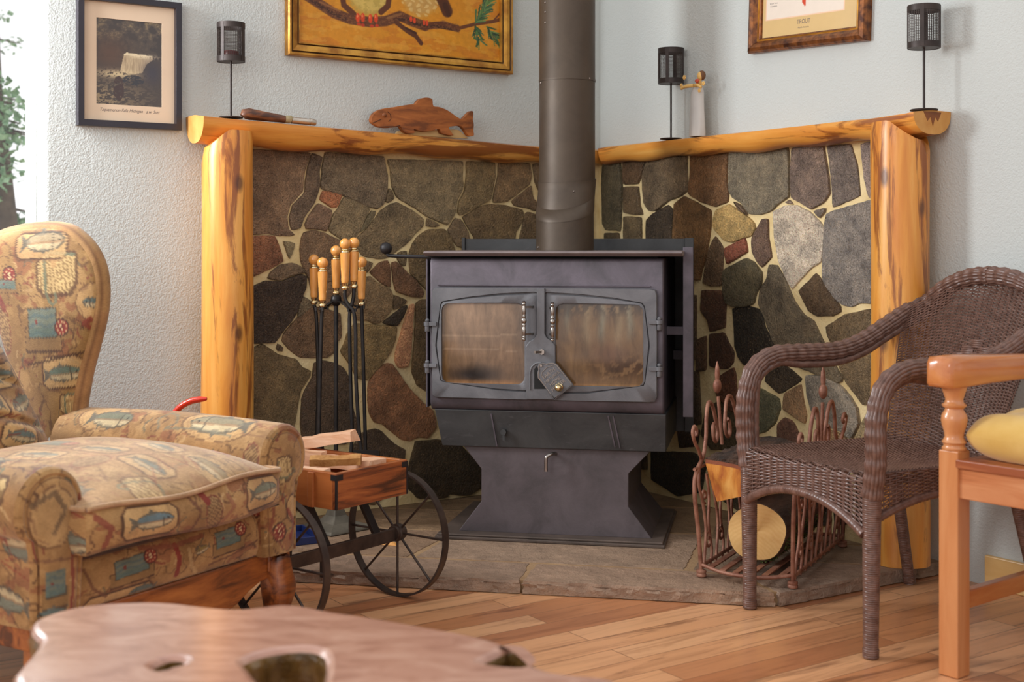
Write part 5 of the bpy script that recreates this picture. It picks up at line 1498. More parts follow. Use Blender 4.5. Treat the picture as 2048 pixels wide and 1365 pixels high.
def slab():
    b = B()
    loops = [ol]+holes
    flat = [Vector((x, y, 0)) for lp in loops for x, y in lp]
    # inner ring for the softened edge
    def off(lp, d, hole):
        n = len(lp); A = sum(lp[i][0]*lp[(i+1) % n][1]-lp[(i+1) % n][0]*lp[i][1] for i in range(n))
        s_ = (1 if A > 0 else -1)*(-1 if hole else 1); r = []
        for i in range(n):
            tx, ty = lp[(i+1) % n][0]-lp[i-1][0], lp[(i+1) % n][1]-lp[i-1][1]; L = math.hypot(tx, ty)+1e-9
            r.append((lp[i][0]-ty/L*d*s_, lp[i][1]+tx/L*d*s_))
        return r
    tops = [off(lp, .012, k > 0) for k, lp in enumerate(loops)]
    tri = tessellate_polygon([[Vector((x, y, 0)) for x, y in lp] for lp in tops])
    tv = [(x, y, TZ) for lp in tops for x, y in lp]
    b.add(tv, [tuple(t) for t in tri], None, 0)
    bots = [off(lp, .02, k > 0) for k, lp in enumerate(loops)]
    b.add([(x, y, TZ-.075) for lp in bots for x, y in lp], [tuple(t)[::-1] for t in tri], None, 1)
    for k, lp in enumerate(loops):
        n = len(lp); rings = [[(x, y, TZ) for x, y in tops[k]]]
        for d, z, m in ((.006, TZ-.002, 0), (.0015, TZ-.007, 0), (0, TZ-.016, 1), (.004, TZ-.045, 1), (.02, TZ-.075, 1)):
            j = .003 if m else .0005
            rings.append([(x+random.uniform(-j, j), y+random.uniform(-j, j), z) for x, y in off(lp, d, k > 0)] if z > TZ-.074 else [(x, y, z) for x, y in bots[k]])
        for r_ in range(len(rings)-1):
            b.add(rings[r_]+rings[r_+1], [(i, (i+1) % n, n+(i+1) % n, n+i) for i in range(n)], None, 0 if r_ < 2 else 1)
    b.obj('slab', [M_SLAB, M_BARK], ct, smooth=50)
slab()
b = B(); 
loops = []
for z, r in ((.001, .17), (.03, .165), (.12, .12), (.25, .10), (.33, .125), (TZ-.074, .17)):
    loops.append([(-.20+r*1.3*(1+.10*math.sin(5*a+z*4)+.05*math.sin(11*a))*math.cos(a), 1.36+r*(1+.10*math.sin(5*a+z*4)+.05*math.sin(11*a))*math.sin(a), z) for a in [2*PI*k/48 for k in range(48)]])
loft(b, loops, (1, 1)); b.obj('stump_base', M_BARK, ct, smooth=60)
# ------------------------------------------------------------------ wrought-iron log rack and its two logs
M_RUST = mat('rusty_wrought_iron', (122, 74, 56), (164, 116, 94), ns=30, rough=.5, metal=.25, bump=.3, bs=200)
LR = Frame(.504, 3.46, -28.05)
RW_, RD = .247, .52
lr = T('log_rack', 'rusty scrolled wrought-iron log rack on the hearth behind the wicker chair', 'log rack', LR, RW_/2, RD/2, HZ)
fl = lambda z: HZ+z
def foot(x, y):
    b = B(); b.lathe([(.008, HZ+.0005), (.013, HZ+.003), (.014, HZ+.008), (.012, HZ+.011), (.014, HZ+.014), (.013, HZ+.019), (.006, HZ+.022)], 16, (x, y, 0)); b.obj('foot', M_RUST, lr, smooth=50)
for x in (0, RW_):
    for y in (0, RD): foot(x, y)
def spiral(c, r0, turns, a0, sgn, n=18):
    return [(c[0]+r0*(1-.75*i/n)*math.cos(a0+sgn*2*PI*turns*i/n), c[1]+r0*(1-.75*i/n)*math.sin(a0+sgn*2*PI*turns*i/n)) for i in range(n+1)]
def side(xs, out):
    """scrolled side panel in the (y, z) plane, leaning outwards by `out`"""
    def P(y, z): return (xs+out*max(0, z-.05)/.4, y, HZ+z)
    fr_ = B()
    def bar(pts, r=.0052, k=6): fr_.tube(arc([P(*p) for p in pts], k), r, 7)
    def fin(name):
        nonlocal fr_
        fr_.obj(name, M_RUST, lr, smooth=60); fr_ = B()
    m = .235
    for sg in (1, -1):
        Y = lambda t: m-sg*(m-t) if sg > 0 else (RD-.05-t if 0 else 2*m-t if 0 else RD-t*RD/(2*m)*1.0)
        Y = (lambda t: t) if sg > 0 else (lambda t: RD-t*(RD-m)/m)
        bar([(Y(0), .012), (Y(-.006), .12), (Y(-.012), .20), (Y(-.004), .255), (Y(.03), .285), (Y(.062), .300), (Y(.085), .318)], .0060); fin('upright')
        bar([(Y(.062), .300), (Y(.045), .33), (Y(.020), .355), (Y(.010), .382), (Y(.026), .396), (Y(.040), .385), (Y(.036), .372), (Y(.030), .374)]); fin('scroll')
        bar([(Y(.085), .318), (Y(.110), .36), (Y(.125), .410), (Y(.150), .446), (Y(.178), .438), (Y(.196), .400), (Y(.206), .36), (Y(.190), .335), (Y(.172), .345), (Y(.172), .375), (Y(.184), .385)], .0056); fin('scroll')
    bar([(m, .32), (m, .40), (m, .455)], .0050); fin('finial_stem')
    b = B(); c = P(m, .485)
    b.ball(c, .016, 14, 10, sc=(.75, .9, 1.3)); b.lathe([(.004, c[2]+.015), (.0065, c[2]+.022), (.0075, c[2]+.034), (.006, c[2]+.052), (.001, c[2]+.070)], 12, (c[0], c[1], 0)); b.obj('finial', M_RUST, lr, smooth=70)
    # lower scrollwork: S scrolls and wavy bars between the uprights
    for k in range(5):
        y0 = .04+k*.098
        s_ = 1 if k % 2 else -1
        bar([(y0-.022, .02), (y0-.010, .06), (y0+.012, .12), (y0+.004, .19), (y0-.014, .24), (y0-.002, .283)], .0042); fin('scroll')
        q = spiral((y0+.024, .085), .022, 1.15, PI/2, -s_); bar(q, .0040, 2); fin('scroll')
        q = spiral((y0+.020, .205), .020, 1.15, -PI/2, s_); bar(q, .0040, 2); fin('scroll')
        bar([(y0+.03, .02), (y0+.045, .06), (y0+.036, .13), (y0+.056, .20), (y0+.05, .26)], .0040); fin('scroll')
    bar([(0, .03), (RD/2, .03), (RD, .03)], .0055); fin('bottom_rail')
    bar([(0.0, .285), (RD/2, .285), (RD, .285)], .0045); fin('top_rail')
side(0, -.034); side(RW_, .016)
for y in (0, RD):
    b = B(); s_ = -1 if y == 0 else 1
    b.tube(arc([(0, y, fl(.034)), (.06, y+s_*.022, fl(.026)), (RW_/2, y+s_*.030, fl(.024)), (RW_-.06, y+s_*.022, fl(.026)), (RW_, y, fl(.034))], 8), .0052, 8); b.obj('cross_bar', M_RUST, lr, smooth=60)
for k in range(6):
    x = .028+k*(RW_-.056)/5; e = .030*(1-((x-RW_/2)/(RW_/2))**2)
    b = B(); b.box(x-.008, x+.008, -e, RD+e, fl(.0285), fl(.0325)); b.obj('slat', M_RUST, lr, smooth=0)
# logs
M_CUT = NT('sawn_log_end'); _t = M_CUT; _v = _t.coord()
_w = _t.n('TexWave', wave_type='RINGS', rings_direction='Y'); _w.inputs['Scale'].default_value = 30; _w.inputs['Distortion'].default_value = 6; _w.inputs['Detail'].default_value = 3; _t.l(_v, _w.inputs['Vector'])
_c = _t.mix(_w.outputs['Fac'], C4((220, 176, 112)), C4((224, 182, 120)))
_c = _t.mix(_t.math('MULTIPLY', _t.ramp(_t.noise(_v, 12, 5), [(.45, (0, 0, 0)), (.75, (1, 1, 1))]), .45), _c, C4((176, 110, 50)))
M_CUT = _t.fin(_c, .7, 0, _t.bump(_t.noise(_v, 120, 4), .35, .002), .2)
M_SPLIT = wood_mat('split_wood', (206, 132, 48), (228, 168, 84), 2, ns=2.4, k=.2, rough=.65, coat=0, scale=14, c3=(172, 92, 30), bump=.5)
M_BARKD = mat('log_bark', (44, 34, 28), (92, 66, 50), ns=22, st=(1, .25, 1), rough=.9, bump=1.0, bs=60, bd=.012, detail=6)
M_INBARK = mat('inner_bark', (128, 68, 42), (150, 86, 58), ns=20, rough=.8, bump=.4)
M_MOSS = mat('moss', (52, 60, 26), (96, 104, 46), ns=60, rough=.95)
rlog = T('round_log', 'round sawn log with mossy bark lying low in the log rack', 'log', LR, .125, .26, fl(.033))
lrr = .079; lcz = fl(.033)+lrr+.006
lcx, lcy0, lcy1 = .128, .075, .50
n = 48
def lring(y, r, sc=1.0): return [(lcx+r*sc*(1+.035*math.sin(2*a+.6)+.02*math.sin(5*a))*math.cos(a), y+.004*math.sin(3*a), lcz+r*sc*(1+.035*math.sin(2*a+.6)+.02*math.sin(5*a))*math.sin(a)) for a in [2*PI*k/n for k in range(n)]]
b = B(); loft(b, [lring(lcy0+.001, lrr*.972), lring(lcy0+.002, lrr), *[lring(y, lrr*random.uniform(.985, 1.03)) for y in np.linspace(lcy0+.02, lcy1-.01, 16)], lring(lcy1, lrr*.95)], (0, 1)); b.obj('bark', M_BARKD, rlog, smooth=60)
b = B(); loft(b, [lring(lcy0, r, 1) for r in (lrr*.975, lrr*.7, lrr*.35)] + [[(lcx, lcy0, lcz)]*n]); b.obj('cut_face', M_CUT, rlog, smooth=60, label='pale sawn face')
b = B()
for a, L_ in ((2.0, .062), (-.55, .05)): b.beam((lcx+.012*math.cos(a), lcy0-.0006, lcz+.012*math.sin(a)), (lcx+(L_+.012)*math.cos(a), lcy0-.0006, lcz+(L_+.012)*math.sin(a)), .0022, .0010, (0, 1, 0), w1=.0006)
b.obj('crack', M_BARKD, rlog, smooth=0)
b = B()
for k in range(420):
    a = random.choice((random.gauss(-.35, .35), random.gauss(-1.45, .25))); y = random.uniform(lcy0+.01, lcy1-.05); r = lrr*random.uniform(1.0, 1.05)
    p = Vector((lcx+r*math.cos(a), y, lcz+r*math.sin(a))); q = p+Vector((random.uniform(-.01, .01), random.uniform(-.014, .014), random.uniform(-.008, .010)))
    if q.z < fl(.034): continue
    b.beam(p, q, .0035, .0018, w1=.001)
o = b.obj('moss', M_MOSS, rlog, smooth=0, kind='stuff')
# split log resting on the round one and against the side panel
slog = T('split_log', 'split orange-faced log with rough bark on top of the round log', 'log', LR, .03, .27, lcz+lrr)
zt_ = lambda px, py, y: LR.pix(px, py, y)
yf, yb = .045, .46
face = [zt_(1411, 927, yf), zt_(1440, 931, yf), zt_(1470, 937, yf), zt_(1497, 946, yf), zt_(1522, 962, yf), zt_(1508, 986, yf), zt_(1486, 993, yf), zt_(1434, 1004, yf), zt_(1424, 975, yf)]
lift = max(0, (lcz+lrr*1.04)-min(z for x, z in face))*0
face = [(x, z+lift) for x, z in face]
back_ = [(x+.012, z+.004) for x, z in face]
n = len(face)
b = B(); loops = [[(x, yf, z) for x, z in face]]
for t in np.linspace(.1, 1, 8): loops.append([(x+.012*t+random.uniform(-.003, .003), yf+(yb-yf)*t, z+.004*t+random.uniform(-.003, .003)) for x, z in face])
loft(b, loops, (1, 1)); b.obj('split_wood', M_SPLIT, slog, smooth=25, label='orange split face')
b = B(); topi = [0, 1, 2, 3, 4]
for mt, h0, h1, nm in ((M_INBARK, .0, .010, 'inner_bark'), (M_BARKD, .010, .020, 'bark')):
    b = B(); G = []
    for t in np.linspace(0, 1, 26):
        row = [(face[i][0]+.012*t, yf+(yb-yf)*t+(.001 if nm == 'bark' else -.0005), face[i][1]+.004*t+h0) for i in topi]
        row2 = [(face[i][0]+.012*t+random.uniform(-.002, .002)*(nm == 'bark'), yf+(yb-yf)*t+(.001 if nm == 'bark' else -.0005), face[i][1]+.004*t+h1*(1-.25*abs(i-2)/2*(nm == 'bark'))+random.uniform(-.003, .004)*(nm == 'bark')) for i in topi[::-1]]
        G.append(row+row2)
    b.grid(G, cv=True); k = len(G[0]); b.f += [tuple(range(k)), tuple(range((len(G)-1)*k, len(G)*k))]; b.mi += [0, 0]
    b.obj(nm, mt, slog, smooth=40)
# ------------------------------------------------------------------ little wooden wagon of kindling
M_PLANK = wood_mat('stained_plank', (134, 70, 36), (168, 96, 50), 0, ns=1.8, k=.10, rough=.35, coat=.4, scale=26, c3=(70, 36, 22), bump=.25)
M_PLANKY = wood_mat('stained_plank_end', (156, 84, 40), (184, 110, 58), 1, ns=1.6, k=.12, rough=.35, coat=.4, scale=14, bump=.2)
M_WROUGHT = mat('dark_wheel_iron', (52, 42, 38), (78, 64, 56), ns=20, rough=.42, metal=.4, bump=.15, bs=150)
WG = Frame(-.58, 3.21, 53.9, .955)
wg = T('wooden_wagon', 'small stained wooden wagon on black spoked wheels beside the armchair', 'wagon', WG, .21, 0, 0)
bx0, bx1, by0, by1, bz0, bz1 = .079, .346, -.125, .31, .309, .400
tk = .014
def plank(name, *a, m=M_PLANK):
    b = B(); b.box(*a); return b.obj(name, m, wg, smooth=0, bevel=.0015)
zm_ = bz0+.062
for z0, z1 in ((bz0, bz1),):
    plank('side_board', bx0, bx1, by0, by0+tk, z0, z1); plank('side_board', bx0, bx1, by1-tk, by1, z0, z1)
    plank('end_board', bx0, bx0+tk, by0+tk, by1-tk, z0, z1, m=M_PLANKY); plank('end_board', bx1-tk, bx1, by0+tk, by1-tk, z0, z1, m=M_PLANKY)
plank('floor_board', bx0+tk, bx1-tk, by0+tk, by1-tk, bz0+.002, bz0+.014, m=M_PLANKY)
plank('batten', bx0-.006, bx0, by0+.075, by0+.095, bz0, bz1-.004, m=M_PLANKY)
for X, Yc in ((bx0, by0), (bx1, by0), (bx0, by1), (bx1, by1)):
    b = B(); sx_ = 1 if X == bx0 else -1; sy_ = 1 if Yc == by0 else -1
    x0, x1 = sorted((X-.0015*sx_, X+.022*sx_)); b.box(x0, x1, *sorted((Yc-.0018*sy_, Yc+.0005*sy_)), bz1-.018, bz1-.004)
    y0, y1 = sorted((Yc-.0015*sy_, Yc+.018*sy_)); b.box(*sorted((X-.0018*sx_, X+.0005*sx_)), y0, y1, bz1-.018, bz1-.004)
    b.box(*sorted((X-.0012*sx_, X+.004*sx_)), *sorted((Yc-.0012*sy_, Yc+.004*sy_)), bz0+.001, bz1-.018, mi=0)
    b.obj('corner_bracket', M_BLACK, wg, smooth=0)
HUBZ, WR_ = .1735, .1735
def wheel(x, out):
    b = B(); n = 64; loops = []
    ring = []
    for r, dx in ((WR_-.0005, -.011), (WR_-.0005, .011), (WR_-.006, .011), (WR_-.006, -.011)):
        loops.append([(x+dx, r*math.cos(2*PI*k/n), HUBZ+r*math.sin(2*PI*k/n)) for k in range(n)])
    loft(b, loops+[loops[0]]); w = b.obj('wheel', M_WROUGHT, wg, smooth=35)
    for k in range(8):
        a = 2*PI*k/8+PI/2
        b = B(); b.tube([(x, .016*math.cos(a), HUBZ+.016*math.sin(a)), (x, (WR_-.005)*math.cos(a), HUBZ+(WR_-.005)*math.sin(a))], .0034, 8); b.obj('spoke', M_WROUGHT, (w, wg.off), smooth=60)
    b = B(); b.lathe([(.012, -.020), (.020, -.019), (.020, -.010), (.024, -.008), (.024, .008), (.020, .010), (.020, .018), (.011, .020)], 24, (x, 0, HUBZ), 'x'); b.obj('hub', M_WROUGHT, (w, wg.off), smooth=40)
wheel(0, -1); wheel(.45, 1)
b = B(); b.beam((.0, -.004, HUBZ-.002), (.45, -.004, HUBZ-.002), .010, .036, (0, 0, 1)); b.obj('axle_bar', M_WROUGHT, wg, smooth=0, bevel=.003)
for x in (.14, .33):
    b = B(); b.beam((x-.02, .02, bz0), (x+.035, .0, HUBZ+.01), .012, .024, (1, 0, 0)); b.obj('strut', M_BLACK, wg, smooth=0, bevel=.002)
b = B(); b.box(.16, .175, -.01, .012, .11, HUBZ-.02); b.box(.16, .19, -.01, .012, .108, .114); b.obj('bracket', M_WROUGHT, wg, smooth=0, bevel=.001)
b = B(); b.box(.06, .39, .29, .30, .02, bz0); b.obj('prop', M_BLACK, wg, smooth=0) if 0 else None
b = B(); b.tube(arc([(.21, .30, bz0+.01), (.21, .44, .33), (.21, .60, .46)], 6), .008, 8); b.box(.15, .27, .59, .61, .45, .47); b.obj('pull_handle', M_WROUGHT, wg, smooth=50)
for x in (.10, .32):
    b = B(); b.beam((x, .27, bz0), (x, .30, .0015), .014, .014, (1, 0, 0)); b.obj('prop_leg', M_WROUGHT, wg, smooth=0)
# kindling
M_KIND = wood_mat('pale_kindling', (206, 150, 110), (228, 186, 154), 1, ns=2.0, k=.1, rough=.5, coat=.2, scale=22, bump=.5)
M_KIND2 = mat('rough_kindling', (150, 98, 44), (186, 136, 76), ns=30, rough=.8, bump=.7, bs=70, bd=.006)
def kindling(name, label, p, q, prof, m, seed):
    """p, q in the wagon frame; prof = cross-section half sizes"""
    r = random.Random(seed); b = B(); loops = []; p, q = Vector(p), Vector(q); d = (q-p).normalized(); sd = d.cross(Vector((0, 0, 1))).normalized(); u = sd.cross(d)
    k = len(prof)
    for i in range(9):
        t = i/8; c = p.lerp(q, t)
        loops.append([c+sd*(a*(1+r.uniform(-.1, .1)))+u*(h*(1+r.uniform(-.12, .12))) for a, h in prof])
    loft(b, loops, (1, 1))
    o = b.obj(name, m, smooth=25)
    o.location = WG.w(0, 0, 0)*WG.k; o.rotation_euler = (0, 0, WG.r); o.scale = (WG.k,)*3
    return tag(o, label, 'kindling', 'kindling in the wagon')
wedge = [(-.022, -.014), (.024, -.014), (.020, .012), (-.006, .018)]
flat = [(-.030, -.010), (.030, -.010), (.030, .009), (-.028, .011)]
kz = bz0+.014
kindling('kindling', 'flat pale kindling board at the bottom of the wagon box', (.20, .28, kz+.013), (.20, -.10, kz+.013), [(-.05, -.011), (.05, -.011), (.048, .010), (-.05, .011)], M_KIND, 1)
kindling('kindling', 'pale split stick along the front of the wagon box', (.105, .27, kz+.050), (.115, -.06, kz+.064), [(-.016, -.012), (.018, -.013), (.015, .012), (-.010, .014)], M_KIND, 2)
kindling('kindling', 'broad pale kindling piece lying across the wagon box', (.295, .24, kz+.050), (.285, -.075, kz+.068), [(-.034, -.013), (.034, -.013), (.030, .011), (-.034, .012)], M_KIND, 3)
kindling('kindling', 'knobbly brown bark chunk lying on the kindling', (.165, .05, kz+.078), (.245, -.055, kz+.082), [(-.018, -.012), (.020, -.010), (.022, .008), (.0, .016), (-.018, .008)], M_KIND2, 4)
kindling('kindling', 'pale wedge of kindling sticking up highest at the back of the wagon', (.325, .26, kz+.085), (.345, .06, kz+.122), wedge, M_KIND, 5)
kindling('kindling', 'thin pinkish stick behind the bark chunk in the wagon', (.20, .29, kz+.085), (.215, .05, kz+.088), [(-.012, -.009), (.012, -.009), (.010, .009), (-.012, .010)], M_KIND, 6)
# shallow blue tray on the hearth behind the wagon
M_BLUE = mat('blue_enamel', (22, 34, 78), (30, 46, 98), ns=8, rough=.35)
bt = WD
b = B()
def hz(px, py): 
    d = (CH-HZ)*F/(py-HY); return ((px-CX)/F*d, d)
A, Bq = hz(566, 1096), hz(650, 1086)
FT = Frame(A[0], A[1], math.degrees(math.atan2(Bq[1]-A[1], Bq[0]-A[0])))
tr = T('ash_tray', 'low dark blue metal tray on the hearth behind the wagon', 'tray', FT, .06, .10, HZ)
b = B()
for a in ((0, .125, 0, .006, HZ+.0005, HZ+.022), (0, .125, .17, .176, HZ+.0005, HZ+.022), (0, .006, .006, .17, HZ+.0005, HZ+.022), (.119, .125, .006, .17, HZ+.0005, HZ+.022), (.006, .119, .006, .17, HZ+.0005, HZ+.004)): b.box(*a)
b.obj('tray', M_BLUE, tr, smooth=0, bevel=.001)
b = B(); b.tube(arc([(-.012, .05, HZ+.012), (-.014, .05, HZ+.016), (-.014, .12, HZ+.016), (-.0, .12, HZ+.012)], 5), .003, 8); b.obj('handle', M_BLUE, tr, smooth=60)

# a split chip lying on the hearth
M_CHIP = mat('fresh_wood_chip', (226, 160, 84), (238, 184, 112), ns=20, rough=.6)
cx_, cy_ = hz(778, 1091); b = B()
b.add([(cx_-.030, cy_, HZ+.001), (cx_+.022, cy_-.012, HZ+.001), (cx_+.028, cy_+.008, HZ+.001), (cx_-.012, cy_+.016, HZ+.001), (cx_-.004, cy_+.002, HZ+.015), (cx_+.012, cy_+.003, HZ+.010)],
      [(0, 1, 4), (1, 2, 5), (1, 5, 4), (2, 3, 5), (3, 4, 5), (3, 0, 4), (3, 2, 1, 0)])
tag(b.obj('wood_chip', M_CHIP, smooth=0), 'bright orange split wood chip on the hearth under the wagon wheel', 'wood chip')
# ------------------------------------------------------------------ fire tools with turned wooden handles on a stand
M_HANDLE = wood_mat('turned_handle', (216, 142, 62), (236, 172, 96), 2, ns=1.6, k=.12, rough=.25, coat=.7, scale=60, bump=.05)
M_TOOLROD = mat('black_tool_rod', (34, 32, 32), (54, 50, 48), ns=20, rough=.4, metal=.5, bump=.1)
M_BASE = mat('weathered_stand_base', (86, 80, 70), (112, 104, 90), ns=14, rough=.6, metal=.3, bump=.2)
FX, FY = -.555, 4.05
fs_ = T('fire_tool_stand', 'black fire tool stand with a ball-topped wooden handle and spread hooks', 'fire tool stand', WD, FX, FY, HZ)
def zat(px, py, d): return (px-CX)/F*d, CH+(HY-py)/F*d
def handle(parent, px, ptop, pbot, d, tilt=0.0, grp=None):
    """ball, ferrules and tapered grip; returns the point where the rod starts"""
    x, zt = zat(px, ptop, d); _, zb_ = zat(px, pbot, d)
    rb = .0170; H = zt-zb_
    def X(z): return x+tilt*(zt-z)
    zc = zt-rb
    b = B(); b.ball((x, d, zc), rb, 24, 16); b.obj('ball_top', M_HANDLE, parent, smooth=180)
    prof = []
    z0 = zc-rb*.86
    b = B(); b.lathe([(.008, 0), (.0125, -.001), (.0125, -.004), (.009, -.006), (.0135, -.008), (.0145, -.011), (.0135, -.013)], 18, (X(z0), d, z0), 'z'); b.obj('ferrule', M_BRASS, parent, smooth=50, label='brass collar under the ball')
    z1 = z0-.013; z2 = zb_+.022
    k = 12; b = B(); pts = [(X(z1+(z2-z1)*i/k), d, z1+(z2-z1)*i/k) for i in range(k+1)]
    rr = [.0150+(.0105-.0150)*(i/k)**1.3 for i in range(k+1)]; rr[-2] = .0118; rr[-1] = .0105
    b.tube(pts, rr, 18); b.obj('grip', M_HANDLE, parent, smooth=60)
    b = B(); b.lathe([(.0085, 0), (.0105, -.002), (.0085, -.007), (.0075, -.010), (.0115, -.013), (.0120, -.018), (.009, -.022)], 16, (X(z2), d, z2), 'z'); b.obj('ferrule', M_BRASS, parent, smooth=50, label='brass foot of the grip')
    return X(zb_), zb_
# stand
sxp, szp = handle(fs_, 672, 491, 590, FY)
b = B(); b.lathe([(.010, szp), (.016, szp-.006), (.018, szp-.022), (.009, szp-.034)], 16, (sxp, FY, 0)); b.obj('collar', M_TOOLROD, fs_, smooth=60)
b = B(); b.tube([(sxp, FY, szp-.03), (sxp, FY, HZ+.05)], .0070, 12); b.obj('pole', M_TOOLROD, fs_, smooth=60)
hooks = []
for (px, py, dd) in ((640, 618, -.05), (705, 620, -.07), (722, 614, .01), (650, 616, .06)):
    x, z = zat(px, py, FY+dd); hooks.append((x, FY+dd, z))
    b = B(); b.tube(arc([(sxp, FY, szp-.018), (sxp+(x-sxp)*.45, FY+dd*.5, szp-.026), (x-(x-sxp)*.12, FY+dd, z), (x, FY+dd, z)], 6), .0052, 8, sq=.6)
    for q in (-.0105, .0105): b.beam((x+q, FY+dd-.002, z), (x+q, FY+dd-.020, z), .005, .010)
    b.obj('hook', M_TOOLROD, fs_, smooth=50)
b = B(); b.lathe([(.118, HZ+.0005), (.120, HZ+.006), (.112, HZ+.012), (.060, HZ+.024), (.034, HZ+.044), (.022, HZ+.075), (.010, HZ+.085)], 4, (sxp, FY, 0), 'z')
b.obj('base', M_BASE, fs_, smooth=20, bevel=.003, label='flared weathered base')
# tools
def tool(name, label, px, ptop, pbot, dd, rod, end):
    d = FY+dd; x, z = zat(px, pbot, d)
    t = T(name, label, 'fire tool', WD, x, d, .45, group=None)
    hx, hz_ = handle(t, px, ptop, pbot, d, tilt=(rod[0][0]-px)/max(1, rod[0][1]-ptop)*0)
    pts = [(hx, d, hz_)]+[(zat(a, c, d)[0], d+e, zat(a, c, d)[1]) for a, c, e in rod]
    b = B(); b.tube(arc(pts, 5), .0058, 10); b.obj('rod', M_TOOLROD, t, smooth=60)
    p = Vector(pts[-1]); b = B()
    if end == 'poker': b.tube(arc([p, p+Vector((.003, 0, -.03)), p+Vector((.02, 0, -.05)), p+Vector((.034, 0, -.035))], 5), [.006]*15+[.002], 8)
    elif end == 'shovel':
        b.prism([(p.x-.04, p.z), (p.x+.04, p.z), (p.x+.046, p.z-.11), (p.x-.046, p.z-.11)], p.y-.012, p.y-.008, 'y')
        b.box(p.x-.046, p.x-.042, p.y-.03, p.y-.008, p.z-.11, p.z); b.box(p.x+.042, p.x+.046, p.y-.03, p.y-.008, p.z-.11, p.z)
    else: b.lathe([(.012, p.z+.01), (.022, p.z), (.028, p.z-.08), (.020, p.z-.09)], 14, (p.x, p.y, 0))
    b.obj({'poker': 'hook_tip', 'shovel': 'scoop', 'brush': 'brush_head'}[end], M_TOOLROD, t, smooth=40)
    return t
tool('fireplace_tool', 'fire tool with wooden handle hanging leftmost, behind its neighbour', 628, 509, 609, .055, [(633, 640, 0), (636, 760, 0), (633, 880, 0)], 'brush')
tool('fireplace_tool', 'fire tool with wooden handle second from the left, in front', 645, 515, 615, -.055, [(643, 640, 0), (640, 760, 0), (637, 895, 0)], 'poker')
tool('fireplace_tool', 'fire tool with the lowest wooden handle, nearest the stove', 723, 514, 612, .0, [(724, 640, 0), (727, 740, 0), (731, 900, 0)], 'shovel')
# tongs: two long legs crossing below the handles
tgs = T('fire_tongs', 'pair of fire tongs with the two tallest wooden handles on the stand', 'fire tool', WD, zat(699, 600, FY-.08)[0], FY-.08, .5)
for px, pt, pb, dd, rod in ((690, 477, 580, -.085, [(690, 596), (697, 612), (707, 624), (711, 660), (712, 760), (718, 860), (722, 900)]), (708, 475, 577, -.07, [(707, 594), (704, 608), (700, 622), (699, 660), (701, 760), (704, 860), (702, 905)])):
    hx, hz_ = handle(tgs, px, pt, pb, FY+dd)
    pts = [(hx, FY+dd, hz_)]+[(zat(a, c, FY+dd)[0], FY+dd, zat(a, c, FY+dd)[1]) for a, c in rod]
    b = B(); b.tube(arc(pts, 5), .0058, 10); b.obj('tong_leg', M_TOOLROD, tgs, smooth=60)
# red curved end of a tool standing by the wall behind the armchair
M_RED = mat('red_enamel', (206, 44, 24), (224, 60, 34), ns=6, rough=.3, coat=.4)
rd = 3.75
rt = T('fire_tube', 'glossy red curved tube rising behind the armchair arm by the left post', 'red tube', WD, *zat(300, 900, rd)[:1], rd, 0)
pts = [(*zat(a, c, rd)[:1], rd, zat(a, c, rd)[1]) for a, c in ((330, 870), (342, 838), (360, 815), (385, 802), (414, 798))]
pts = [(pts[0][0]-.03, rd, .02), (pts[0][0]-.02, rd, .2)]+pts
b = B(); P_ = arc(pts, 7); b.tube(P_, [.009]*(len(P_)-4)+[.008, .007, .0055, .004], 10); b.obj('tube', M_RED, rt, smooth=60)
b = B(); b.lathe([(.05, .0005), (.052, .006), (.045, .014), (.012, .02)], 24, (pts[0][0], rd, 0)); b.obj('foot', M_RED, rt, smooth=40)
# ------------------------------------------------------------------ pictures on the walls
M_GOLD = mat('gold_leaf_frame', (150, 96, 34), (206, 152, 62), ns=16, st=(1, 1, 1), rough=.36, metal=.55, bump=.2, bs=120)
M_DKGOLD = mat('dark_gold_groove', (70, 44, 18), (104, 68, 28), ns=20, rough=.5, metal=.3)
M_COPPER = mat('mottled_bronze_frame', (74, 42, 30), (150, 92, 48), ns=46, rough=.34, metal=.5, detail=7)
M_PBLACK = mat('black_lacquer_frame', (34, 28, 36), (44, 38, 46), ns=8, rough=.3)
M_PAINT = attr_mat('painted_canvas', rough=.45, var=.10, ns=60, bump=.25, bs=240, spec=.4, bd=.001)
M_PRINT = attr_mat('paper_print', rough=.25, var=.02, ns=30, spec=.5, coat=.5)
M_MAT = mat('cream_mount', (222, 196, 168), (228, 204, 176), ns=4, rough=.6)
M_INK = mat('pencil_writing', (96, 84, 84), (104, 92, 92), rough=.7)
def frame_bars(bd, x0, x1, z0, z1, prof, mi_of=None):
    """mitred frame; prof = [(inset from outer edge, y)]"""
    loops = []
    for i, (d, y) in enumerate(prof):
        loops.append([(x0+d, y, z0+d), (x1-d, y, z0+d), (x1-d, y, z1-d), (x0+d, y, z1-d)])
    for r in range(len(loops)-1):
        bd.add(loops[r]+loops[r+1], [(i, (i+1) % 4, 4+(i+1) % 4, 4+i) for i in range(4)], None, (mi_of or {}).get(r, 0))
def canvas(nx, nz):
    return np.meshgrid(np.linspace(0, 1, nx), np.linspace(0, 1, nz), indexing='ij')
def panel(bd, X, Z, x0, x1, z0, z1, y, C):
    P = np.stack([x0+(x1-x0)*X, np.full_like(X, y), z0+(z1-z0)*Z], -1); bd.grid(P, linarr(C), flip=True)
def turn(t, deg):
    """hang a picture slightly crooked"""
    t.o.rotation_mode = 'XYZ'; t.o.rotation_euler = (0, math.radians(deg), t.fr.r)

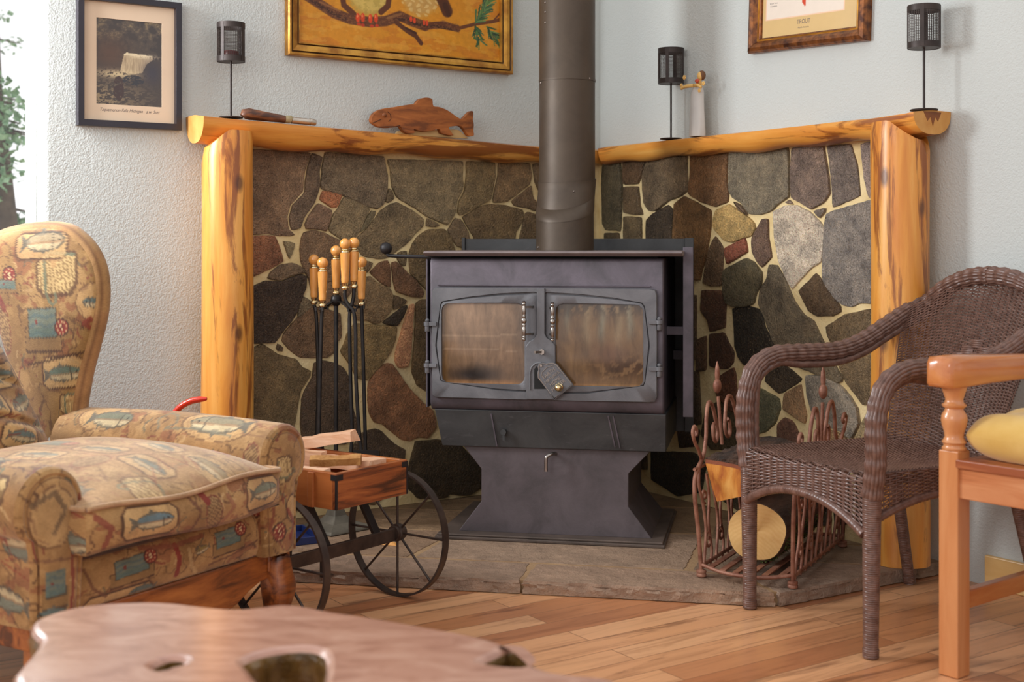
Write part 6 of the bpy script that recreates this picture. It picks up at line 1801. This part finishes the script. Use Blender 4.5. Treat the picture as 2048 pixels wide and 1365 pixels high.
# framed waterfall photograph
def pixbox(fr, l, r, tl, bl, tr, br, y):
    (xa, za), (xb, zb_) = fr.pix(l, tl, y), fr.pix(r, tr, y); (xc, zc), (xd, zd) = fr.pix(l, bl, y), fr.pix(r, br, y)
    return xa, xb, (zc+zd)/2, (za+zb_)/2
wx0, wx1, wz0, wz1 = pixbox(WL, 156, 364, -14, 249, 3, 262, -.024)
t = T('framed_photograph', 'black framed cream-mounted photograph of a waterfall by the window', 'picture', WL, (wx0+wx1)/2, 0, (wz0+wz1)/2)
b = B(); fw = .019
frame_bars(b, wx0, wx1, wz0, wz1, [(0, -.001), (0, -.023), (.001, -.025), (fw-.001, -.025), (fw, -.023), (fw, -.006)])
b.box(wx0+.004, wx1-.004, -.006, -.001, wz0+.004, wz1-.004); b.obj('frame', M_PBLACK, t, smooth=0)
bx = lambda px, py: WL.pix(px, py, -.014)
ix0, ix1 = bx(194, 120)[0], bx(325, 120)[0]; iz0, iz1 = (bx(192, 205)[1]+bx(322, 216)[1])/2, (bx(196, 33)[1]+bx(326, 48)[1])/2
b = B(); frame_bars(b, wx0+fw-.001, wx1-fw+.001, wz0+fw-.001, wz1-fw+.001, [(0, -.0075), (.0, -.008)] )
for a in ((wx0+fw-.001, ix0, wz0+fw-.001, wz1-fw+.001), (ix1, wx1-fw+.001, wz0+fw-.001, wz1-fw+.001), (ix0, ix1, wz0+fw-.001, iz0), (ix0, ix1, iz1, wz1-fw+.001)): b.box(a[0], a[1], -.0090, -.0065, a[2], a[3])
mt = b.obj('mount', M_MAT, t, smooth=0)
b = B(); text_into(b, 'Taquamenon  Falls, Michigan   Al Smith' if 0 else 'Taquamenon Falls Michigan   a.w. Sutt', .0128, lambda x, y, h: (((ix0+ix1)/2+x*.92), -.0091-h*.1, (iz0+wz0+fw)/2+.008+y*1.1), .0006, shear=.35)
b.obj('handwriting', M_INK, (mt, t.off), smooth=0)
X, Z = canvas(110, 140); C = np.zeros((*X.shape, 3)); C[...] = (66, 54, 46)
n1 = fbm(X*1.3, Z*1.6, 7, 5, 5); n2 = fbm(X*1.5, Z*3, 22, 9, 4)
put(C, np.clip((n1-.48)*5, 0, 1)*np.clip((Z-.62)*4, 0, 1)*(.35+.65*(n2 > .5)), (148, 126, 88), .75)
put(C, (n1 < .46)*(Z > .55), (50, 40, 36), .7)
put(C, np.exp(-((X-.20)/.30)**2-((Z-.60)/.20)**2), (92, 58, 34), .75)
fall = in_poly(X, Z, [(.42, .60), (.46, .62), (.84, .60), (.86, .56), (.76, .50), (.70, .40), (.58, .375), (.36, .385)])
put(C, fall, (150, 126, 94), .8); put(C, fall*fbm(X*6, Z*.6, 22, 41, 3), (226, 204, 164), .9); put(C, fall & (Z > .585), (226, 208, 170), .8)
put(C, np.exp(-((X-.72)/.20)**2-((Z-.585)/.025)**2)*(n2 > .42), (232, 214, 176), .9)
foam = np.exp(-((X-.30)/.34)**2-((Z-.36)/.05)**2)
put(C, foam*(n2 > .40), (220, 198, 152), .9)
low = np.clip((.34-Z)*5, 0, 1); put(C, low*(fbm(X*2, Z*6, 12, 3) > .52)*np.clip(1.1-X*1.1, 0, 1), (178, 154, 112), .75)
put(C, (np.exp(-((X-.34)/.08)**2-((Z-.20)/.14)**2) > .35) & (n2 > .43), (58, 34, 30), .95)
put(C, (np.exp(-((X-.56)/.16)**2-((Z-.30)/.06)**2) > .35) & (n2 > .45), (40, 38, 44), .95)
put(C, np.exp(-((X-.85)/.14)**2-((Z-.40)/.14)**2), (50, 44, 56), .8)
b = B(); panel(b, X, Z, ix0-.002, ix1+.002, iz0-.002, iz1+.002, -.0062, C); b.obj('photograph', M_PRINT, t, smooth=0)

# oil painting of two birds on a branch
gx0, gx1, gz0, gz1 = pixbox(WL, 577, 1027, -150, 111, -95, 147, -.03)
t = T('framed_painting', 'gilt framed oil painting of two birds on a pine branch, left of the stovepipe', 'picture', WL, (gx0+gx1)/2, 0, (gz0+gz1)/2)
b = B(); frame_bars(b, gx0, gx1, gz0, gz1, [(0, -.001), (0, -.026), (.004, -.032), (.010, -.032), (.013, -.026), (.016, -.029), (.026, -.026), (.036, -.020), (.038, -.016), (.041, -.020), (.045, -.020), (.046, -.008)], {3: 1, 4: 1, 7: 1, 8: 1})
b.box(gx0+.01, gx1-.01, -.006, -.001, gz0+.01, gz1-.01); b.obj('frame', [M_GOLD, M_DKGOLD], t, smooth=0)
px0, px1, pz0, pz1 = gx0+.044, gx1-.044, gz0+.044, gz1-.044
X, Z = canvas(330, 260); C = np.zeros((*X.shape, 3)); C[...] = (204, 132, 30)
put(C, fbm(X*2, Z*1.4, 4, 2), (216, 150, 40), .8); put(C, fbm(X*1.5+4, Z*3, 6, 3) > .58, (190, 104, 30), .35); put(C, fbm(X*2+9, Z*2, 9, 8) > .6, (220, 164, 70), .4)
PX = px0+(px1-px0)*X; PZ = pz0+(pz1-pz0)*Z
q = lambda px, py: WL.pix(px, py, -.008)
def stroke(pts, w, c, a=1.0):
    put(C, np.clip((w-seg_d(PX, PZ, [q(*p) for p in pts]))/(.25*w)+.5, 0, 1), c, a)
def blob(px, py, rx, rz, c, a=1.0):
    x, z = q(px, py); put(C, np.clip((1-np.hypot((PX-x)/rx, (PZ-z)/rz))*5, 0, 1), c, a)
blob(738, -34, .105, .120, (190, 150, 64)); blob(738, -28, .088, .10, (206, 176, 92)); put(C, (np.hypot((PX-q(738, -28)[0])/.09, (PZ-q(738, -28)[1])/.105) < 1) & (fbm(PX*9, PZ*9, 9, 21) > .54), (176, 150, 70), .6)
blob(840, -30, .095, .115, (196, 152, 82)); put(C, (np.hypot((PX-q(840, -30)[0])/.09, (PZ-q(840, -30)[1])/.11) < 1) & (np.sin(PX*190+np.sin(PZ*150)*1.5)*np.sin(PZ*190) > .25), (222, 190, 124), .7)
blob(735, -120, .07, .07, (120, 80, 40)); blob(838, -118, .07, .07, (130, 88, 46))
stroke([(680, -40), (688, 10), (708, 28)], .010, (96, 52, 26)); stroke([(782, -30), (776, 12), (762, 24)], .010, (96, 52, 26)); stroke([(868, -60), (880, -10), (894, 22)], .022, (84, 46, 24)); stroke([(890, 10), (897, 28)], .010, (70, 38, 22))
br = [(606, -14), (640, 8), (668, 26), (700, 38), (740, 44), (772, 42), (800, 32), (822, 42), (850, 52), (886, 49), (915, 57), (950, 48), (985, 43), (1012, 36), (1026, 30)]
stroke(br[:9], .017, (98, 56, 32)); stroke(br[7:11], .012, (96, 54, 30)); stroke(br[10:], .006, (108, 62, 34))
stroke([(612, -8), (650, 18), (690, 38)], .006, (62, 34, 24), .8); stroke([(790, 40), (815, 38), (830, 48), (880, 54), (912, 60)], .005, (58, 32, 22), .8); stroke([(640, 4), (680, 22)], .003, (160, 108, 62), .7); stroke([(775, 36), (802, 28)], .004, (148, 104, 60), .7)
put(C, (seg_d(PX, PZ, [q(*p) for p in br[:11]]) < .015) & (fbm(PX*20, PZ*30, 9, 33) > .56), (140, 92, 54), .6)
stroke([(792, 44), (815, 62), (832, 72), (842, 86)], .008, (92, 52, 30)); stroke([(812, 56), (832, 66)], .004, (70, 38, 24)); stroke([(985, 43), (1000, 26), (1006, 18)], .003, (108, 62, 34))
for px, py in ((716, 35), (726, 35), (741, 37), (752, 36)): blob(px, py, .0085, .017, (214, 70, 30)); blob(px-1, py-3, .003, .006, (238, 130, 80))
for px, py in ((718, 48), (726, 50), (744, 52), (754, 51)): blob(px, py, .008, .006, (186, 60, 30))
for px, py in ((822, 38), (829, 41), (848, 45), (854, 46)): blob(px, py, .006, .011, (214, 74, 36))
rr = random.Random(3)
for base, ang, n_, L_ in (((950, 47), .9, 46, .085), ((950, 50), -1.25, 30, .07), ((972, 52), -.7, 30, .075), ((965, 26), 1.05, 34, .075)):
    bx_, bz_ = q(*base)
    for k in range(n_):
        u = rr.random(); sx0, sz0 = bx_+math.cos(ang)*L_*u*.8, bz_+math.sin(ang)*L_*u*.8; a = ang+rr.choice((-1, 1))*rr.uniform(.25, .75); l_ = L_*rr.uniform(.35, .6)
        c = rr.choice(((52, 84, 46), (84, 118, 60), (110, 140, 78), (38, 62, 44), (70, 104, 70)))
        put(C, seg_d(PX, PZ, [(sx0, sz0), (sx0+math.cos(a)*l_, sz0+math.sin(a)*l_)]) < .0022, c, .9)
b = B(); panel(b, X, Z, px0-.001, px1+.001, pz0-.001, pz1+.001, -.0078, C); b.obj('canvas', M_PAINT, t, smooth=0)

# trout print
hx0, hx1, hz0, hz1 = pixbox(WR, 1491, 1727, -150, 107, -200, 80, -.034)
zc_l, zc_r = WR.pix(1491, 107, -.034)[1], WR.pix(1727, 80, -.034)[1]
tilt = math.degrees(math.atan2(zc_r-zc_l, hx1-hx0))
hz0 = (zc_l+zc_r)/2; hz1 = hz0+.40
t = T('framed_print', 'bronze framed fish print hanging over the right mantel', 'picture', WR, (hx0+hx1)/2, 0, hz0)
b = B(); frame_bars(b, hx0, hx1, hz0, hz1, [(0, -.001), (0, -.022), (.006, -.031), (.016, -.036), (.026, -.031), (.036, -.020), (.038, -.016), (.042, -.018), (.046, -.015), (.047, -.007)], {5: 1, 6: 1})
b.box(hx0+.01, hx1-.01, -.006, -.001, hz0+.01, hz1-.01); b.obj('frame', [M_COPPER, M_GOLD], t, smooth=0)
rx0, rx1, rz0_, rz1 = hx0+.046, hx1-.046, hz0+.046, hz1-.046
X, Z = canvas(180, 170); C = np.zeros((*X.shape, 3)); C[...] = (216, 184, 128)
PX = rx0+(rx1-rx0)*X; PZ = rz0_+(rz1-rz0_)*Z
wd, ht = rx1-rx0, rz1-rz0_
def U(px, py): 
    return WR.pix(px, py, -.008)
ixl, ixr = U(1531, 40)[0], U(1684, 40)[0]; izb = rz0_+.060
m = (PX > ixl-.004) & (PX < ixr+.004) & (PZ > izb-.004); put(C, m, (238, 200, 170)); 
m = (PX > ixl) & (PX < ixr) & (PZ > izb); put(C, m, (234, 220, 204))
fz = izb+.105; fxc = (ixl+ixr)/2-.008; fl_ = (ixr-ixl)*.86
u, v = (PX-fxc)/fl_, (PZ-fz)/fl_
h = .17*np.sqrt(np.clip(1-((u+.02)/.47)**2, 0, 1)); body = np.abs(v) < h
put(C, (np.abs(v) < h+.012) & (np.abs(u) < .47), (70, 44, 40), .8); put(C, body, (214, 86, 50)); put(C, body & (v > .03), (150, 110, 60)); put(C, body & (u < -.28), (120, 78, 50), .9); put(C, body & (v < -.12), (236, 190, 160), .8)
put(C, body & (fbm(PX*30, PZ*30, 9, 4) > .62) & (v > -.02), (84, 58, 40), .8)
for pl in ([(-.02, -.14), (.06, -.15), (.05, -.30), (.0, -.24)], [(.20, -.10), (.31, -.07), (.30, -.22)], [(-.22, -.12), (-.08, -.15), (-.05, -.18), (-.2, -.18)], [(.40, .02), (.52, .15), (.50, -.13)]):
    put(C, in_poly(u, v, pl), (208, 76, 48)); 
put(C, seg_d(u, v, [(.31, -.07), (.30, -.22)]) < .008, (80, 60, 60)); put(C, seg_d(u, v, [(-.24, -.13), (-.10, -.135)]) < .01, (240, 226, 214))
put(C, np.hypot(u+.40, v-.03) < .02, (30, 26, 24))
b = B(); panel(b, X, Z, rx0-.001, rx1+.001, rz0_-.001, rz1+.001, -.0072, C); pr_ = b.obj('print', M_PRINT, t, smooth=0)
b = B(); xm = (ixl+ixr)/2
text_into(b, 'TROUT', .017, lambda x, y, h: (xm+x*1.0, -.0073-h*.1, rz0_+.038+y*1.2), .0006)
text_into(b, 'North America', .0075, lambda x, y, h: (xm+x, -.0073-h*.1, rz0_+.020+y), .0006)
for k, s_ in enumerate(('Brook Trout', 'S. fontinalis')): text_into(b, s_, .0065, lambda x, y, h, k=k: (ixl+.030+x, -.0073-h*.1, izb+.048-.009*k+y), .0006)
b.obj('lettering', M_INK, (pr_, t.off), smooth=0)
turn(t, -tilt)

# ------------------------------------------------------------------ things on the mantels
M_LANT = mat('lantern_iron', (46, 38, 36), (64, 54, 50), ns=20, rough=.5, metal=.4)
M_WIRE = mat('lantern_wire', (58, 48, 44), (80, 68, 62), ns=20, rough=.5, metal=.4)
def lantern(label, fr, pxc, half, pt, pb, pbase, yoff, zbase):
    xc = fr.pix(pxc, pb, yoff)[0]; d = fr.w(xc, yoff).y
    r = half*d/F; zt_, zb_ = fr.pix(pxc, pt, yoff)[1], fr.pix(pxc, pb, yoff)[1]
    t = T('mesh_lantern', label, 'candle holder', fr, xc, yoff, zbase, 'iron mesh candle lanterns on the mantels')
    b = B(); b.lathe([(r*.84, zbase+.0005), (r*.86, zbase+.003), (r*.81, zbase+.0045), (.004, zbase+.006)], 28, (xc, yoff, 0)); b.obj('base', M_LANT, t, smooth=40)
    b = B(); b.tube([(xc, yoff, zbase+.004), (xc, yoff, zb_+.004)], .0034, 10); b.obj('stem', M_LANT, t, smooth=60)
    def band(z0, z1, nm, rs=1.0):
        b = B(); n = 36; loops = [[(xc+rr*math.cos(2*PI*k/n), yoff+rr*math.sin(2*PI*k/n), z) for k in range(n)] for rr, z in ((r*rs, z0), (r*rs, z1), (r*rs-.0015, z1), (r*rs-.0015, z0))]
        loft(b, loops+[loops[0]]); b.obj(nm, M_LANT, t, smooth=40)
    bh = (zt_-zb_)*.14
    band(zt_-bh, zt_, 'upper_band'); band(zb_, zb_+bh, 'lower_band')
    b = B(); b.lathe([(r*.97, zb_+.001), (r*.97, zb_+.003)], 30, (xc, yoff, 0)); b.obj('tray', M_LANT, t, smooth=30)
    for k in range(4):
        a = 2*PI*k/4+.55; w_ = .0055; b = B()
        c, s_ = math.cos(a), math.sin(a); p0 = (xc+c*(r-.0005), yoff+s_*(r-.0005))
        b.beam((*p0, zb_+.001), (*p0, zt_-.001), w_*2, .002, (c, s_, 0)); b.obj('upright', M_LANT, t, smooth=0)
    b = B(); rs = r*.965
    for k in range(46):
        a = 2*PI*k/46; x, y = xc+rs*math.cos(a), yoff+rs*math.sin(a); b.beam((x, y, zb_+bh*.6), (x, y, zt_-bh*.6), .0009, .0009)
    for z in np.arange(zb_+bh*.8, zt_-bh*.7, .0044): b.tube([(xc+rs*math.cos(2*PI*k/30), yoff+rs*math.sin(2*PI*k/30), z) for k in range(30)], .00045, 4, closed=True)
    b.obj('wire_screen', M_WIRE, t, smooth=0)
    return t, xc, r, zb_
ZB_L = float(ZML(462))+.0008
_, lxc, lr_, lzb = lantern('iron mesh lantern with a dark red candle by the framed photograph', WL, 462, 28, 46, 124, 230, -.075, ZB_L)
M_WAX = mat('dark_red_wax', (84, 22, 24), (104, 30, 30), ns=8, rough=.4)
b = B(); b.lathe([(.022, lzb+.0035), (.024, lzb+.006), (.024, lzb+.030), (.022, lzb+.033), (.006, lzb+.031)], 24, (lxc, -.075, 0)); b.tube([(lxc, -.075, lzb+.03), (lxc, -.075, lzb+.038)], .001, 6)
tag(b.obj('candle', M_WAX, None, fr=WL, smooth=40), 'stubby dark red candle inside the left mesh lantern', 'candle')
lantern('iron mesh lantern nearest the stovepipe, beside the figurine', WR, 1342, 26, 97, 168, 264, -.055, float(ZMR(1342))+.0008)
lantern('iron mesh lantern standing on the cut end of the right mantel', WR, 1848, 32, 11, 97, 215, -.085, float(ZMR(1848))+.0008)

# hand-cut wooden fish
M_FISHW = wood_mat('stained_fish_wood', (150, 84, 34), (182, 108, 50), 0, ns=2.4, k=.25, rough=.55, coat=0, scale=14, c3=(112, 60, 24))
yf_ = -.055
q = lambda px, py: WL.pix(px, py, yf_)
ol_ = [(742, 236), (740, 230), (745, 218), (760, 209), (785, 205), (815, 200), (828, 199), (834, 191), (842, 187), (853, 186), (862, 190), (864, 203), (876, 205), (893, 212), (910, 224), (921, 229), (930, 221), (939, 213), (944, 216), (943, 230), (945, 240), (944, 252), (945, 262), (935, 263), (926, 250), (918, 243), (908, 243), (895, 246), (901, 257), (904, 262), (893, 261), (880, 257), (876, 249), (862, 252), (848, 254), (834, 252), (825, 249), (827, 256), (818, 258), (808, 256), (801, 249), (797, 244), (780, 246), (764, 246), (752, 243)]
zbm = float(ZML(845))
fp = [q(*p) for p in ol_]
lowest = min(z for x, z in fp); fp = [(x, z) for x, z in fp]
yb0 = zbm+.001
tf = T('wooden_fish', 'flat cut-out wooden trout standing on the left mantel', 'wooden fish', WL, q(845, 240)[0], yf_, yb0)
sh = yb0-lowest+.004
fp = [(x, z+sh) for x, z in fp]
dense = [(p[0], p[1]) for p in arc([(x, z, 0) for x, z in fp+[fp[0]]], 3)][:-1]
b = B(); b.prism(dense, yf_-.010, yf_+.010, 'y'); body_ = b.obj('fish_body', M_FISHW, tf, smooth=25, bevel=.0012)
zq = lambda px, py: (q(px, py)[0], q(px, py)[1]+sh)
M_BURN = mat('burnt_line', (70, 36, 18), (86, 46, 22), rough=.7)
b = B()
for pts in ([(742, 237), (752, 233), (760, 229)], [(757, 245), (770, 244), (788, 244), (797, 242)], [(772, 214), (778, 220), (779, 229), (774, 234)]):
    b.tube([(zq(*p)[0], yf_-.0102, zq(*p)[1]) for p in pts], .0013, 6)
b.obj('burnt_lines', M_BURN, (body_, tf.off), smooth=60)
x, z = zq(766, 221); b = B(); b.lathe([(.001, yf_-.0155), (.006, yf_-.0145), (.0085, yf_-.0100)], 16, (x, 0, z), 'y'); b.obj('eye', M_FISHW, (body_, tf.off), smooth=60)
M_PALE = wood_mat('pale_wood_stand', (206, 170, 110), (222, 190, 134), 0, rough=.6, coat=0)
b = B(); b.prism([(zq(795, 250)[0], yb0), (zq(940, 262)[0], yb0), (zq(920, 245)[0], yb0+.028), (zq(905, 244)[0], yb0+.028), (zq(800, 250)[0], yb0+.012)], yf_+.0105, yf_+.024, 'y'); b.obj('stand', M_PALE, tf, smooth=0, label='pale wood support strip')
# old handle with a metal ferrule
M_DKW = wood_mat('worn_dark_handle', (110, 66, 42), (146, 92, 58), 0, ns=2.0, k=.2, rough=.5, coat=.1, scale=30, c3=(70, 42, 30))
yk = -.085
xa, xm_, xm2, xb = (WL.pix(p, 225, yk)[0] for p in (486, 569, 582, 631))
za_ = float(np.interp(xa, [ml[4][0], ml[3][0], ml[2][0]], [ml[4][1], ml[3][1], ml[2][1]])); zb2 = float(np.interp(xb, [ml[4][0], ml[3][0], ml[2][0]], [ml[4][1], ml[3][1], ml[2][1]]))
tk_ = T('old_handle', 'worn brown wooden handle with a silver metal end lying on the left mantel', 'handle', WL, (xa+xb)/2, yk, (za_+zb2)/2)
def kax(x, r): return (x, yk, za_+(zb2-za_)*(x-xa)/(xb-xa)+r+.0008)
def taper(name, xs, rs, m):
    b = B(); b.tube([kax(x, r) for x, r in zip(xs, rs)], rs, 18); return b.obj(name, m, tk_, smooth=50)
taper('wooden_grip', [xa, xa+.004, xa+.02, (xa+xm_)/2, xm_], [.010, .0165, .0185, .0155, .0120], M_DKW)
M_HORN = mat('horn_collar', (150, 134, 96), (170, 154, 116), ns=20, rough=.4)
taper('collar', [xm_, xm_+.004, xm2-.002, xm2], [.0115, .0120, .0130, .0115], M_HORN)
M_SILV = mat('worn_silver', (176, 164, 150), (206, 194, 180), ns=20, rough=.25, metal=.9)
taper('metal_tube', [xm2, xb-.022, xb-.021], [.0112, .0104, .0104], M_SILV); taper('metal_tip', [xb-.021, xb-.019, xb], [.0112, .0114, .0090], M_SILV)
# small figurine in a pale gown holding flowers and a red heart
M_GOWN = mat('pale_gown', (196, 192, 186), (208, 204, 198), ns=8, rough=.7)
M_SKIN = mat('carved_cream', (224, 176, 96), (232, 190, 116), ns=10, rough=.6)
M_HAIR = mat('carved_brown_hair', (96, 60, 32), (120, 78, 42), ns=10, rough=.6)
M_HEART = mat('painted_red_heart', (180, 64, 36), (196, 76, 44), ns=10, rough=.5)
yg = -.060; W2 = lambda px, py: WR.pix(px, py, yg)
gx_, zt_ = W2(1395, 165); zg = float(ZMR(1393))+.001
fg = T('figurine', 'small faceless figurine in a pale gown holding blossoms and a red heart', 'figurine', WR, gx_, yg, zg)
b = B(); Hh = W2(1395, 172)[1]-zg
loops = []
for h, rx_, ry_, ox in ((0, .030, .024, 0), (.05, .031, .024, 0), (.25, .030, .022, 0), (.5, .028, .020, -.001), (.72, .027, .019, -.001), (.86, .027, .017, 0), (.95, .022, .013, .001), (1.0, .008, .007, .002)):
    loops.append([(gx_+ox+rx_*(1+.04*math.sin(7*a)*(1-h))*math.cos(a), yg+ry_*(1+.04*math.sin(7*a)*(1-h))*math.sin(a), zg+Hh*h) for a in [2*PI*k/36 for k in range(36)]])
loft(b, loops, (1, 1)); b.obj('gown', M_GOWN, fg, smooth=60)
hx_, hz_ = W2(1401, 152)
b = B(); b.lathe([(.0055, zg+Hh*.96), (.005, hz_-.008)], 12, (hx_-.002, yg, 0)); b.ball((hx_, yg, hz_), .0135, 18, 12, sc=(.85, .85, 1.12)); b.obj('head', M_SKIN, fg, smooth=180)
b = B(); b.ball((hx_+.0015, yg+.0045, hz_+.0015), .0146, 18, 12, sc=(.95, .9, 1.15)); b.tube(arc([(hx_-.008, yg+.004, hz_), (hx_-.012, yg+.003, hz_-.016), (hx_-.014, yg+.003, hz_-.026)], 4), [.005]*8+[.003], 8); b.obj('hair', M_HAIR, fg, smooth=180)
sh_ = (gx_, yg-.006, zg+Hh*.93)
b = B(); w0, w1, w2 = W2(1393, 172), W2(1380, 174), W2(1371, 179)
b.tube(arc([(w0[0], yg-.012, w0[1]), (w1[0], yg-.020, w1[1]), (w2[0], yg-.020, w2[1])], 5), [.0062]*6+[.005]*4+[.0038], 10)
b.obj('arm', M_SKIN, fg, smooth=70)
b = B(); w1, w2 = W2(1404, 171), W2(1411, 176); b.tube(arc([(w0[0]+.008, yg-.012, w0[1]), (w1[0], yg-.020, w1[1]), (w2[0], yg-.018, w2[1])], 5), [.006]*6+[.005]*4+[.004], 10); b.obj('arm', M_SKIN, fg, smooth=70)
b = B(); x, z = W2(1404, 163)
b.ball((x-.0035, yg-.022, z+.001), .0062, 12, 8, sc=(1, .7, 1)); b.ball((x+.0035, yg-.022, z+.001), .0062, 12, 8, sc=(1, .7, 1)); b.lathe([(.0006, z-.010), (.005, z-.004), (.0075, z)], 12, (x, yg-.022, 0)); b.obj('heart', M_HEART, fg, smooth=180)
for px, py, s_ in ((1378, 156, .9), (1372, 172, .8), (1416, 168, .9), (1408, 182, .8)):
    b = B(); x, z = W2(px, py)
    for k in range(5):
        a = 2*PI*k/5+px; b.ball((x+.0055*s_*math.cos(a), yg-.021, z+.0055*s_*math.sin(a)), .0042*s_, 8, 6, sc=(1, .6, 1))
    b.ball((x, yg-.024, z), .003*s_, 8, 6); b.obj('blossom', M_SKIN, fg, smooth=180)

# ------------------------------------------------------------------ garden outside the window
M_LEAF = mat('conifer_foliage', (110, 150, 112), (170, 200, 158), ns=30, rough=.7)
M_TRUNK = mat('tree_bark', (78, 64, 52), (110, 92, 76), ns=14, rough=.9)
b = B(); b.box(-16, 2, 5.2, 24, -.35, -.30); gr = b.obj('ground_outside', mat('garden_ground', (214, 200, 170), (180, 184, 140), ns=1.2, rough=.95), kind='structure', smooth=0)
def conifer(label, x, y, h, r, seed, dens):
    rr = random.Random(seed)
    t = T('conifer_tree', label, 'tree', WD, x, y, -.30)
    b = B(); b.tube([(x, y, -.31), (x+.05, y, h*.5), (x, y, h)], [.13, .08, .01], 9); b.obj('trunk', M_TRUNK, t, smooth=60)
    b = B(); bb = B()
    for k in range(dens):
        z = h*(rr.random()**.8)*.95+.1; a = rr.uniform(0, 2*PI); L_ = r*(1-z/h*.85)*rr.uniform(.6, 1.0)
        e = Vector((x+L_*math.cos(a), y+L_*math.sin(a), z-.16*L_)); bb.tube([(x, y, z), e], [.014, .004], 5, cap=False)
        for q_ in range(26):
            u = rr.uniform(.2, 1); c = Vector((x, y, z)).lerp(e, u)+Vector((rr.uniform(-.10, .10), rr.uniform(-.10, .10), rr.uniform(-.10, .05))); s_ = rr.uniform(.03, .075)
            d1 = Vector((rr.uniform(-1, 1), rr.uniform(-1, 1), rr.uniform(-.7, .4))).normalized()*s_; d2 = Vector((rr.uniform(-1, 1), rr.uniform(-1, 1), rr.uniform(-1, 1))).normalized()*s_*.45
            b.add([c, c+d1*.5+d2, c+d1, c+d1*.5-d2+Vector((0, 0, .01))], [(0, 1, 2, 3)])
    b.obj('foliage', M_LEAF, t, smooth=0); bb.obj('branches', M_TRUNK, t, smooth=60)
conifer('green conifer outside the window', -3.13, 7.9, 2.05, .55, 5, 46)
conifer('tall thin conifer farther beyond the window', -4.60, 11.4, 4.6, .8, 9, 26)
